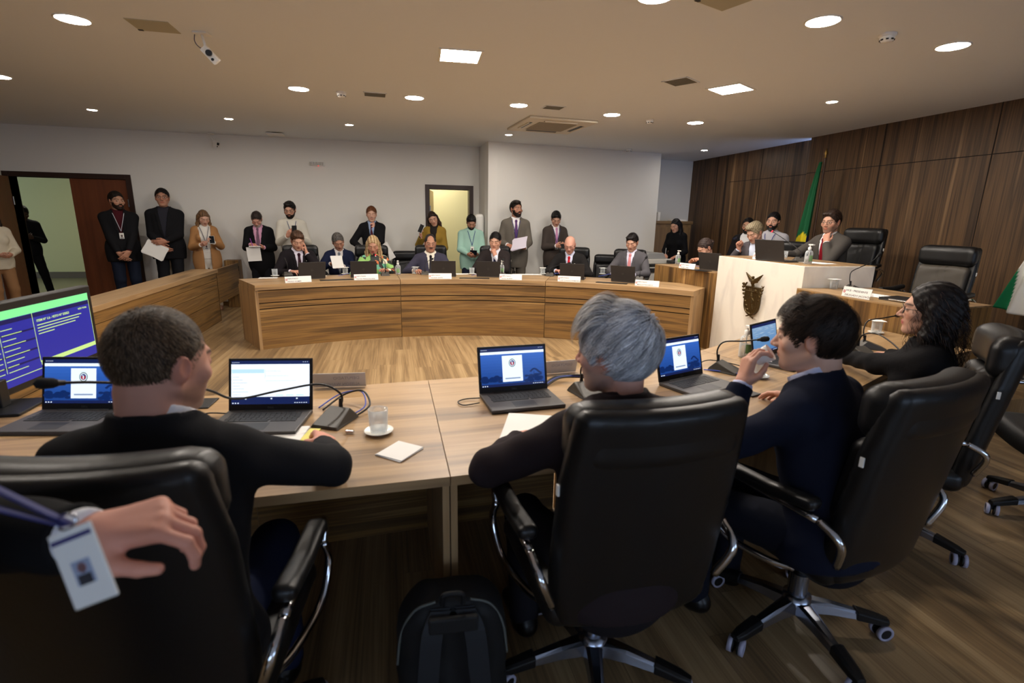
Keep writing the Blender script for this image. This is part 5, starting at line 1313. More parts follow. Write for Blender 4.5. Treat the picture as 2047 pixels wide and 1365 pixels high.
def hand_geo(W, D, N, side, s, pose):
    """returns sdf function and bounds; N is the direction the palm faces"""
    D = nrm(D); N = nrm(np.array(N, float)-D*np.dot(N, D)); T = np.cross(D, N)*side
    fc = {'relax': [(18, 22, 14), (22, 26, 16), (26, 30, 18), (30, 32, 20)], 'fist': [(70, 85, 40)]*4, 'hold': [(38, 48, 30), (42, 50, 30), (46, 52, 30), (50, 54, 30)], 'flat': [(6, 6, 4)]*4,
          'point': [(8, 6, 4), (75, 85, 40), (78, 88, 40), (80, 88, 40)], 'droop': [(46, 42, 22), (52, 46, 24), (58, 50, 26), (62, 54, 28)], 'cup': [(30, 52, 36), (34, 54, 36), (36, 54, 36), (40, 54, 36)]}[pose]
    th = {'relax': .35, 'fist': .75, 'hold': .55, 'flat': .1, 'point': .7, 'droop': .1, 'cup': .6}[pose]
    def f(P):
        Pm = P; d = cap(Pm, W-D*.03*s, W+D*.012*s, .026*s, .026*s)
        for i, (a, b) in enumerate(((.016, .029), (.006, .0095), (-.006, -.010), (-.016, -.028))):
            kz = (.092, .095, .090, .082)[i]
            d = smin(d, cap(Pm, W+(D*.012+T*a)*s, W+(D*kz+T*b)*s, .0165*s, .0125*s), .014*s)
        for i in range(4):
            b = (.029, .0095, -.010, -.028)[i]; kz = (.092, .095, .090, .082)[i]; fl = (.95, 1.05, .98, .78)[i]; fr = (1, 1, .96, .85)[i]
            d = finger_chain(Pm, W+(D*kz+T*b-N*.002)*s, D, N, T, [.043*fl*s, .027*fl*s, .021*fl*s], [.0098*fr*s, .009*fr*s, .0082*fr*s, .0072*fr*s], fc[i], (.10, .03, -.04, -.12)[i], d, .004*s)
        t0 = W+(D*.02+T*.024+N*.004)*s; t1 = t0+nrm(D*.62+T*(.72-.45*th)+N*(.25+.5*th))*.040*s; t2 = t1+nrm(D*(.85)+T*(.35-.6*th)+N*(.2+.4*th))*.028*s; t3 = t2+nrm(D*.9+T*(.2-.8*th)+N*(.2+.3*th))*.022*s
        d = smin(d, cap(Pm, t0, t1, .0165*s, .0125*s), .012*s); d = smin(d, cap(Pm, t1, t2, .0115*s, .0098*s), .004*s); d = smin(d, cap(Pm, t2, t3, .0095*s, .008*s), .004*s)
        return d
    c = W+D*.08*s
    return f, c-.145*s, c+.145*s
def ik(S_, W_, L1, L2, hint):
    d = W_-S_; D = np.linalg.norm(d)
    mx = (L1+L2)*.995
    if D > mx: W_ = S_+d/D*mx; d = W_-S_; D = mx
    D = max(D, abs(L1-L2)+.02); u = nrm(d); a = (L1*L1-L2*L2+D*D)/(2*D); hgt = math.sqrt(max(L1*L1-a*a, 0))
    h = np.array(hint, float); h = nrm(h-u*np.dot(h, u)); return S_+u*a+h*hgt, W_
def strands(root, info, n, L, cols, seed=1, comb=(0, .2, 0), crown=(.0, -.55, .83), lift=.010, zmin=-.05, width=.0011, vol=.008, region=None, wave=0.0, seg=6, name='hair', jitter=.18, clump=0):
    rs = np.random.RandomState(seed); c = np.array([0, -.016, .032]); r = np.array([.0735+vol*.4, .093+vol*.7, .088+vol])
    e = rs.normal(size=(n*3, 3)); e /= np.linalg.norm(e, axis=1)[:, None]
    p = c+e*r
    face = ((p[:, 0]/.094)**2+((p[:, 1]-.135)/.097)**2+((p[:, 2]+.030)/.127)**2) < 1.0
    temple = ((p[:, 0]/.060)**2+((p[:, 1]-.115)/.052)**2+((p[:, 2]-.037)/.056)**2) < 1.0
    ear = ((np.abs(p[:, 0])-.080)/.03)**2+((p[:, 1]+.006)/.026)**2+((p[:, 2]+.010)/.038)**2 < 1.0
    low = np.where(p[:, 1] > -.02, -.012, zmin)
    ok = ~face & ~temple & ~ear & (p[:, 2] > low)
    if region is not None: ok &= region(p, rs)
    e = e[ok][:n]; n = len(e); cr = nrm(crown); cm = np.array(comb, float)
    pe = (c+e*r); ln = L*(rs.uniform(.6, 1.1, n))*np.where((np.abs(pe[:, 0]) > .055) & (pe[:, 2] < .045) & (pe[:, 1] > -.05), .4, 1)*np.where((pe[:, 1] > .05) & (pe[:, 2] < .1), .5, 1); col = np.array([srgb(k) for k in cols])[rs.randint(0, len(cols), n)]*rs.uniform(.75, 1.2, n)[:, None]
    jit = rs.normal(size=(n, 3))*jitter
    if clump:
        cz = nrm(crown); a1 = nrm(np.cross(cz, [1, 0, 0])); a2 = np.cross(cz, a1); az = np.arctan2(e @ a1, e @ a2); dd = np.arccos(np.clip(e @ cz, -1, 1))
        col = col*(1+clump*np.sin(az*15+2*np.sin(az*6+dd*3)+dd*2)*np.sin(az*7+1+dd*4))[:, None]; jit += .25*np.stack([np.sin(az*22), np.cos(az*18), 0*az], 1)*0.6
    ph = rs.uniform(0, 6, n)
    pts = []
    for k in range(seg+1):
        t = k/seg; h = lift*math.sin(t*PI*.72)
        wob = (wave*np.sin(ph+t*7))[:, None]
        pos = c+e*(r+h); pts.append(pos)
        fl = e-cr*1.0+cm+jit; fl = fl-e*(fl*e).sum(1)[:, None]; fl /= np.linalg.norm(fl, axis=1)[:, None]+1e-6
        sdv = np.cross(e, fl); e = e+(fl+sdv*wob)*(ln/seg/.095)[:, None]; e /= np.linalg.norm(e, axis=1)[:, None]
    pts = np.array(pts)   # seg+1, n, 3
    tan = np.gradient(pts, axis=0); nor = (pts-c)/r; w = np.cross(tan, nor); w /= np.linalg.norm(w, axis=2)[:, :, None]+1e-9
    taper = np.array([1-.75*(k/seg)**2 for k in range(seg+1)])[:, None, None]
    A = pts-w*width*taper*.5; B = pts+w*width*taper*.5
    V = np.stack([A, B], 2).transpose(1, 0, 2, 3).reshape(-1, 3)
    V = info['Hc']+(V*info['hs']) @ info['Rh'].T
    b = (np.arange(n)*(seg+1)*2)[:, None]; q = np.arange(seg)[None]*2
    F = np.stack([b+q, b+q+1, b+q+3, b+q+2], 2).reshape(-1, 4)
    C = np.repeat(col, (seg+1)*2, axis=0)
    return np_mesh(name, V, F, m_hair, root, col=C)
def person(label, x, y, yaw, st, pose, floor=0.0, lod=1.0):
    """yaw 0 looks along +y. returns (root, info) ; local frame: x right hand side, y forward"""
    s = st.get('s', 1.0); sit = pose.get('sit', False)
    root = place(empty('person'), (x, y, floor), R(yaw), label, 'person')
    hipz = (pose.get('hipz', .555) if sit else .93*s)
    lean, side, tw = pose.get('lean', 4 if not sit else 8), pose.get('side', 0), pose.get('twist', 0)
    Rt = rotm('z', tw) @ rotm('y', side) @ rotm('x', -lean)
    P0 = V3(0, pose.get('hipy', 0), hipz)
    def tw2l(q): return P0+Rt @ (np.array(q, float)*s)
    hy, hp, hr = pose.get('head', (0, 0, 0))
    Rh = rotm('z', hy) @ rotm('x', -hp) @ rotm('y', hr)
    nb = tw2l((0, -.012, .53)); up = nrm(Rt[:, 2]*.6+Rh[:, 2]*.8)
    Hc = nb+up*.155*s+Rh[:, 1]*.012*s
    hs = s*st.get('hs', 1.06)
    def TL(P): return ((P-P0.astype(f32)) @ Rt.astype(f32))/f32(s)
    def HL(P): return ((P-Hc.astype(f32)) @ Rh.astype(f32))/f32(hs)
    fem = st.get('fem', 0); wd = st.get('wide', 1.0)
    arms = []
    for sd, key in ((1, 'R'), (-1, 'L')):
        Sh = tw2l((sd*(.161*wd-.012*fem), -.012, .458)); W0 = np.array(pose['hand'+key], float)
        if 'face'+key in pose: W0 = Hc+Rh @ (np.array(pose['face'+key], float)*hs)
        if pose.get('torsohands'): W0 = tw2l(W0)
        hint = pose.get('elbow'+key, (sd*.5, -.4, -1)); E, W0 = ik(Sh, W0, .295*s, .262*s, hint)
        D = np.array(pose.get('dir'+key, nrm(W0-E)), float); N = np.array(pose.get('palm'+key, (-sd, 0, -.3)), float)
        arms.append((sd, Sh, E, W0, nrm(D), N, pose.get('fing'+key, 'relax')))
    legs = []
    for sd in (1, -1):
        Hj = tw2l((sd*.09, 0, .0)) if not sit else P0+V3(sd*.095*s, 0, 0)
        if sit: K = P0+V3(sd*pose.get('kneex', .13), .43*s, -.02); A = V3(K[0], K[1]+pose.get('footy', -.02), .09)
        else:
            A = V3(sd*pose.get('stance', .10), P0[1]+.0+sd*pose.get('step', 0), .085*s); K, A = ik(Hj, A, .43*s, .425*s, (0, 1, 0))
        legs.append((sd, Hj, K, A))
    zs = 0.87
    # --- body: one mesh (torso, limbs, then head and hands at finer pitch)
    def body(P):
        q = TL(P); d = smin(torso_sdf(q, st), neck_sdf(q, -.006), .03)*s+.007
        for sd, Sh, E, W0, D, N, fg in arms:
            d = smin(d, cap(P, Sh, E, .046*s, .038*s), .03); d = smin(d, cap(P, E, W0, .037*s, .025*s), .01)
        for sd, Hj, K, A in legs:
            d = smin(d, cap(P, Hj, K, .078*s, .055*s), .04); d = smin(d, cap(P, K, A, .055*s, .036*s), .015)
            d = smin(d, cap(P, A+V3(0, -.02, -.045), A+V3(0, .13, -.05), .032, .028), .02)
        return d
    allp = np.array([P0, Hc]+[p for a in arms for p in a[1:4]]+[p for l in legs for p in l[1:4]])
    lo, hi = allp.min(0)-.22, allp.max(0)+.22; lo[2] = max(lo[2], -.03)
    V, F = sdf_mesh(body, lo, hi, .016 if lod > .9 else .013); V_ = [V]; F_ = [F]; C_ = [np.tile(np.array(srgb(SKIN[st.get('skin', 'light')])), (len(V), 1))]
    def headf(P):
        d = head_sdf(HL(P), st)*hs; q = TL(P); n = cap(P, nb-Rt[:, 2]*.05*s, Hc+Rh @ V3(0, -.028, -.055)*hs, (.057+st.get('fat', 0)-.008*fem)*s, (.052+st.get('fat', 0)-.008*fem)*s)
        return smin(d, n, .022*s)
    hv = .0045 if lod > .9 else .0030
    V, F = sdf_mesh(headf, Hc-V3(.12, .14, .20)*hs, Hc+V3(.12, .15, .15)*hs, hv)
    n0 = len(V_[0]); V_.append(V); F_.append(F+n0); n0 += len(V); C_.append(head_col(HL(V.astype(f32)).astype(float), st))
    skc = np.array(srgb(SKIN[st.get('skin', 'light')]))*np.array([1.0, .88, .86])
    for sd, Sh, E, W0, D, N, fg in arms:
        fn, a, b = hand_geo(W0, D, N, sd, s*.97*(.9 if fem else 1), fg)
        V, F = sdf_mesh(fn, a, b, .0045 if lod > .9 else .0028); V_.append(V); F_.append(F+n0); n0 += len(V); C_.append(np.tile(skc, (len(V), 1)))
    np_mesh('body', np.concatenate(V_), np.concatenate(F_), m_skin, root, col=np.concatenate(C_))
    # --- garments follow the body
    gh = .011 if lod > .9 else .0075
    def wr(P, a):    # cloth folds
        return a*(np.sin(P[:, 0]*31+P[:, 2]*23+1.3*np.sin(P[:, 1]*17))*np.sin(P[:, 2]*37+P[:, 1]*29+P[:, 0]*7))
    def sleeves(P, off, upto=1.0, fr=.0):
        d = None
        for sd, Sh, E, W0, D, N, fg in arms:
            We = E+(W0-E)*upto; u = nrm(W0-E); a = cap(P, Sh, E, .048*s+off, .041*s+off); b = cap(P, E, We, .041*s+off, .031*s+off*.7)
            if lod < .95 or fr: a = a+wr(P, .0035); b = b+wr(P, .004)*1.2
            b = np.maximum(b, (P-We.astype(f32)) @ u.astype(f32)); e = smin(a, b, .012)
            d = e if d is None else np.minimum(d, e)
        return d
    def garment(nm, m, off, hem, top=.535, opening=None, sl=True, slup=.97, collar=0.0, flare=.0, h=None, lapel=False, thick=1):
        def f(P):
            q = TL(P); d = torso_sdf(q, st)*s-off
            if hem < .0 and not sit:
                d = smin(d, np.maximum(ell(q, (0, 0, -.05), (.178*wd+flare, .128+flare*.7, .34)), q[:, 2]-.1)*s-off*.6, .05)
            elif hem < 0: d = smin(d, ell(q, (0, .02, -.02), (.19*wd, .16, .12))*s-off*.6, .04)
            if lod < .95: d = d+wr(P, .002)
            if lapel:
                ax = np.abs(q[:, 0]); wv = np.clip((q[:, 2]-opening[0])/(.5-opening[0]), 0, 1)*opening[1]
                lp = (ax > wv-.004)*(ax < wv+.042*np.clip((q[:, 2]-opening[0])/.16, 0, 1)*(q[:, 2] < .47))*(q[:, 1] > 0); d = d-.007*lp
            if sl: d = smin(d, sleeves(P, off*.85, slup), .035)
            if collar:
                d = smin(d, np.maximum(neck_sdf(q, .0135+ft)*s, (q[:, 2]-(.548+collar-.35*q[:, 1]))*s), .02)
            d = np.maximum(d, (hem-q[:, 2])*s)
            if not collar:
                if lapel: d = smin(d, np.maximum(neck_sdf(q, .030+ft)*s, np.maximum(q[:, 2]-(.578-.5*np.clip(q[:, 1]+.02, 0, .1)), .40-q[:, 2])*s), .015)
                d = np.maximum(d, -neck_sdf(q, .017+ft)*s); d = np.maximum(d, (q[:, 2]-.60)*s)
            if opening:
                zb, w = opening[:2]; wv = np.clip((q[:, 2]-zb)/(.5-zb), -.2, 1.15)*w
                if len(opening) > 2: wv = np.maximum(wv, opening[2])
                cut = np.maximum(np.abs(q[:, 0])-wv, np.maximum(-q[:, 1]-.0+np.clip((q[:, 2]-.50)*.9, 0, .03), (zb-q[:, 2])*.5 if len(opening) < 3 else -9)); d = np.maximum(d, -cut*s)
                inner = torso_sdf(q, st)*s-(off-.012)
                d = np.maximum(d, np.where(cut < .02, -inner, -1))
            return d
        lo2 = lo.copy(); lo2[2] = max(min(P0[2]+hem*s-.15, min(a[3][2] for a in arms)-.1, min(a[2][2] for a in arms)-.1), -.02)
        V, F = sdf_mesh(f, lo2, hi, h or gh); return np_mesh(nm, V, F, m, root)
    ft = st.get('fat', 0)
    def front_pt(xx, zz, off):
        ys = np.linspace(.25, 0, 120); Q = np.stack([np.full(120, xx), ys, np.full(120, zz)], 1).astype(f32); dd = np.minimum(torso_sdf(Q, st), neck_sdf(Q))
        k = np.argmax(dd < off/s); return tw2l((xx, ys[k], zz))
    top = st.get('top', 'suit'); tc = st.get('topcol', (30, 30, 34)); key = '%d_%d_%d' % tc
    if not st.get('noleg'):
        def tr(P):
            d = None
            for sd, Hj, K, A in legs:
                a = cap(P, Hj, K, .092*s, .072*s); b = cap(P, K, A+V3(0, 0, -.02), .070*s, .056*s); e = smin(a, b, .02)+wr(P, .003); d = e if d is None else smin(d, e, .012)
            q = TL(P); hp = np.maximum(ell(q, (0, 0, .0), (.175*wd, .13, .17))*s-.004, (q[:, 2]-.13)*s); d = smin(d, hp, .03)
            return np.maximum(d, .045-P[:, 2])
        lo3, hi3 = lo.copy(), hi.copy(); hi3[2] = P0[2]+.25
        V, F = sdf_mesh(tr, lo3, hi3, .015); bc = st.get('legcol', (26, 27, 32)); np_mesh('trousers', V, F, cloth('%d_%d_%d' % bc, bc), root)
        sc = st.get('shoecol', (20, 17, 16))
        for sd, Hj, K, A in legs:
            def sh(P, A=A): return np.maximum(smin(cap(P, A+V3(0, -.035, -.048), A+V3(0, .15, -.055), .040, .034), cap(P, A+V3(0, 0, 0), A+V3(0, 0, -.05), .042, .045), .03), .004-P[:, 2])
            V, F = sdf_mesh(sh, A-V3(.08, .12, .1), A+V3(.08, .22, .08), .009); np_mesh('shoe', V, F, mat('shoe_%d_%d_%d' % sc, sc, rough=.35), root)
    shc = st.get('shirtcol', (232, 232, 236))
    if top in ('suit', 'coat', 'open'):
        garment('shirt', cloth('%d_%d_%d' % shc, shc, bump=(200, .1, .0005)), .007, -.02, sl=True, slup=1.0, collar=st.get('shirtcollar', .022), h=.009 if lod > .9 else .006)
        op = st.get('opening', (.13, .050)); garment('jacket' if top == 'suit' else 'coat', cloth(key, tc), .019, st.get('hem', -.17 if not sit else -.06), top=.525, opening=op, slup=.955, lapel=(top == 'suit'), flare=st.get('flare', .01))
        if st.get('tie'):
            tcl = st['tie']; mt = cloth('tie_%d_%d_%d' % tcl, tcl, rough=.5)
            def tf(P):
                q = TL(P); d = np.abs(torso_sdf(q, st)-.0115)-.004; w = .016+.022*np.clip((.49-q[:, 2])/.3, 0, 1)
                d = np.maximum(d, np.abs(q[:, 0])-w); d = np.maximum(d, np.maximum(q[:, 2]-.505, .12-q[:, 2])); d = np.maximum(d, -q[:, 1]+.02)
                kp = TLk; return smin(d, ell(q, kp, (.021, .014, .024)), .006)*s
            TLk = (Rt.T @ (front_pt(0, .505, .018)-P0))/s
            V, F = sdf_mesh(tf, tw2l((0, .05, .3))-.26, tw2l((0, .05, .3))+.28, .006); np_mesh('tie', V, F, mt, root)
        if st.get('pin'):
            mb = MB(); p = front_pt(-.09, .42, .026); mb.ball(p, .008, mat('lapel_pin', (210, 205, 190), rough=.3, metal=.6), 8); mb.build('lapel_pin', root)
    elif top == 'sweater':
        garment('sweater', cloth(key, tc, bump=(60, .8, .002)), .017, -.10, top=.545, slup=.97, collar=st.get('collar', .02))
    elif top == 'shirt':
        garment('shirt', cloth(key, tc), .012, st.get('hem', -.10), slup=st.get('slup', .95), collar=.02)
        mb = MB()
        for i in range(5): mb.ball(front_pt(0, .42-.08*i, .015), .005, m_wplast, 8)
        mb.build('buttons', root)
    if st.get('cuff'):
        pass
    if st.get('lanyard'):
        lc = st['lanyard']; off = .026
        pts = [front_pt(-.062, .50, off)]+[front_pt(-.062*(1-t), .50-.24*t, off) for t in (.25, .5, .75, 1)]; p2 = [front_pt(.062, .50, off)]+[front_pt(.062*(1-t), .50-.24*t, off) for t in (.25, .5, .75, 1)]
        bk = [tw2l((.07, -.01, .545)), tw2l((0, -.085, .555)), tw2l((-.07, -.01, .545))]
        mb = MB(); mb.tube(catmull(p2[::-1]+bk+pts, 4), .0045, mat('lanyard_%d_%d_%d' % lc, lc, rough=.6), 6); mb.build('lanyard', root)
        b0 = front_pt(0, .20, off+.004); Rb = Matrix([list(Rt[0]), list(Rt[1]), list(Rt[2])]).to_4x4(); Rb.translation = Vector(b0)
        mb = MB(); mb.box((-.028, -.002, -.045), (.028, .002, .04), m_wplast); mb.box((-.012, .002, -.02), (.012, .0028, .012), mat('badge_photo', (90, 70, 66), rough=.5)); mb.box((-.02, .002, -.038), (.02, .0028, -.028), m_ink)
        bo = mb.build('badge', root, M=Rb)
    # --- hair, beard, glasses
    hc = st.get('haircol', (38, 27, 20)); hk = st.get('hair', 'short')
    if hk not in ('none', 'strands'):
        L = .34+st.get('hlen', .2) if hk == 'long' else .14
        V, F = sdf_mesh(lambda P: hair_sdf(HL(P), hk, st)*hs, Hc-V3(.19, .19, L)*hs, Hc+V3(.19, .19, .18)*hs, .0048 if lod > .9 else .0035)
        hl = HL(V.astype(f32)); n = .5+.5*np.sin(hl[:, 0]*260+hl[:, 1]*90+3*np.sin(hl[:, 2]*60)); n2 = np.clip((-hl[:, 2]-.02)/.2, 0, 1)[:, None]
        C = np.array(srgb(hc))*(.65+.75*n[:, None]); ec = st.get('hairend')
        if ec: C = C*(1-n2*.8)+np.array(srgb(ec))*n2*.8
        if st.get('streak'): w = (np.sin(hl[:, 0]*170+hl[:, 1]*40) > .1)[:, None]*.65; C = C*(1-w)+np.array(srgb(st['streak']))*w
        np_mesh('hair', V, F, m_hair, root, col=C)
        if lod > .9 and hk not in ('long', 'bun'):
            dk_ = tuple(int(v*.7) for v in hc); lt_ = tuple(min(255, int(v*1.35+8)) for v in hc)
            strands(root, dict(Hc=Hc, Rh=Rh, hs=hs), 1500, .024, [hc, dk_, lt_], seed=int(abs(x*1000)) % 999, comb=(.15*st.get('part', 1), .15, .0), lift=.010 if hk != 'recede' else .004, vol=st.get('vol', .012)*.7, width=.0030, seg=4, wave=.3,
                    region=(lambda p, rs: (p[:, 2] < .06) | (p[:, 1] < -.06)) if hk == 'recede' else None)
    if st.get('beard'):
        full = st.get('beardlen', .0035)
        def bf(P):
            h = HL(P); d = head_sdf(h, st)-full
            d = np.maximum(d, h[:, 2]+.036-.9*np.clip(np.abs(h[:, 0])-.045, 0, .03)); d = np.maximum(d, -h[:, 1]+.008)
            for q_ in (-1, 1): d = smax(d, -ell(h, (q_*.040, .085, -.026), (.026, .04, .024)), .004)
            d = smax(d, -ell(h, (0, .10, -.0585), (.022, .02, .0085)), .003)
            d = np.maximum(d, -.125-h[:, 2]); return d*hs
        V, F = sdf_mesh(bf, Hc-V3(.13, .13, .17)*hs, Hc+V3(.13, .15, .03)*hs, .0042 if lod > .9 else .003)
        bc = st['beard']; V2 = V; C = np.array(srgb(bc))*(.7+.6*(.5+.5*np.sin(V[:, 0:1]*900+V[:, 2:3]*500))); np_mesh('beard', V, F, m_hair, root, col=C)
    if st.get('moustache'):
        V, F = sdf_mesh(lambda P: ell(HL(P), (0, .098, -.043), (.026, .011, .0075))*hs, Hc-V3(.13, .13, .1)*hs, Hc+V3(.13, .15, .03)*hs, .004); np_mesh('moustache', V, F, m_hair, root, col=np.tile(np.array(srgb(st['moustache'])), (len(V), 1)))
    if st.get('glasses'):
        gz = st.get('glassz', .004); mb = MB(); mg = mat('spectacle_frame', (26, 22, 24), rough=.3)
        def hp_(p): return Hc+Rh @ (np.array(p)*hs)
        for sd in (-1, 1):
            mb.tube([hp_((sd*.033+.025*math.cos(a), .103-.006*abs(math.cos(a)), gz+.018*math.sin(a))) for a in np.linspace(0, 2*PI, 17)[:-1]], .0017, mg, 6, closed=True)
            mb.tube([hp_((sd*.057, .098, gz+.005)), hp_((sd*.074, .05, gz+.006)), hp_((sd*.080, -.01, gz+.008))], .0016, mg, 6)
        mb.tube([hp_((-.009, .104, gz+.004)), hp_((0, .107, gz+.007)), hp_((.009, .104, gz+.004))], .0015, mg, 6); mb.build('glasses', root)
    Rw = Matrix.Translation((x, y, floor)) @ Matrix.Rotation(R(yaw), 4, 'Z')
    return root, dict(Rw=Rw, Hc=Hc, Rh=Rh, arms=arms, front=front_pt, tw=tw2l, hs=hs, P0=P0, Rt=Rt, HL=HL, nb=nb, s=s)
def world(info, p): return info['Rw'] @ Vector(tuple(p))
def solve_xy(u, v, dist_y, info_off, yaw): pass
def put(u, v, Y, st, pose, yaw, floor=0):
    """root position so that the crown of the head lands on the sight line at depth Y; scales height to reach it"""
    t = aty(u, v, Y); s = st.get('s', 1.0)
    for _ in range(3):
        sit = pose.get('sit', False); hipz = (pose.get('hipz', .555) if sit else .93*s)
        lean, side, tw = pose.get('lean', 4 if not sit else 8), pose.get('side', 0), pose.get('twist', 0)
        Rt = rotm('z', tw) @ rotm('y', side) @ rotm('x', -lean); P0 = V3(0, pose.get('hipy', 0), hipz)
        hy, hp, hr = pose.get('head', (0, 0, 0)); Rh = rotm('z', hy) @ rotm('x', -hp) @ rotm('y', hr)
        Hc = P0+Rt @ (V3(0, -.012, .53)*s)+nrm(Rt[:, 2]*.6+Rh[:, 2]*.8)*.155*s+Rh[:, 1]*.012*s
        vol = st.get('vol', .012) if st.get('hair') != 'none' else 0
        top = Hc+V3(0, 0, (.120+vol+(.01 if st.get('hair') in ('volume', 'side') else 0))*s*(1-.1*abs(math.sin(R(hp)))))+(Rh[:, 1]*0)
        if sit: pose['hipz'] = hipz+(t[2]-floor-top[2])
        else: s *= (t[2]-floor)/top[2]; st['s'] = s
    a = R(yaw); off = np.array([Hc[0]*math.cos(a)-Hc[1]*math.sin(a), Hc[0]*math.sin(a)+Hc[1]*math.cos(a)])
    return t[0]-off[0], t[1]-off[1]
def toward(x, y, tx, ty): return math.degrees(math.atan2(-(tx-x), ty-y))
def held(name, mb, info, local, lab, cat, rot=(0, 0, 0), bevel=0, group=None):
    M_ = info['Rw'] @ Matrix.Translation(tuple(local)) @ Euler([R(a) for a in rot]).to_matrix().to_4x4()
    o = mb.build(name, bevel=bevel); o.matrix_world = M_; return tag(o, lab, cat, group)
def phone_mb(case=(30, 30, 34)):
    mb = MB(); m = mat('phone_%d' % case[0], case, rough=.35); mb.box((-.036, -.004, -.074), (.036, .004, .074), m); mb.box((-.033, .004, -.070), (.033, .0045, .070), mat('phone_glass', (20, 24, 30), rough=.1)); mb.box((-.028, -.006, .045), (-.008, -.004, .067), m_bplast); return mb
def paper_mb(w=.21, d=.297, n=3, curl=.04, m=None):
    mb = MB(); N = 8
    for k in range(n):
        V = []; a = (k-1)*.06
        for i in range(N+1):
            for j in range(N+1):
                x = -w/2+w*i/N; z = -d/2+d*j/N; V.append((x*math.cos(a)-z*math.sin(a), .0015*k+curl*(z/d)**2*(1+.3*k), x*math.sin(a)+z*math.cos(a)))
        mb.shape(V, [(i*(N+1)+j, (i+1)*(N+1)+j, (i+1)*(N+1)+j+1, i*(N+1)+j+1) for i in range(N) for j in range(N)], m or m_paper, smooth=True)
    return mb

BLK = (24, 24, 27)
PH = dict(handR=(.05, .30, 1.16), handL=(-.06, .30, 1.16), elbowR=(.6, -.3, -1), elbowL=(-.6, -.3, -1), palmR=(-.6, -.5, .5), palmL=(.6, -.5, .5), fingR='hold', fingL='hold')
def P_(**k): return k
def mk(label, u, v, Y, yaw, st, pose, floor=0, lod=1.0):
    st = dict(st); pose = dict(pose)
    x, y = put(u, v, Y, st, pose, yaw, floor)
    if not pose.get('sit') and not pose.get('torsohands'):
        k = st['s']
        for h in ('handR', 'handL'): pose[h] = tuple(c*k for c in pose[h])
    r, i = person(label, x, y, yaw, st, pose, floor, lod); i['pose'] = pose; return i
# standing line along the back wall ------------------------------------------------
i = mk('person in black jacket and dark red shirt with badge, hands clasped', 230, 383, 9.15, 205, dict(skin='olive', top='suit', topcol=BLK, shirtcol=(70, 22, 30), legcol=(26, 32, 48), haircol=(34, 26, 20), beard=(40, 28, 22), wide=1.1, lanyard=(190, 190, 200), gaze=1), P_(head=(22, 2, 0), handR=(.06, .21, .87), handL=(-.05, .24, .90), palmR=(-.4, -1, 0), palmL=(.4, -1, 0), dirR=(-.6, .25, -.75), dirL=(.6, .2, -.75), lean=-2))
i = mk('tall person with glasses and dark suit holding white papers', 322, 377, 9.3, 190, dict(skin='tan', top='suit', topcol=BLK, shirtcol=(44, 44, 52), haircol=(26, 20, 18), glasses=1, wide=1.12, belly=.4, opening=(.1, .06)), P_(head=(5, -2, 0), handR=(.06, .24, .97), handL=(-.02, .26, 1.02), palmR=(-.4, -1, 0), palmL=(.4, -1, 0), dirR=(-.7, .3, -.5), dirL=(.8, .3, -.1), lean=-2))
held('loose_papers', paper_mb(.21, .30, 3, .05), i, (.12, .31, .98), 'white loose papers in the hands of the tall dark suited person with glasses', 'papers', (20, 60, 15))
i = mk('blonde person in long tan coat and white trousers holding a phone', 405, 421, 9.25, 200, dict(skin='fair', fem=1, hair='long', haircol=(104, 78, 54), hairend=(150, 118, 82), hlen=.10, top='coat', topcol=(170, 124, 80), shirtcol=(226, 222, 214), legcol=(226, 222, 212), shoecol=(150, 110, 90), hem=-.42, flare=.05, opening=(-.4, .09, .055), lanyard=(90, 90, 110), look='down', wide=.92), dict(PH, head=(12, 26, 0), lean=0, handR=(.08, .28, 1.16), handL=(-.10, .30, 1.20)))
held('phone', phone_mb((230, 228, 224)), i, (-.08*i['s'], .38*i['s'], 1.25*i['s']), 'white phone held by the blonde person in the tan coat', 'phone', (40, 0, 0), .002)
i = mk('grey bearded person in black coat and pink shirt writing notes', 512, 424, 9.2, 182, dict(skin='pink', top='coat', topcol=BLK, shirtcol=(214, 160, 190), haircol=(50, 42, 38), beard=(176, 168, 160), tie=(120, 90, 110), hem=-.38, flare=.02, opening=(.0, .07), look='down', wide=1.08, belly=.4), P_(head=(0, 38, 0), handR=(.09, .30, 1.17), handL=(-.10, .28, 1.12), palmR=(-.4, -.2, -.9), palmL=(.2, -.2, 1), fingR='hold', fingL='relax', dirR=(-.5, .8, 0), dirL=(.7, .6, .1), lean=3))
k = i['s']; held('notebook', (lambda mb: (mb.box((-.08, -.11, 0), (.08, .11, .012), m_paper), mb)[1])(MB()), i, (0, .42*k, 1.13*k), 'white notebook in the hands of the grey bearded person', 'notebook', (8, 0, 5))
mb = paper_mb(.2, .22, 1, .01); held('paper_sheet', mb, i, (.02, .47*k, 1.02*k), 'white sheet hanging below the notebook of the grey bearded person', 'papers')
mb = MB(); mb.cyl((0, 0, 0), (.03, .0, .12), .005, mat('purple_pen', (150, 60, 170), rough=.4), 8); held('pen', mb, i, (.04, .40*k, 1.15*k), 'purple pen in the writing hand of the grey bearded person', 'pen')
i = mk('young bearded person with glasses in cream sweater looking at phone', 578, 402, 9.0, 192, dict(skin='light', top='sweater', topcol=(206, 202, 190), legcol=(60, 60, 66), hair='volume', vol=.014, haircol=(20, 16, 14), beard=(26, 20, 18), glasses=1, lanyard=(50, 60, 110), collar=.045), P_(head=(-14, 14, 0), handR=(.08, .30, 1.22), handL=(-.10, .26, 1.18), palmR=(-.5, -.6, .4), palmL=(.6, -.5, .5), fingR='hold', fingL='hold', dirR=(-.5, .5, .6), lean=1))
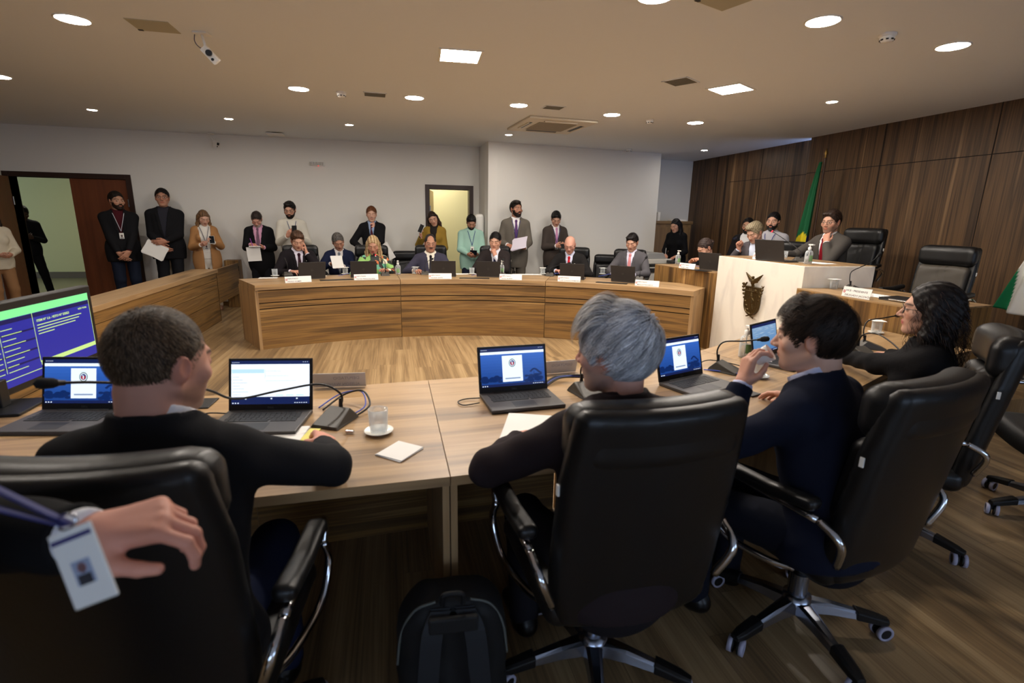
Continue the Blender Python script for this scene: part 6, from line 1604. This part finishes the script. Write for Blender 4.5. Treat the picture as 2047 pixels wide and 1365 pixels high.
k = i['s']; held('phone', phone_mb(), i, (-.02*k, .37*k, 1.31*k), 'dark phone held by the person in cream sweater', 'phone', (15, 0, -6), .002)
i = mk('person in black suit with chin on hand holding white paper', 742, 413, 9.2, 178, dict(skin='fair', top='suit', topcol=BLK, shirtcol=(150, 168, 200), tie=(80, 30, 44), haircol=(110, 66, 38), brow=(110, 74, 50), look='down'), P_(head=(4, 8, 0), handR=(.17, .24, 1.05), handL=(0,0,0), faceL=(-.02, .10, -.215), elbowL=(-.7, .4, -1), elbowR=(.9, -.2, -.6), palmL=(.3, -1, .2), dirL=(.15, .05, 1), fingL='fist', dirR=(-1, .3, -.1), palmR=(0, -1, 0), lean=0))
k = i['s']; held('paper_sheet', paper_mb(.2, .29, 1, .01), i, (-.23*k, .2*k, .98*k), 'white sheet hanging from the arm of the chin holding person', 'papers', (0, 25, 0))
i = mk('long haired person in mustard shirt tilting head over white phone', 865, 423, 9.05, 165, dict(skin='light', fem=1, hair='long', haircol=(40, 26, 18), hairend=(74, 48, 32), hlen=.30, top='coat', topcol=(152, 122, 52), shirtcol=(40, 36, 34), legcol=(30, 30, 34), hem=-.14, opening=(.0, .06), look='down', wide=.95), P_(head=(14, 16, 18), handR=(.20, .22, 1.30), handL=(-.06, .22, 1.02), dirR=(.1, .2, 1), palmR=(-.6, -.7, 0), elbowR=(.6, 0, -1), fingR='hold', lean=0))
k = i['s']; held('phone', phone_mb((232, 230, 226)), i, (.19*k, .27*k, 1.44*k), 'white phone held by the long haired person in mustard shirt', 'phone', (10, -25, 20), .002)
i = mk('bearded person in mint green shirt with lanyard typing on phone', 942, 429, 8.75, 178, dict(skin='tan', top='shirt', topcol=(158, 196, 182), legcol=(34, 40, 56), hair='volume', haircol=(16, 14, 14), beard=(20, 16, 14), lanyard=(40, 50, 130), wide=1.12, belly=.7, hem=-.18, look='down'), dict(PH, head=(0, 34, 0), lean=0, handR=(.08, .30, 1.04), handL=(-.08, .30, 1.04)))
k = i['s']; held('phone', phone_mb(), i, (0, .40*k, 1.08*k), 'dark phone typed on by the person in mint green shirt', 'phone', (50, 90, 0), .002)
i = mk('tall bearded person in grey suit and purple tie holding papers', 1032, 400, 8.55, 172, dict(skin='tan', top='suit', topcol=(104, 98, 90), shirtcol=(234, 232, 234), tie=(92, 60, 110), legcol=(92, 86, 78), hair='volume', haircol=(30, 24, 20), beard=(36, 26, 22), lanyard=(50, 56, 120), wide=1.05, hem=-.22), P_(head=(28, -2, 0), handR=(.14, .24, 1.07), handL=(-.12, .28, 1.03), palmR=(-.4, -.4, -.7), palmL=(.2, -.3, 1), fingR='hold', fingL='relax', dirR=(-.5, .7, -.2), dirL=(.5, .7, .1), lean=-1))
k = i['s']; held('paper_stack', paper_mb(.24, .30, 4, .02, mat('lilac_paper', (206, 200, 214), rough=.8)), i, (-.02*k, .44*k, 1.10*k), 'stack of lilac tinted papers held by the tall grey suited person', 'papers', (55, 15, -20))
i = mk('young person in dark grey suit and pink tie looking at phone', 1112, 422, 8.7, 178, dict(skin='light', top='suit', topcol=(70, 62, 58), shirtcol=(228, 224, 226), tie=(200, 140, 180), hair='volume', haircol=(16, 14, 14), lanyard=(50, 60, 120), look='down', hem=-.2), dict(PH, head=(-6, 30, 0), lean=2, handR=(.04, .28, 1.14), handL=(-.10, .30, 1.10)))
k = i['s']; held('phone', phone_mb(), i, (-.04*k, .38*k, 1.17*k), 'dark phone of the young person in dark grey suit', 'phone', (60, 0, 0), .002)
i = mk('person in dark clothes and beige shoes standing in the double doorway', 42, 412, 10.7, 215, dict(skin='dark', top='sweater', topcol=(22, 22, 26), legcol=(22, 22, 26), shoecol=(150, 126, 96), haircol=(14, 12, 12), wide=1.05), dict(PH, head=(8, 30, 0), lean=8, stance=.2))
i = mk('person in cream off shoulder sweater and tan skirt at picture edge', -22, 418, 8.6, 230, dict(skin='light', fem=1, hair='long', haircol=(40, 28, 22), top='sweater', topcol=(216, 206, 184), legcol=(150, 112, 78), wide=1.0, hlen=.1), dict(PH, head=(0, 20, 0), handR=(.05, .26, 1.05), handL=(-.08, .26, 1.05)))
i = mk('dark haired person in black sweater writing at the copier', 1352, 438, 8.75, 130, dict(skin='light', fem=1, hair='long', haircol=(14, 12, 14), hlen=.12, top='sweater', topcol=(18, 18, 20), legcol=(20, 20, 22), look='down', wide=.95), P_(head=(-14, 22, 0), handR=(.12, .32, 1.02), handL=(-.10, .34, 1.0), palmR=(0, -.4, -1), palmL=(0, -.4, -1), fingR='hold', lean=14))
k = i['s']; mb = MB(); mb.cyl((0, 0, 0), (-.02, .04, .12), .005, m_wplast, 8); held('pen', mb, i, (.08*k, .42*k, 1.03*k), 'white pen in the hand of the person at the copier', 'pen')
i = mk('bearded person with glasses in white top standing by wood wall', 1497, 436, 7.15, 128, dict(skin='olive', top='suit', topcol=(28, 26, 28), shirtcol=(222, 222, 224), haircol=(24, 20, 18), beard=(28, 22, 20), glasses=1, opening=(-.1, .08)), P_(head=(0, 2, 0), handR=(.15, .2, 1.0), handL=(-.15, .2, 1.0), lean=0))
i = mk('bearded person in light grey polo with lanyard by wood wall', 1548, 425, 6.35, 125, dict(skin='light', top='shirt', topcol=(168, 166, 172), haircol=(22, 18, 18), beard=(26, 20, 20), lanyard=(40, 60, 130), legcol=(50, 54, 70), wide=1.1), P_(head=(0, 2, 0), handR=(.15, .2, 1.0), handL=(-.15, .2, 1.0), lean=0))
# seated behind the curved desk ------------------------------------------------------
DK = dict(handR=(.15, .42, .80), handL=(-.15, .42, .80), palmR=(-.2, 0, -1), palmL=(.2, 0, -1), fingR='relax', fingL='relax', elbowR=(.8, -.3, -.6), elbowL=(-.8, -.3, -.6), sit=True)
def ty(u, v, Y): p = aty(u, v, Y); return 180-math.degrees(math.atan2(p[0]-AX, p[1]-AY))
i = mk('seated deputy in black suit pressing a finger to his temple', 593, 461, 7.70, ty(593, 461, 7.7), dict(skin='light', top='suit', topcol=(30, 26, 30), shirtcol=(220, 214, 228), tie=(52, 24, 36), haircol=(74, 50, 34), brow=(90, 66, 50), hair='side', part=-1, look='down', jaw=1.1, fat=.008, pin=1, wide=1.08), dict(DK, head=(0, 24, 0), lean=10, handL=(0,0,0), faceL=(-.095, .12, -.13), dirL=(.15, -.15, .95), palmL=(.9, -.3, 0), fingL='point', elbowL=(-.6, .5, -1)))
i = mk('person in navy suit and striped grey tie seated in second row reading', 675, 467, 8.45, 185, dict(skin='tan', top='suit', topcol=(30, 36, 62), shirtcol=(222, 216, 214), tie=(128, 132, 142), haircol=(92, 88, 84), look='down'), dict(DK, head=(10, 26, 8), lean=2, handR=(.12, .36, .84), handL=(-.05, .38, .80)))
held('paper_sheet', paper_mb(.16, .22, 2, .01), i, (.03, .50, .88), 'white paper read by the navy suited person', 'papers', (40, 0, 10))
i = mk('blonde deputy in colourful patterned blouse speaking at the microphone', 745, 472, 7.75, ty(745, 472, 7.75), dict(skin='tan', fem=1, hair='long', haircol=(150, 120, 84), hairend=(100, 74, 52), streak=(206, 182, 140), hlen=.16, front=1.6, top='shirt', topcol=(150, 190, 90), look='down', lip=(170, 70, 70), vol=.018), dict(DK, head=(-8, 18, 0), lean=12))
blouse = mat('patterned_blouse', (150, 190, 90), rough=.6); nt = blouse.node_tree; vo = nt.nodes.new('ShaderNodeTexVoronoi'); vo.inputs['Scale'].default_value = 16; tcn = nt.nodes.new('ShaderNodeTexCoord'); cr = nt.nodes.new('ShaderNodeValToRGB'); cr.color_ramp.interpolation = 'CONSTANT'
for pos, c in ((.0, (40, 44, 40)), (.28, (150, 200, 110)), (.45, (216, 120, 70)), (.6, (232, 226, 200)), (.75, (110, 180, 150)), (.88, (90, 50, 44))):
    e = cr.color_ramp.elements.new(pos) if pos > 0 else cr.color_ramp.elements[0]; e.color = (*srgb(c), 1)
sp = nt.nodes.new('ShaderNodeSeparateColor'); nt.links.new(tcn.outputs['Object'], vo.inputs['Vector']); nt.links.new(vo.outputs['Color'], sp.inputs[0]); nt.links.new(sp.outputs[0], cr.inputs[0]); nt.links.new(cr.outputs[0], nt.nodes['Principled BSDF'].inputs['Base Color'])
for o in bpy.data.objects:
    if o.parent and o.parent.get('label', '').startswith('blonde deputy') and o.name.startswith('shirt'): o.data.materials[0] = blouse; o.name = 'blouse'
i = mk('moustached deputy in blue grey suit with glasses low on his nose', 860, 469, 7.82, ty(860, 469, 7.82), dict(skin='tan', top='suit', topcol=(62, 60, 76), shirtcol=(236, 230, 214), tie=(40, 36, 40), haircol=(34, 28, 28), hair='recede', moustache=(70, 58, 54), glasses=1, glassz=-.012, fat=.014, jaw=1.15, wide=1.15, belly=1, pin=1), dict(DK, head=(4, 8, 0), lean=4, handR=(.24, .40, .80)))
i = mk('deputy in dark suit and navy tie leaning his chin on his fist', 990, 465, 7.72, ty(990, 465, 7.72), dict(skin='light', top='suit', topcol=(44, 38, 38), shirtcol=(226, 226, 236), tie=(30, 36, 76), haircol=(22, 18, 18), jaw=1.12, fat=.01, look='down', wide=1.08), dict(DK, head=(-8, 14, -4), lean=10, handL=(0,0,0), faceL=(-.03, .135, -.17), dirL=(.25, -.1, .9), palmL=(.6, -.8, 0), fingL='fist', elbowL=(-.6, .6, -1)))
i = mk('bald deputy with glasses, dark suit and bright red tie', 1140, 474, 7.48, ty(1140, 474, 7.48)-2, dict(skin='pink', top='suit', topcol=(34, 32, 32), shirtcol=(206, 210, 232), tie=(190, 20, 36), hair='none', brow=(150, 120, 104), glasses=1, look='down', pin=1, wide=1.12, jaw=1.05), dict(DK, head=(0, 24, 0), lean=12))
i = mk('deputy in grey suit and pale pink tie typing at laptop', 1265, 466, 7.1, ty(1265, 466, 7.1)-6, dict(skin='light', top='suit', topcol=(84, 82, 86), shirtcol=(216, 214, 232), tie=(214, 140, 144), haircol=(22, 18, 18), hair='side', look='down', wide=1.06), dict(DK, head=(0, 20, 0), lean=3))
i = mk('person with tied dark hair seated low behind the secretary laptop', 1412, 478, 6.5, 110, dict(skin='light', fem=1, hair='bun', haircol=(56, 44, 40), top='sweater', topcol=(20, 20, 24), look='down'), dict(DK, head=(-20, 34, 0), lean=12, handR=(.12, .34, .8), handL=(-.12, .34, .8)), floor=.2)
i = mk('grey haired person in grey jacket raising dark glasses in his hand', 1512, 443, 5.92, 110, dict(skin='light', top='suit', topcol=(84, 80, 84), shirtcol=(206, 214, 232), haircol=(134, 122, 98), hair='volume', vol=.016, look='down', shirtcollar=.02), dict(DK, head=(-6, 30, 0), lean=14, handR=(0,0,0), faceR=(.17, .14, -.16), dirR=(.1, .3, .9), palmR=(-.9, .1, .2), fingR='fist', elbowR=(.8, 0, -1)), floor=.2)
mb = MB(); mb.box((-.03, -.004, -.012), (.03, .004, .012), mat('dark_lens', (20, 24, 40), rough=.1)); mb.tube([(-.03, 0, .01), (-.05, .06, .0), (-.05, .1, -.02)], .002, m_bplast)
held('eyeglasses', mb, i, i['arms'][0][3]+i['arms'][0][4]*.15+V3(0, .04, 0), 'dark spectacles held up beside the grey haired person in grey jacket', 'glasses', (0, 20, 0))
i = mk('president in dark grey suit and red tie holding his chin at marble desk', 1666, 418, 4.98, 93, dict(skin='light', top='suit', topcol=(74, 70, 66), shirtcol=(234, 232, 236), tie=(120, 16, 30), haircol=(42, 28, 20), hair='side', vol=.016, stubble=(70, 52, 44), glasses=1, wide=1.1), dict(DK, head=(14, 6, 0), lean=10, handL=(0,0,0), faceL=(-.03, .11, -.20), dirL=(.2, -.1, .9), palmL=(.3, -.9, 0), fingL='hold', elbowL=(-.7, .5, -1), handR=(.34, .42, .80)), floor=.4)
# visitor holding papers low behind the barrier
i = mk('person in black seated behind the barrier with papers on knee', -170, 500, 4.6, -60, dict(skin='light', top='suit', topcol=BLK, shirtcol=(40, 40, 44), haircol=(40, 30, 24)), dict(DK, lean=2, handR=(.06, .42, .66), handL=(-.1, .42, .62)))
held('paper_stack', paper_mb(.21, .3, 3, .0), i, (0, .52, .64), 'white papers resting on the knee of the person behind barrier', 'papers', (70, 0, 0))
# ------------------------------------------------------------------ people close to the camera
def near(label, x, y, yaw, st, pose, floor=0):
    r, i = person(label, x, y, yaw, st, pose, floor, lod=.6); i['root'] = r; return r, i
def loc(x, y, yaw, p):   # world point -> local of a root at x, y with yaw
    a = R(-yaw); dx, dy = p[0]-x, p[1]-y; return (dx*math.cos(a)-dy*math.sin(a), dx*math.sin(a)+dy*math.cos(a), p[2])
# man with greying short hair at the desk
x, y, w = -.56, 1.18, -4
r, i = near('person with short greying brown hair in black suit writing at the desk', x, y, w, dict(skin='pink', s=1.0, top='suit', topcol=(30, 30, 33), shirtcol=(226, 226, 232), shirtcollar=.030, legcol=(26, 32, 54), haircol=(70, 57, 46), hair='short', vol=.006, stubble=(110, 84, 66), scalp=(90, 70, 54), fat=.014, jaw=1.12, wide=1.13, shoecol=(24, 20, 18), gaze=1),
    dict(sit=True, hipz=.53, lean=12, head=(-30, 10, 0), handR=loc(x, y, w, (-.245, 1.69, .795)), handL=loc(x, y, w, (-.78, 1.78, .79)), elbowR=(1, -.25, -.35), elbowL=(-1, .1, -.5), palmR=(-.5, 0, -1), palmL=(.3, 0, -1), fingR='relax', fingL='relax', dirR=(-.15, .95, -.03)))
strands(r, i, 9000, .016, [(100, 82, 62), (76, 60, 46), (128, 110, 90), (56, 45, 36)], 2, lift=.006, vol=.006, zmin=-.075, width=.0011, comb=(0, .1, -.4), region=lambda p, rs: rs.uniform(size=len(p)) > .75*np.exp(-(((p[:, 0]-.005)/.03)**2+((p[:, 1]+.035)/.035)**2+((p[:, 2]-.115)/.03)**2)))
# grey haired man
x, y, w = .635, 1.235, 8
r, i = near('person with thick silver grey hair in dark brown jacket seen from behind', x, y, w, dict(skin='pink', s=1.0, top='suit', topcol=(42, 34, 36), shirtcol=(46, 38, 40), shirtcollar=.02, legcol=(30, 28, 32), haircol=(88, 88, 94), hair='volume', vol=.013, part=-1, stubble=(150, 136, 126), wide=1.08, brow=(120, 116, 112)),
    dict(sit=True, hipz=.502, lean=7, head=(34, 5, 0), handL=loc(x, y, w, (.42, 1.63, .785)), handR=loc(x, y, w, (.92, 1.62, .785)), elbowL=(-1, .2, -.5), elbowR=(1, .2, -.5), palmL=(.3, 0, -1), palmR=(-.3, 0, -1)))
strands(r, i, 9000, .075, [(186, 186, 190), (226, 226, 228), (160, 160, 166), (206, 203, 200)], 3, comb=(-.1, .1, 0), crown=(.05, -.72, .68), lift=.016, vol=.012, wave=.06, zmin=-.06, width=.0019, seg=8, jitter=.05, clump=.45)
strands(r, i, 2600, .07, [(206, 202, 196), (224, 222, 220), (170, 168, 170)], 4, comb=(-.8, 1.0, .3), lift=.036, vol=.018, wave=.1, width=.0018, seg=8, jitter=.06, clump=.35, region=lambda p, rs: (p[:, 2] > .085) & (p[:, 1] > -.02))
strands(r, i, 2500, .03, [(60, 58, 62), (90, 88, 92), (44, 42, 46)], 5, comb=(0, 0, -1.2), lift=.008, vol=.008, zmin=-.075, width=.0012, region=lambda p, rs: (p[:, 2] < -.02))
# man drinking coffee
x, y, w = 1.46, 1.28, 26
r, i = near('person with dark wavy hair in navy suit drinking from a white cup', x, y, w, dict(skin='fair', s=1.0, top='suit', topcol=(24, 28, 44), shirtcol=(196, 202, 232), shirtcollar=.034, legcol=(22, 24, 34), haircol=(34, 25, 20), hair='short', vol=.014, jaw=1.06, fat=.008, wide=1.08, gaze=1, brow=(40, 28, 22)),
    dict(sit=True, hipz=.505, lean=15, head=(14, 4, 0), handL=(0, 0, 0), faceL=(-.050, .190, -.165), dirL=(.10, -.06, .95), palmL=(.75, -.55, 0), fingL='cup', elbowL=(-.55, .55, -1), handR=loc(x, y, w, (1.72, 1.78, .80)), elbowR=(1, 0, -.6), palmR=(-.3, 0, -1)))
strands(r, i, 9000, .046, [(38, 28, 22), (26, 19, 16), (52, 38, 28)], 6, jitter=.08, clump=.4, comb=(-.1, .3, .0), lift=.012, vol=.013, wave=.3, zmin=-.072, width=.0012)
strands(r, i, 2400, .05, [(70, 52, 38), (48, 36, 28), (34, 26, 20)], 7, comb=(.1, 1.1, .5), lift=.026, vol=.016, wave=.9, width=.0013, seg=8, region=lambda p, rs: (p[:, 2] > .07) & (p[:, 1] > .0))
Hw = i['Rw']; mouth = i['Hc']+i['Rh'] @ V3(0, .100, -.055)*i['hs']; cc = i['Hc']+i['Rh'] @ V3(-.004, .145, -.075)*i['hs']
ax = Vector(tuple(nrm(mouth+i['Rh'] @ V3(0, -.0, .012)-cc)))
q = ax.to_track_quat('Z', 'Y').to_matrix().to_4x4(); q.translation = Vector(tuple(cc))
mb = MB(); mb.lathe([(.0001, -.030), (.019, -.030), (.026, -.02), (.031, .034), (.029, .034), (.024, -.016), (.0001, -.024)], m_china, 28, caps=False); cup = tag(empty('coffee_cup'), 'white coffee cup held to the mouth of the navy suited person', 'cup'); cup.matrix_world = Hw @ q
o = mb.build('cup_body', cup); mb = MB(); mb.lathe([(.0001, -.004), (.0255, -.004)], mat('coffee', (40, 24, 16), rough=.2), 24, caps=False); mb.build('coffee', cup)
mb = MB(); mb.tube(catmull([(.028, 0, .02), (.048, 0, .015), (.046, 0, -.008), (.026, 0, -.012)], 6), .003, m_china); mb.build('handle', cup)
# curly haired woman
x, y, w = 2.50, 1.80, 38
r, i = near('person with long dark curly hair, glasses and black clothes in profile', x, y, w, dict(skin='light', fem=1, s=.97, top='sweater', topcol=(16, 15, 17), legcol=(24, 24, 30), haircol=(20, 14, 13), hair='long', vol=.020, hlen=.20, front=-.4, glasses=1, lip=(186, 88, 90), gaze=1),
    dict(sit=True, hipz=.50, lean=8, head=(4, 0, 0), handL=loc(x, y, w, (2.48, 2.42, .80)), handR=loc(x, y, w, (2.86, 2.36, .80)), elbowL=(-1, 0, -.6), elbowR=(1, 0, -.6), palmL=(.3, 0, -1), palmR=(-.3, 0, -1)))
rs = np.random.RandomState(11); mb_V, mb_F, mb_C = [], [], []; nn = 0
for k in range(420):
    a = rs.uniform(-2.5, 2.5); el = rs.uniform(-.3, 1.3); rad = V3(.088, .108, .104)
    p0 = V3(0, -.016, .032)+rad*V3(math.sin(a)*math.cos(el), -math.cos(a)*math.cos(el), math.sin(el))
    if p0[1] > .055 or (p0[1] > .03 and p0[2] < .06 and rs.uniform() < .6): continue
    L = rs.uniform(.20, .36); out = nrm(V3(p0[0], p0[1]*.9, .0))*rs.uniform(.015, .05); rr = rs.uniform(.004, .009); fr = rs.uniform(16, 30); ph = rs.uniform(0, 6); N = 22
    for j in range(N+1):
        t = j/N; bx = p0+out*math.sin(min(t*1.6, 1.57))+V3(0, 0, -L*t**1.25)
        q1 = bx+rr*V3(math.cos(ph+fr*t), math.sin(ph+fr*t), 0)
        wv = nrm(V3(-p0[1], p0[0], .3))*.0014
        mb_V += [q1-wv, q1+wv]
        if j: b0 = nn+(j-1)*2; mb_F.append((b0, b0+1, b0+3, b0+2))
    nn += 2*(N+1); mb_C += [np.array(srgb((30, 20, 18) if k % 5 else (54, 34, 28)))*rs.uniform(.7, 1.3)]*(2*(N+1))
Vh = i['Hc']+np.array(mb_V)*i['hs'] @ i['Rh'].T
np_mesh('curls', Vh, mb_F, m_hair, r, col=np.array(mb_C))
# person at the edge with badge, hand resting over the chair
x, y, w = -.72, .52, -78
r, i = near('person in black suit with blue lanyard and badge, hand hanging over chair', x, y, w, dict(skin='pink', s=1.0, top='suit', topcol=(20, 20, 22), shirtcol=(226, 228, 234), legcol=(22, 22, 26), haircol=(40, 32, 28), wide=1.1, opening=(.12, .06)),
    dict(lean=16, head=(0, 10, 0), handL=loc(x, y, w, (-.400, .70, 1.135)), dirL=loc(0, 0, w, (.95, .02, .18)), palmL=loc(0, 0, w, (.1, .25, -1)), fingL='droop', elbowL=(-.6, -.2, -1), handR=(.30, .02, .95), elbowR=(.4, -1, -.6)))
lan = mat('blue_lanyard', (30, 40, 110), rough=.6)
t = tag(empty('badge'), 'white photo badge hanging from a blue lanyard at the picture edge', 'badge')
B0 = aty(135, 1050, .565); B0 = Vector(tuple(B0))
Nk = Vector((-.62, .52, 1.46))
for s in (-1, 1):
    mb = MB(); P0_ = Nk+Vector((-.02, s*.03, 0)); pts = catmull([P0_, P0_.lerp(B0, .5)+Vector((.01, s*.012, -.004)), B0+Vector((0, s*.002, 0))], 6); V = []; Fc = []
    for p in pts:
        for d in ((0, -.008, .004), (.0, .008, -.004)): V.append(Vector(p)+Vector(d))
    n = len(pts); mb.shape(V, [(2*k, 2*k+1, 2*k+3, 2*k+2) for k in range(n-1)], lan, smooth=True); o = mb.build('strap', t); md = o.modifiers.new('t', 'SOLIDIFY'); md.thickness = .0015
# badge card faces the camera side, hanging tilted
Mb = Matrix.Translation(B0) @ Matrix.Rotation(R(-18), 4, 'Z') @ Matrix.Rotation(R(-12), 4, 'X') @ Matrix.Rotation(R(-24), 4, 'Y')
mb = MB(); mb.tube([(0.012*math.cos(a), 0, .004+.008*math.sin(a)) for a in np.linspace(0, 2*PI, 13)[:-1]], .0015, m_chrome, 6, closed=True); mb.build('ring', t, M=Mb)
mb = MB(); mb.box((-.026, -.0015, -.086), (.026, .0015, -.004), m_wplast); cd = mb.build('card', t, bevel=.002, M=Mb)
mb = MB(); mb.box((-.024, -.0022, -.016), (.024, -.0015, -.011), mat('badge_violet', (60, 56, 110))); mb.box((-.011, -.0022, -.064), (.011, -.0015, -.038), mat('badge_bluegrey', (150, 160, 184))); mb.build('print', cd)
mb = MB(); mb.lathe([(.0001, -.0008), (.0055, -.0008), (.0055, 0)], mat('badge_face', (150, 92, 78)), 14, M=Matrix.Translation((0, -.0022, -.046)) @ Matrix.Rotation(PI/2, 4, 'X')); mb.box((-.008, -.0026, -.064), (.008, -.0022, -.053), m_ink); mb.build('photo', cd)
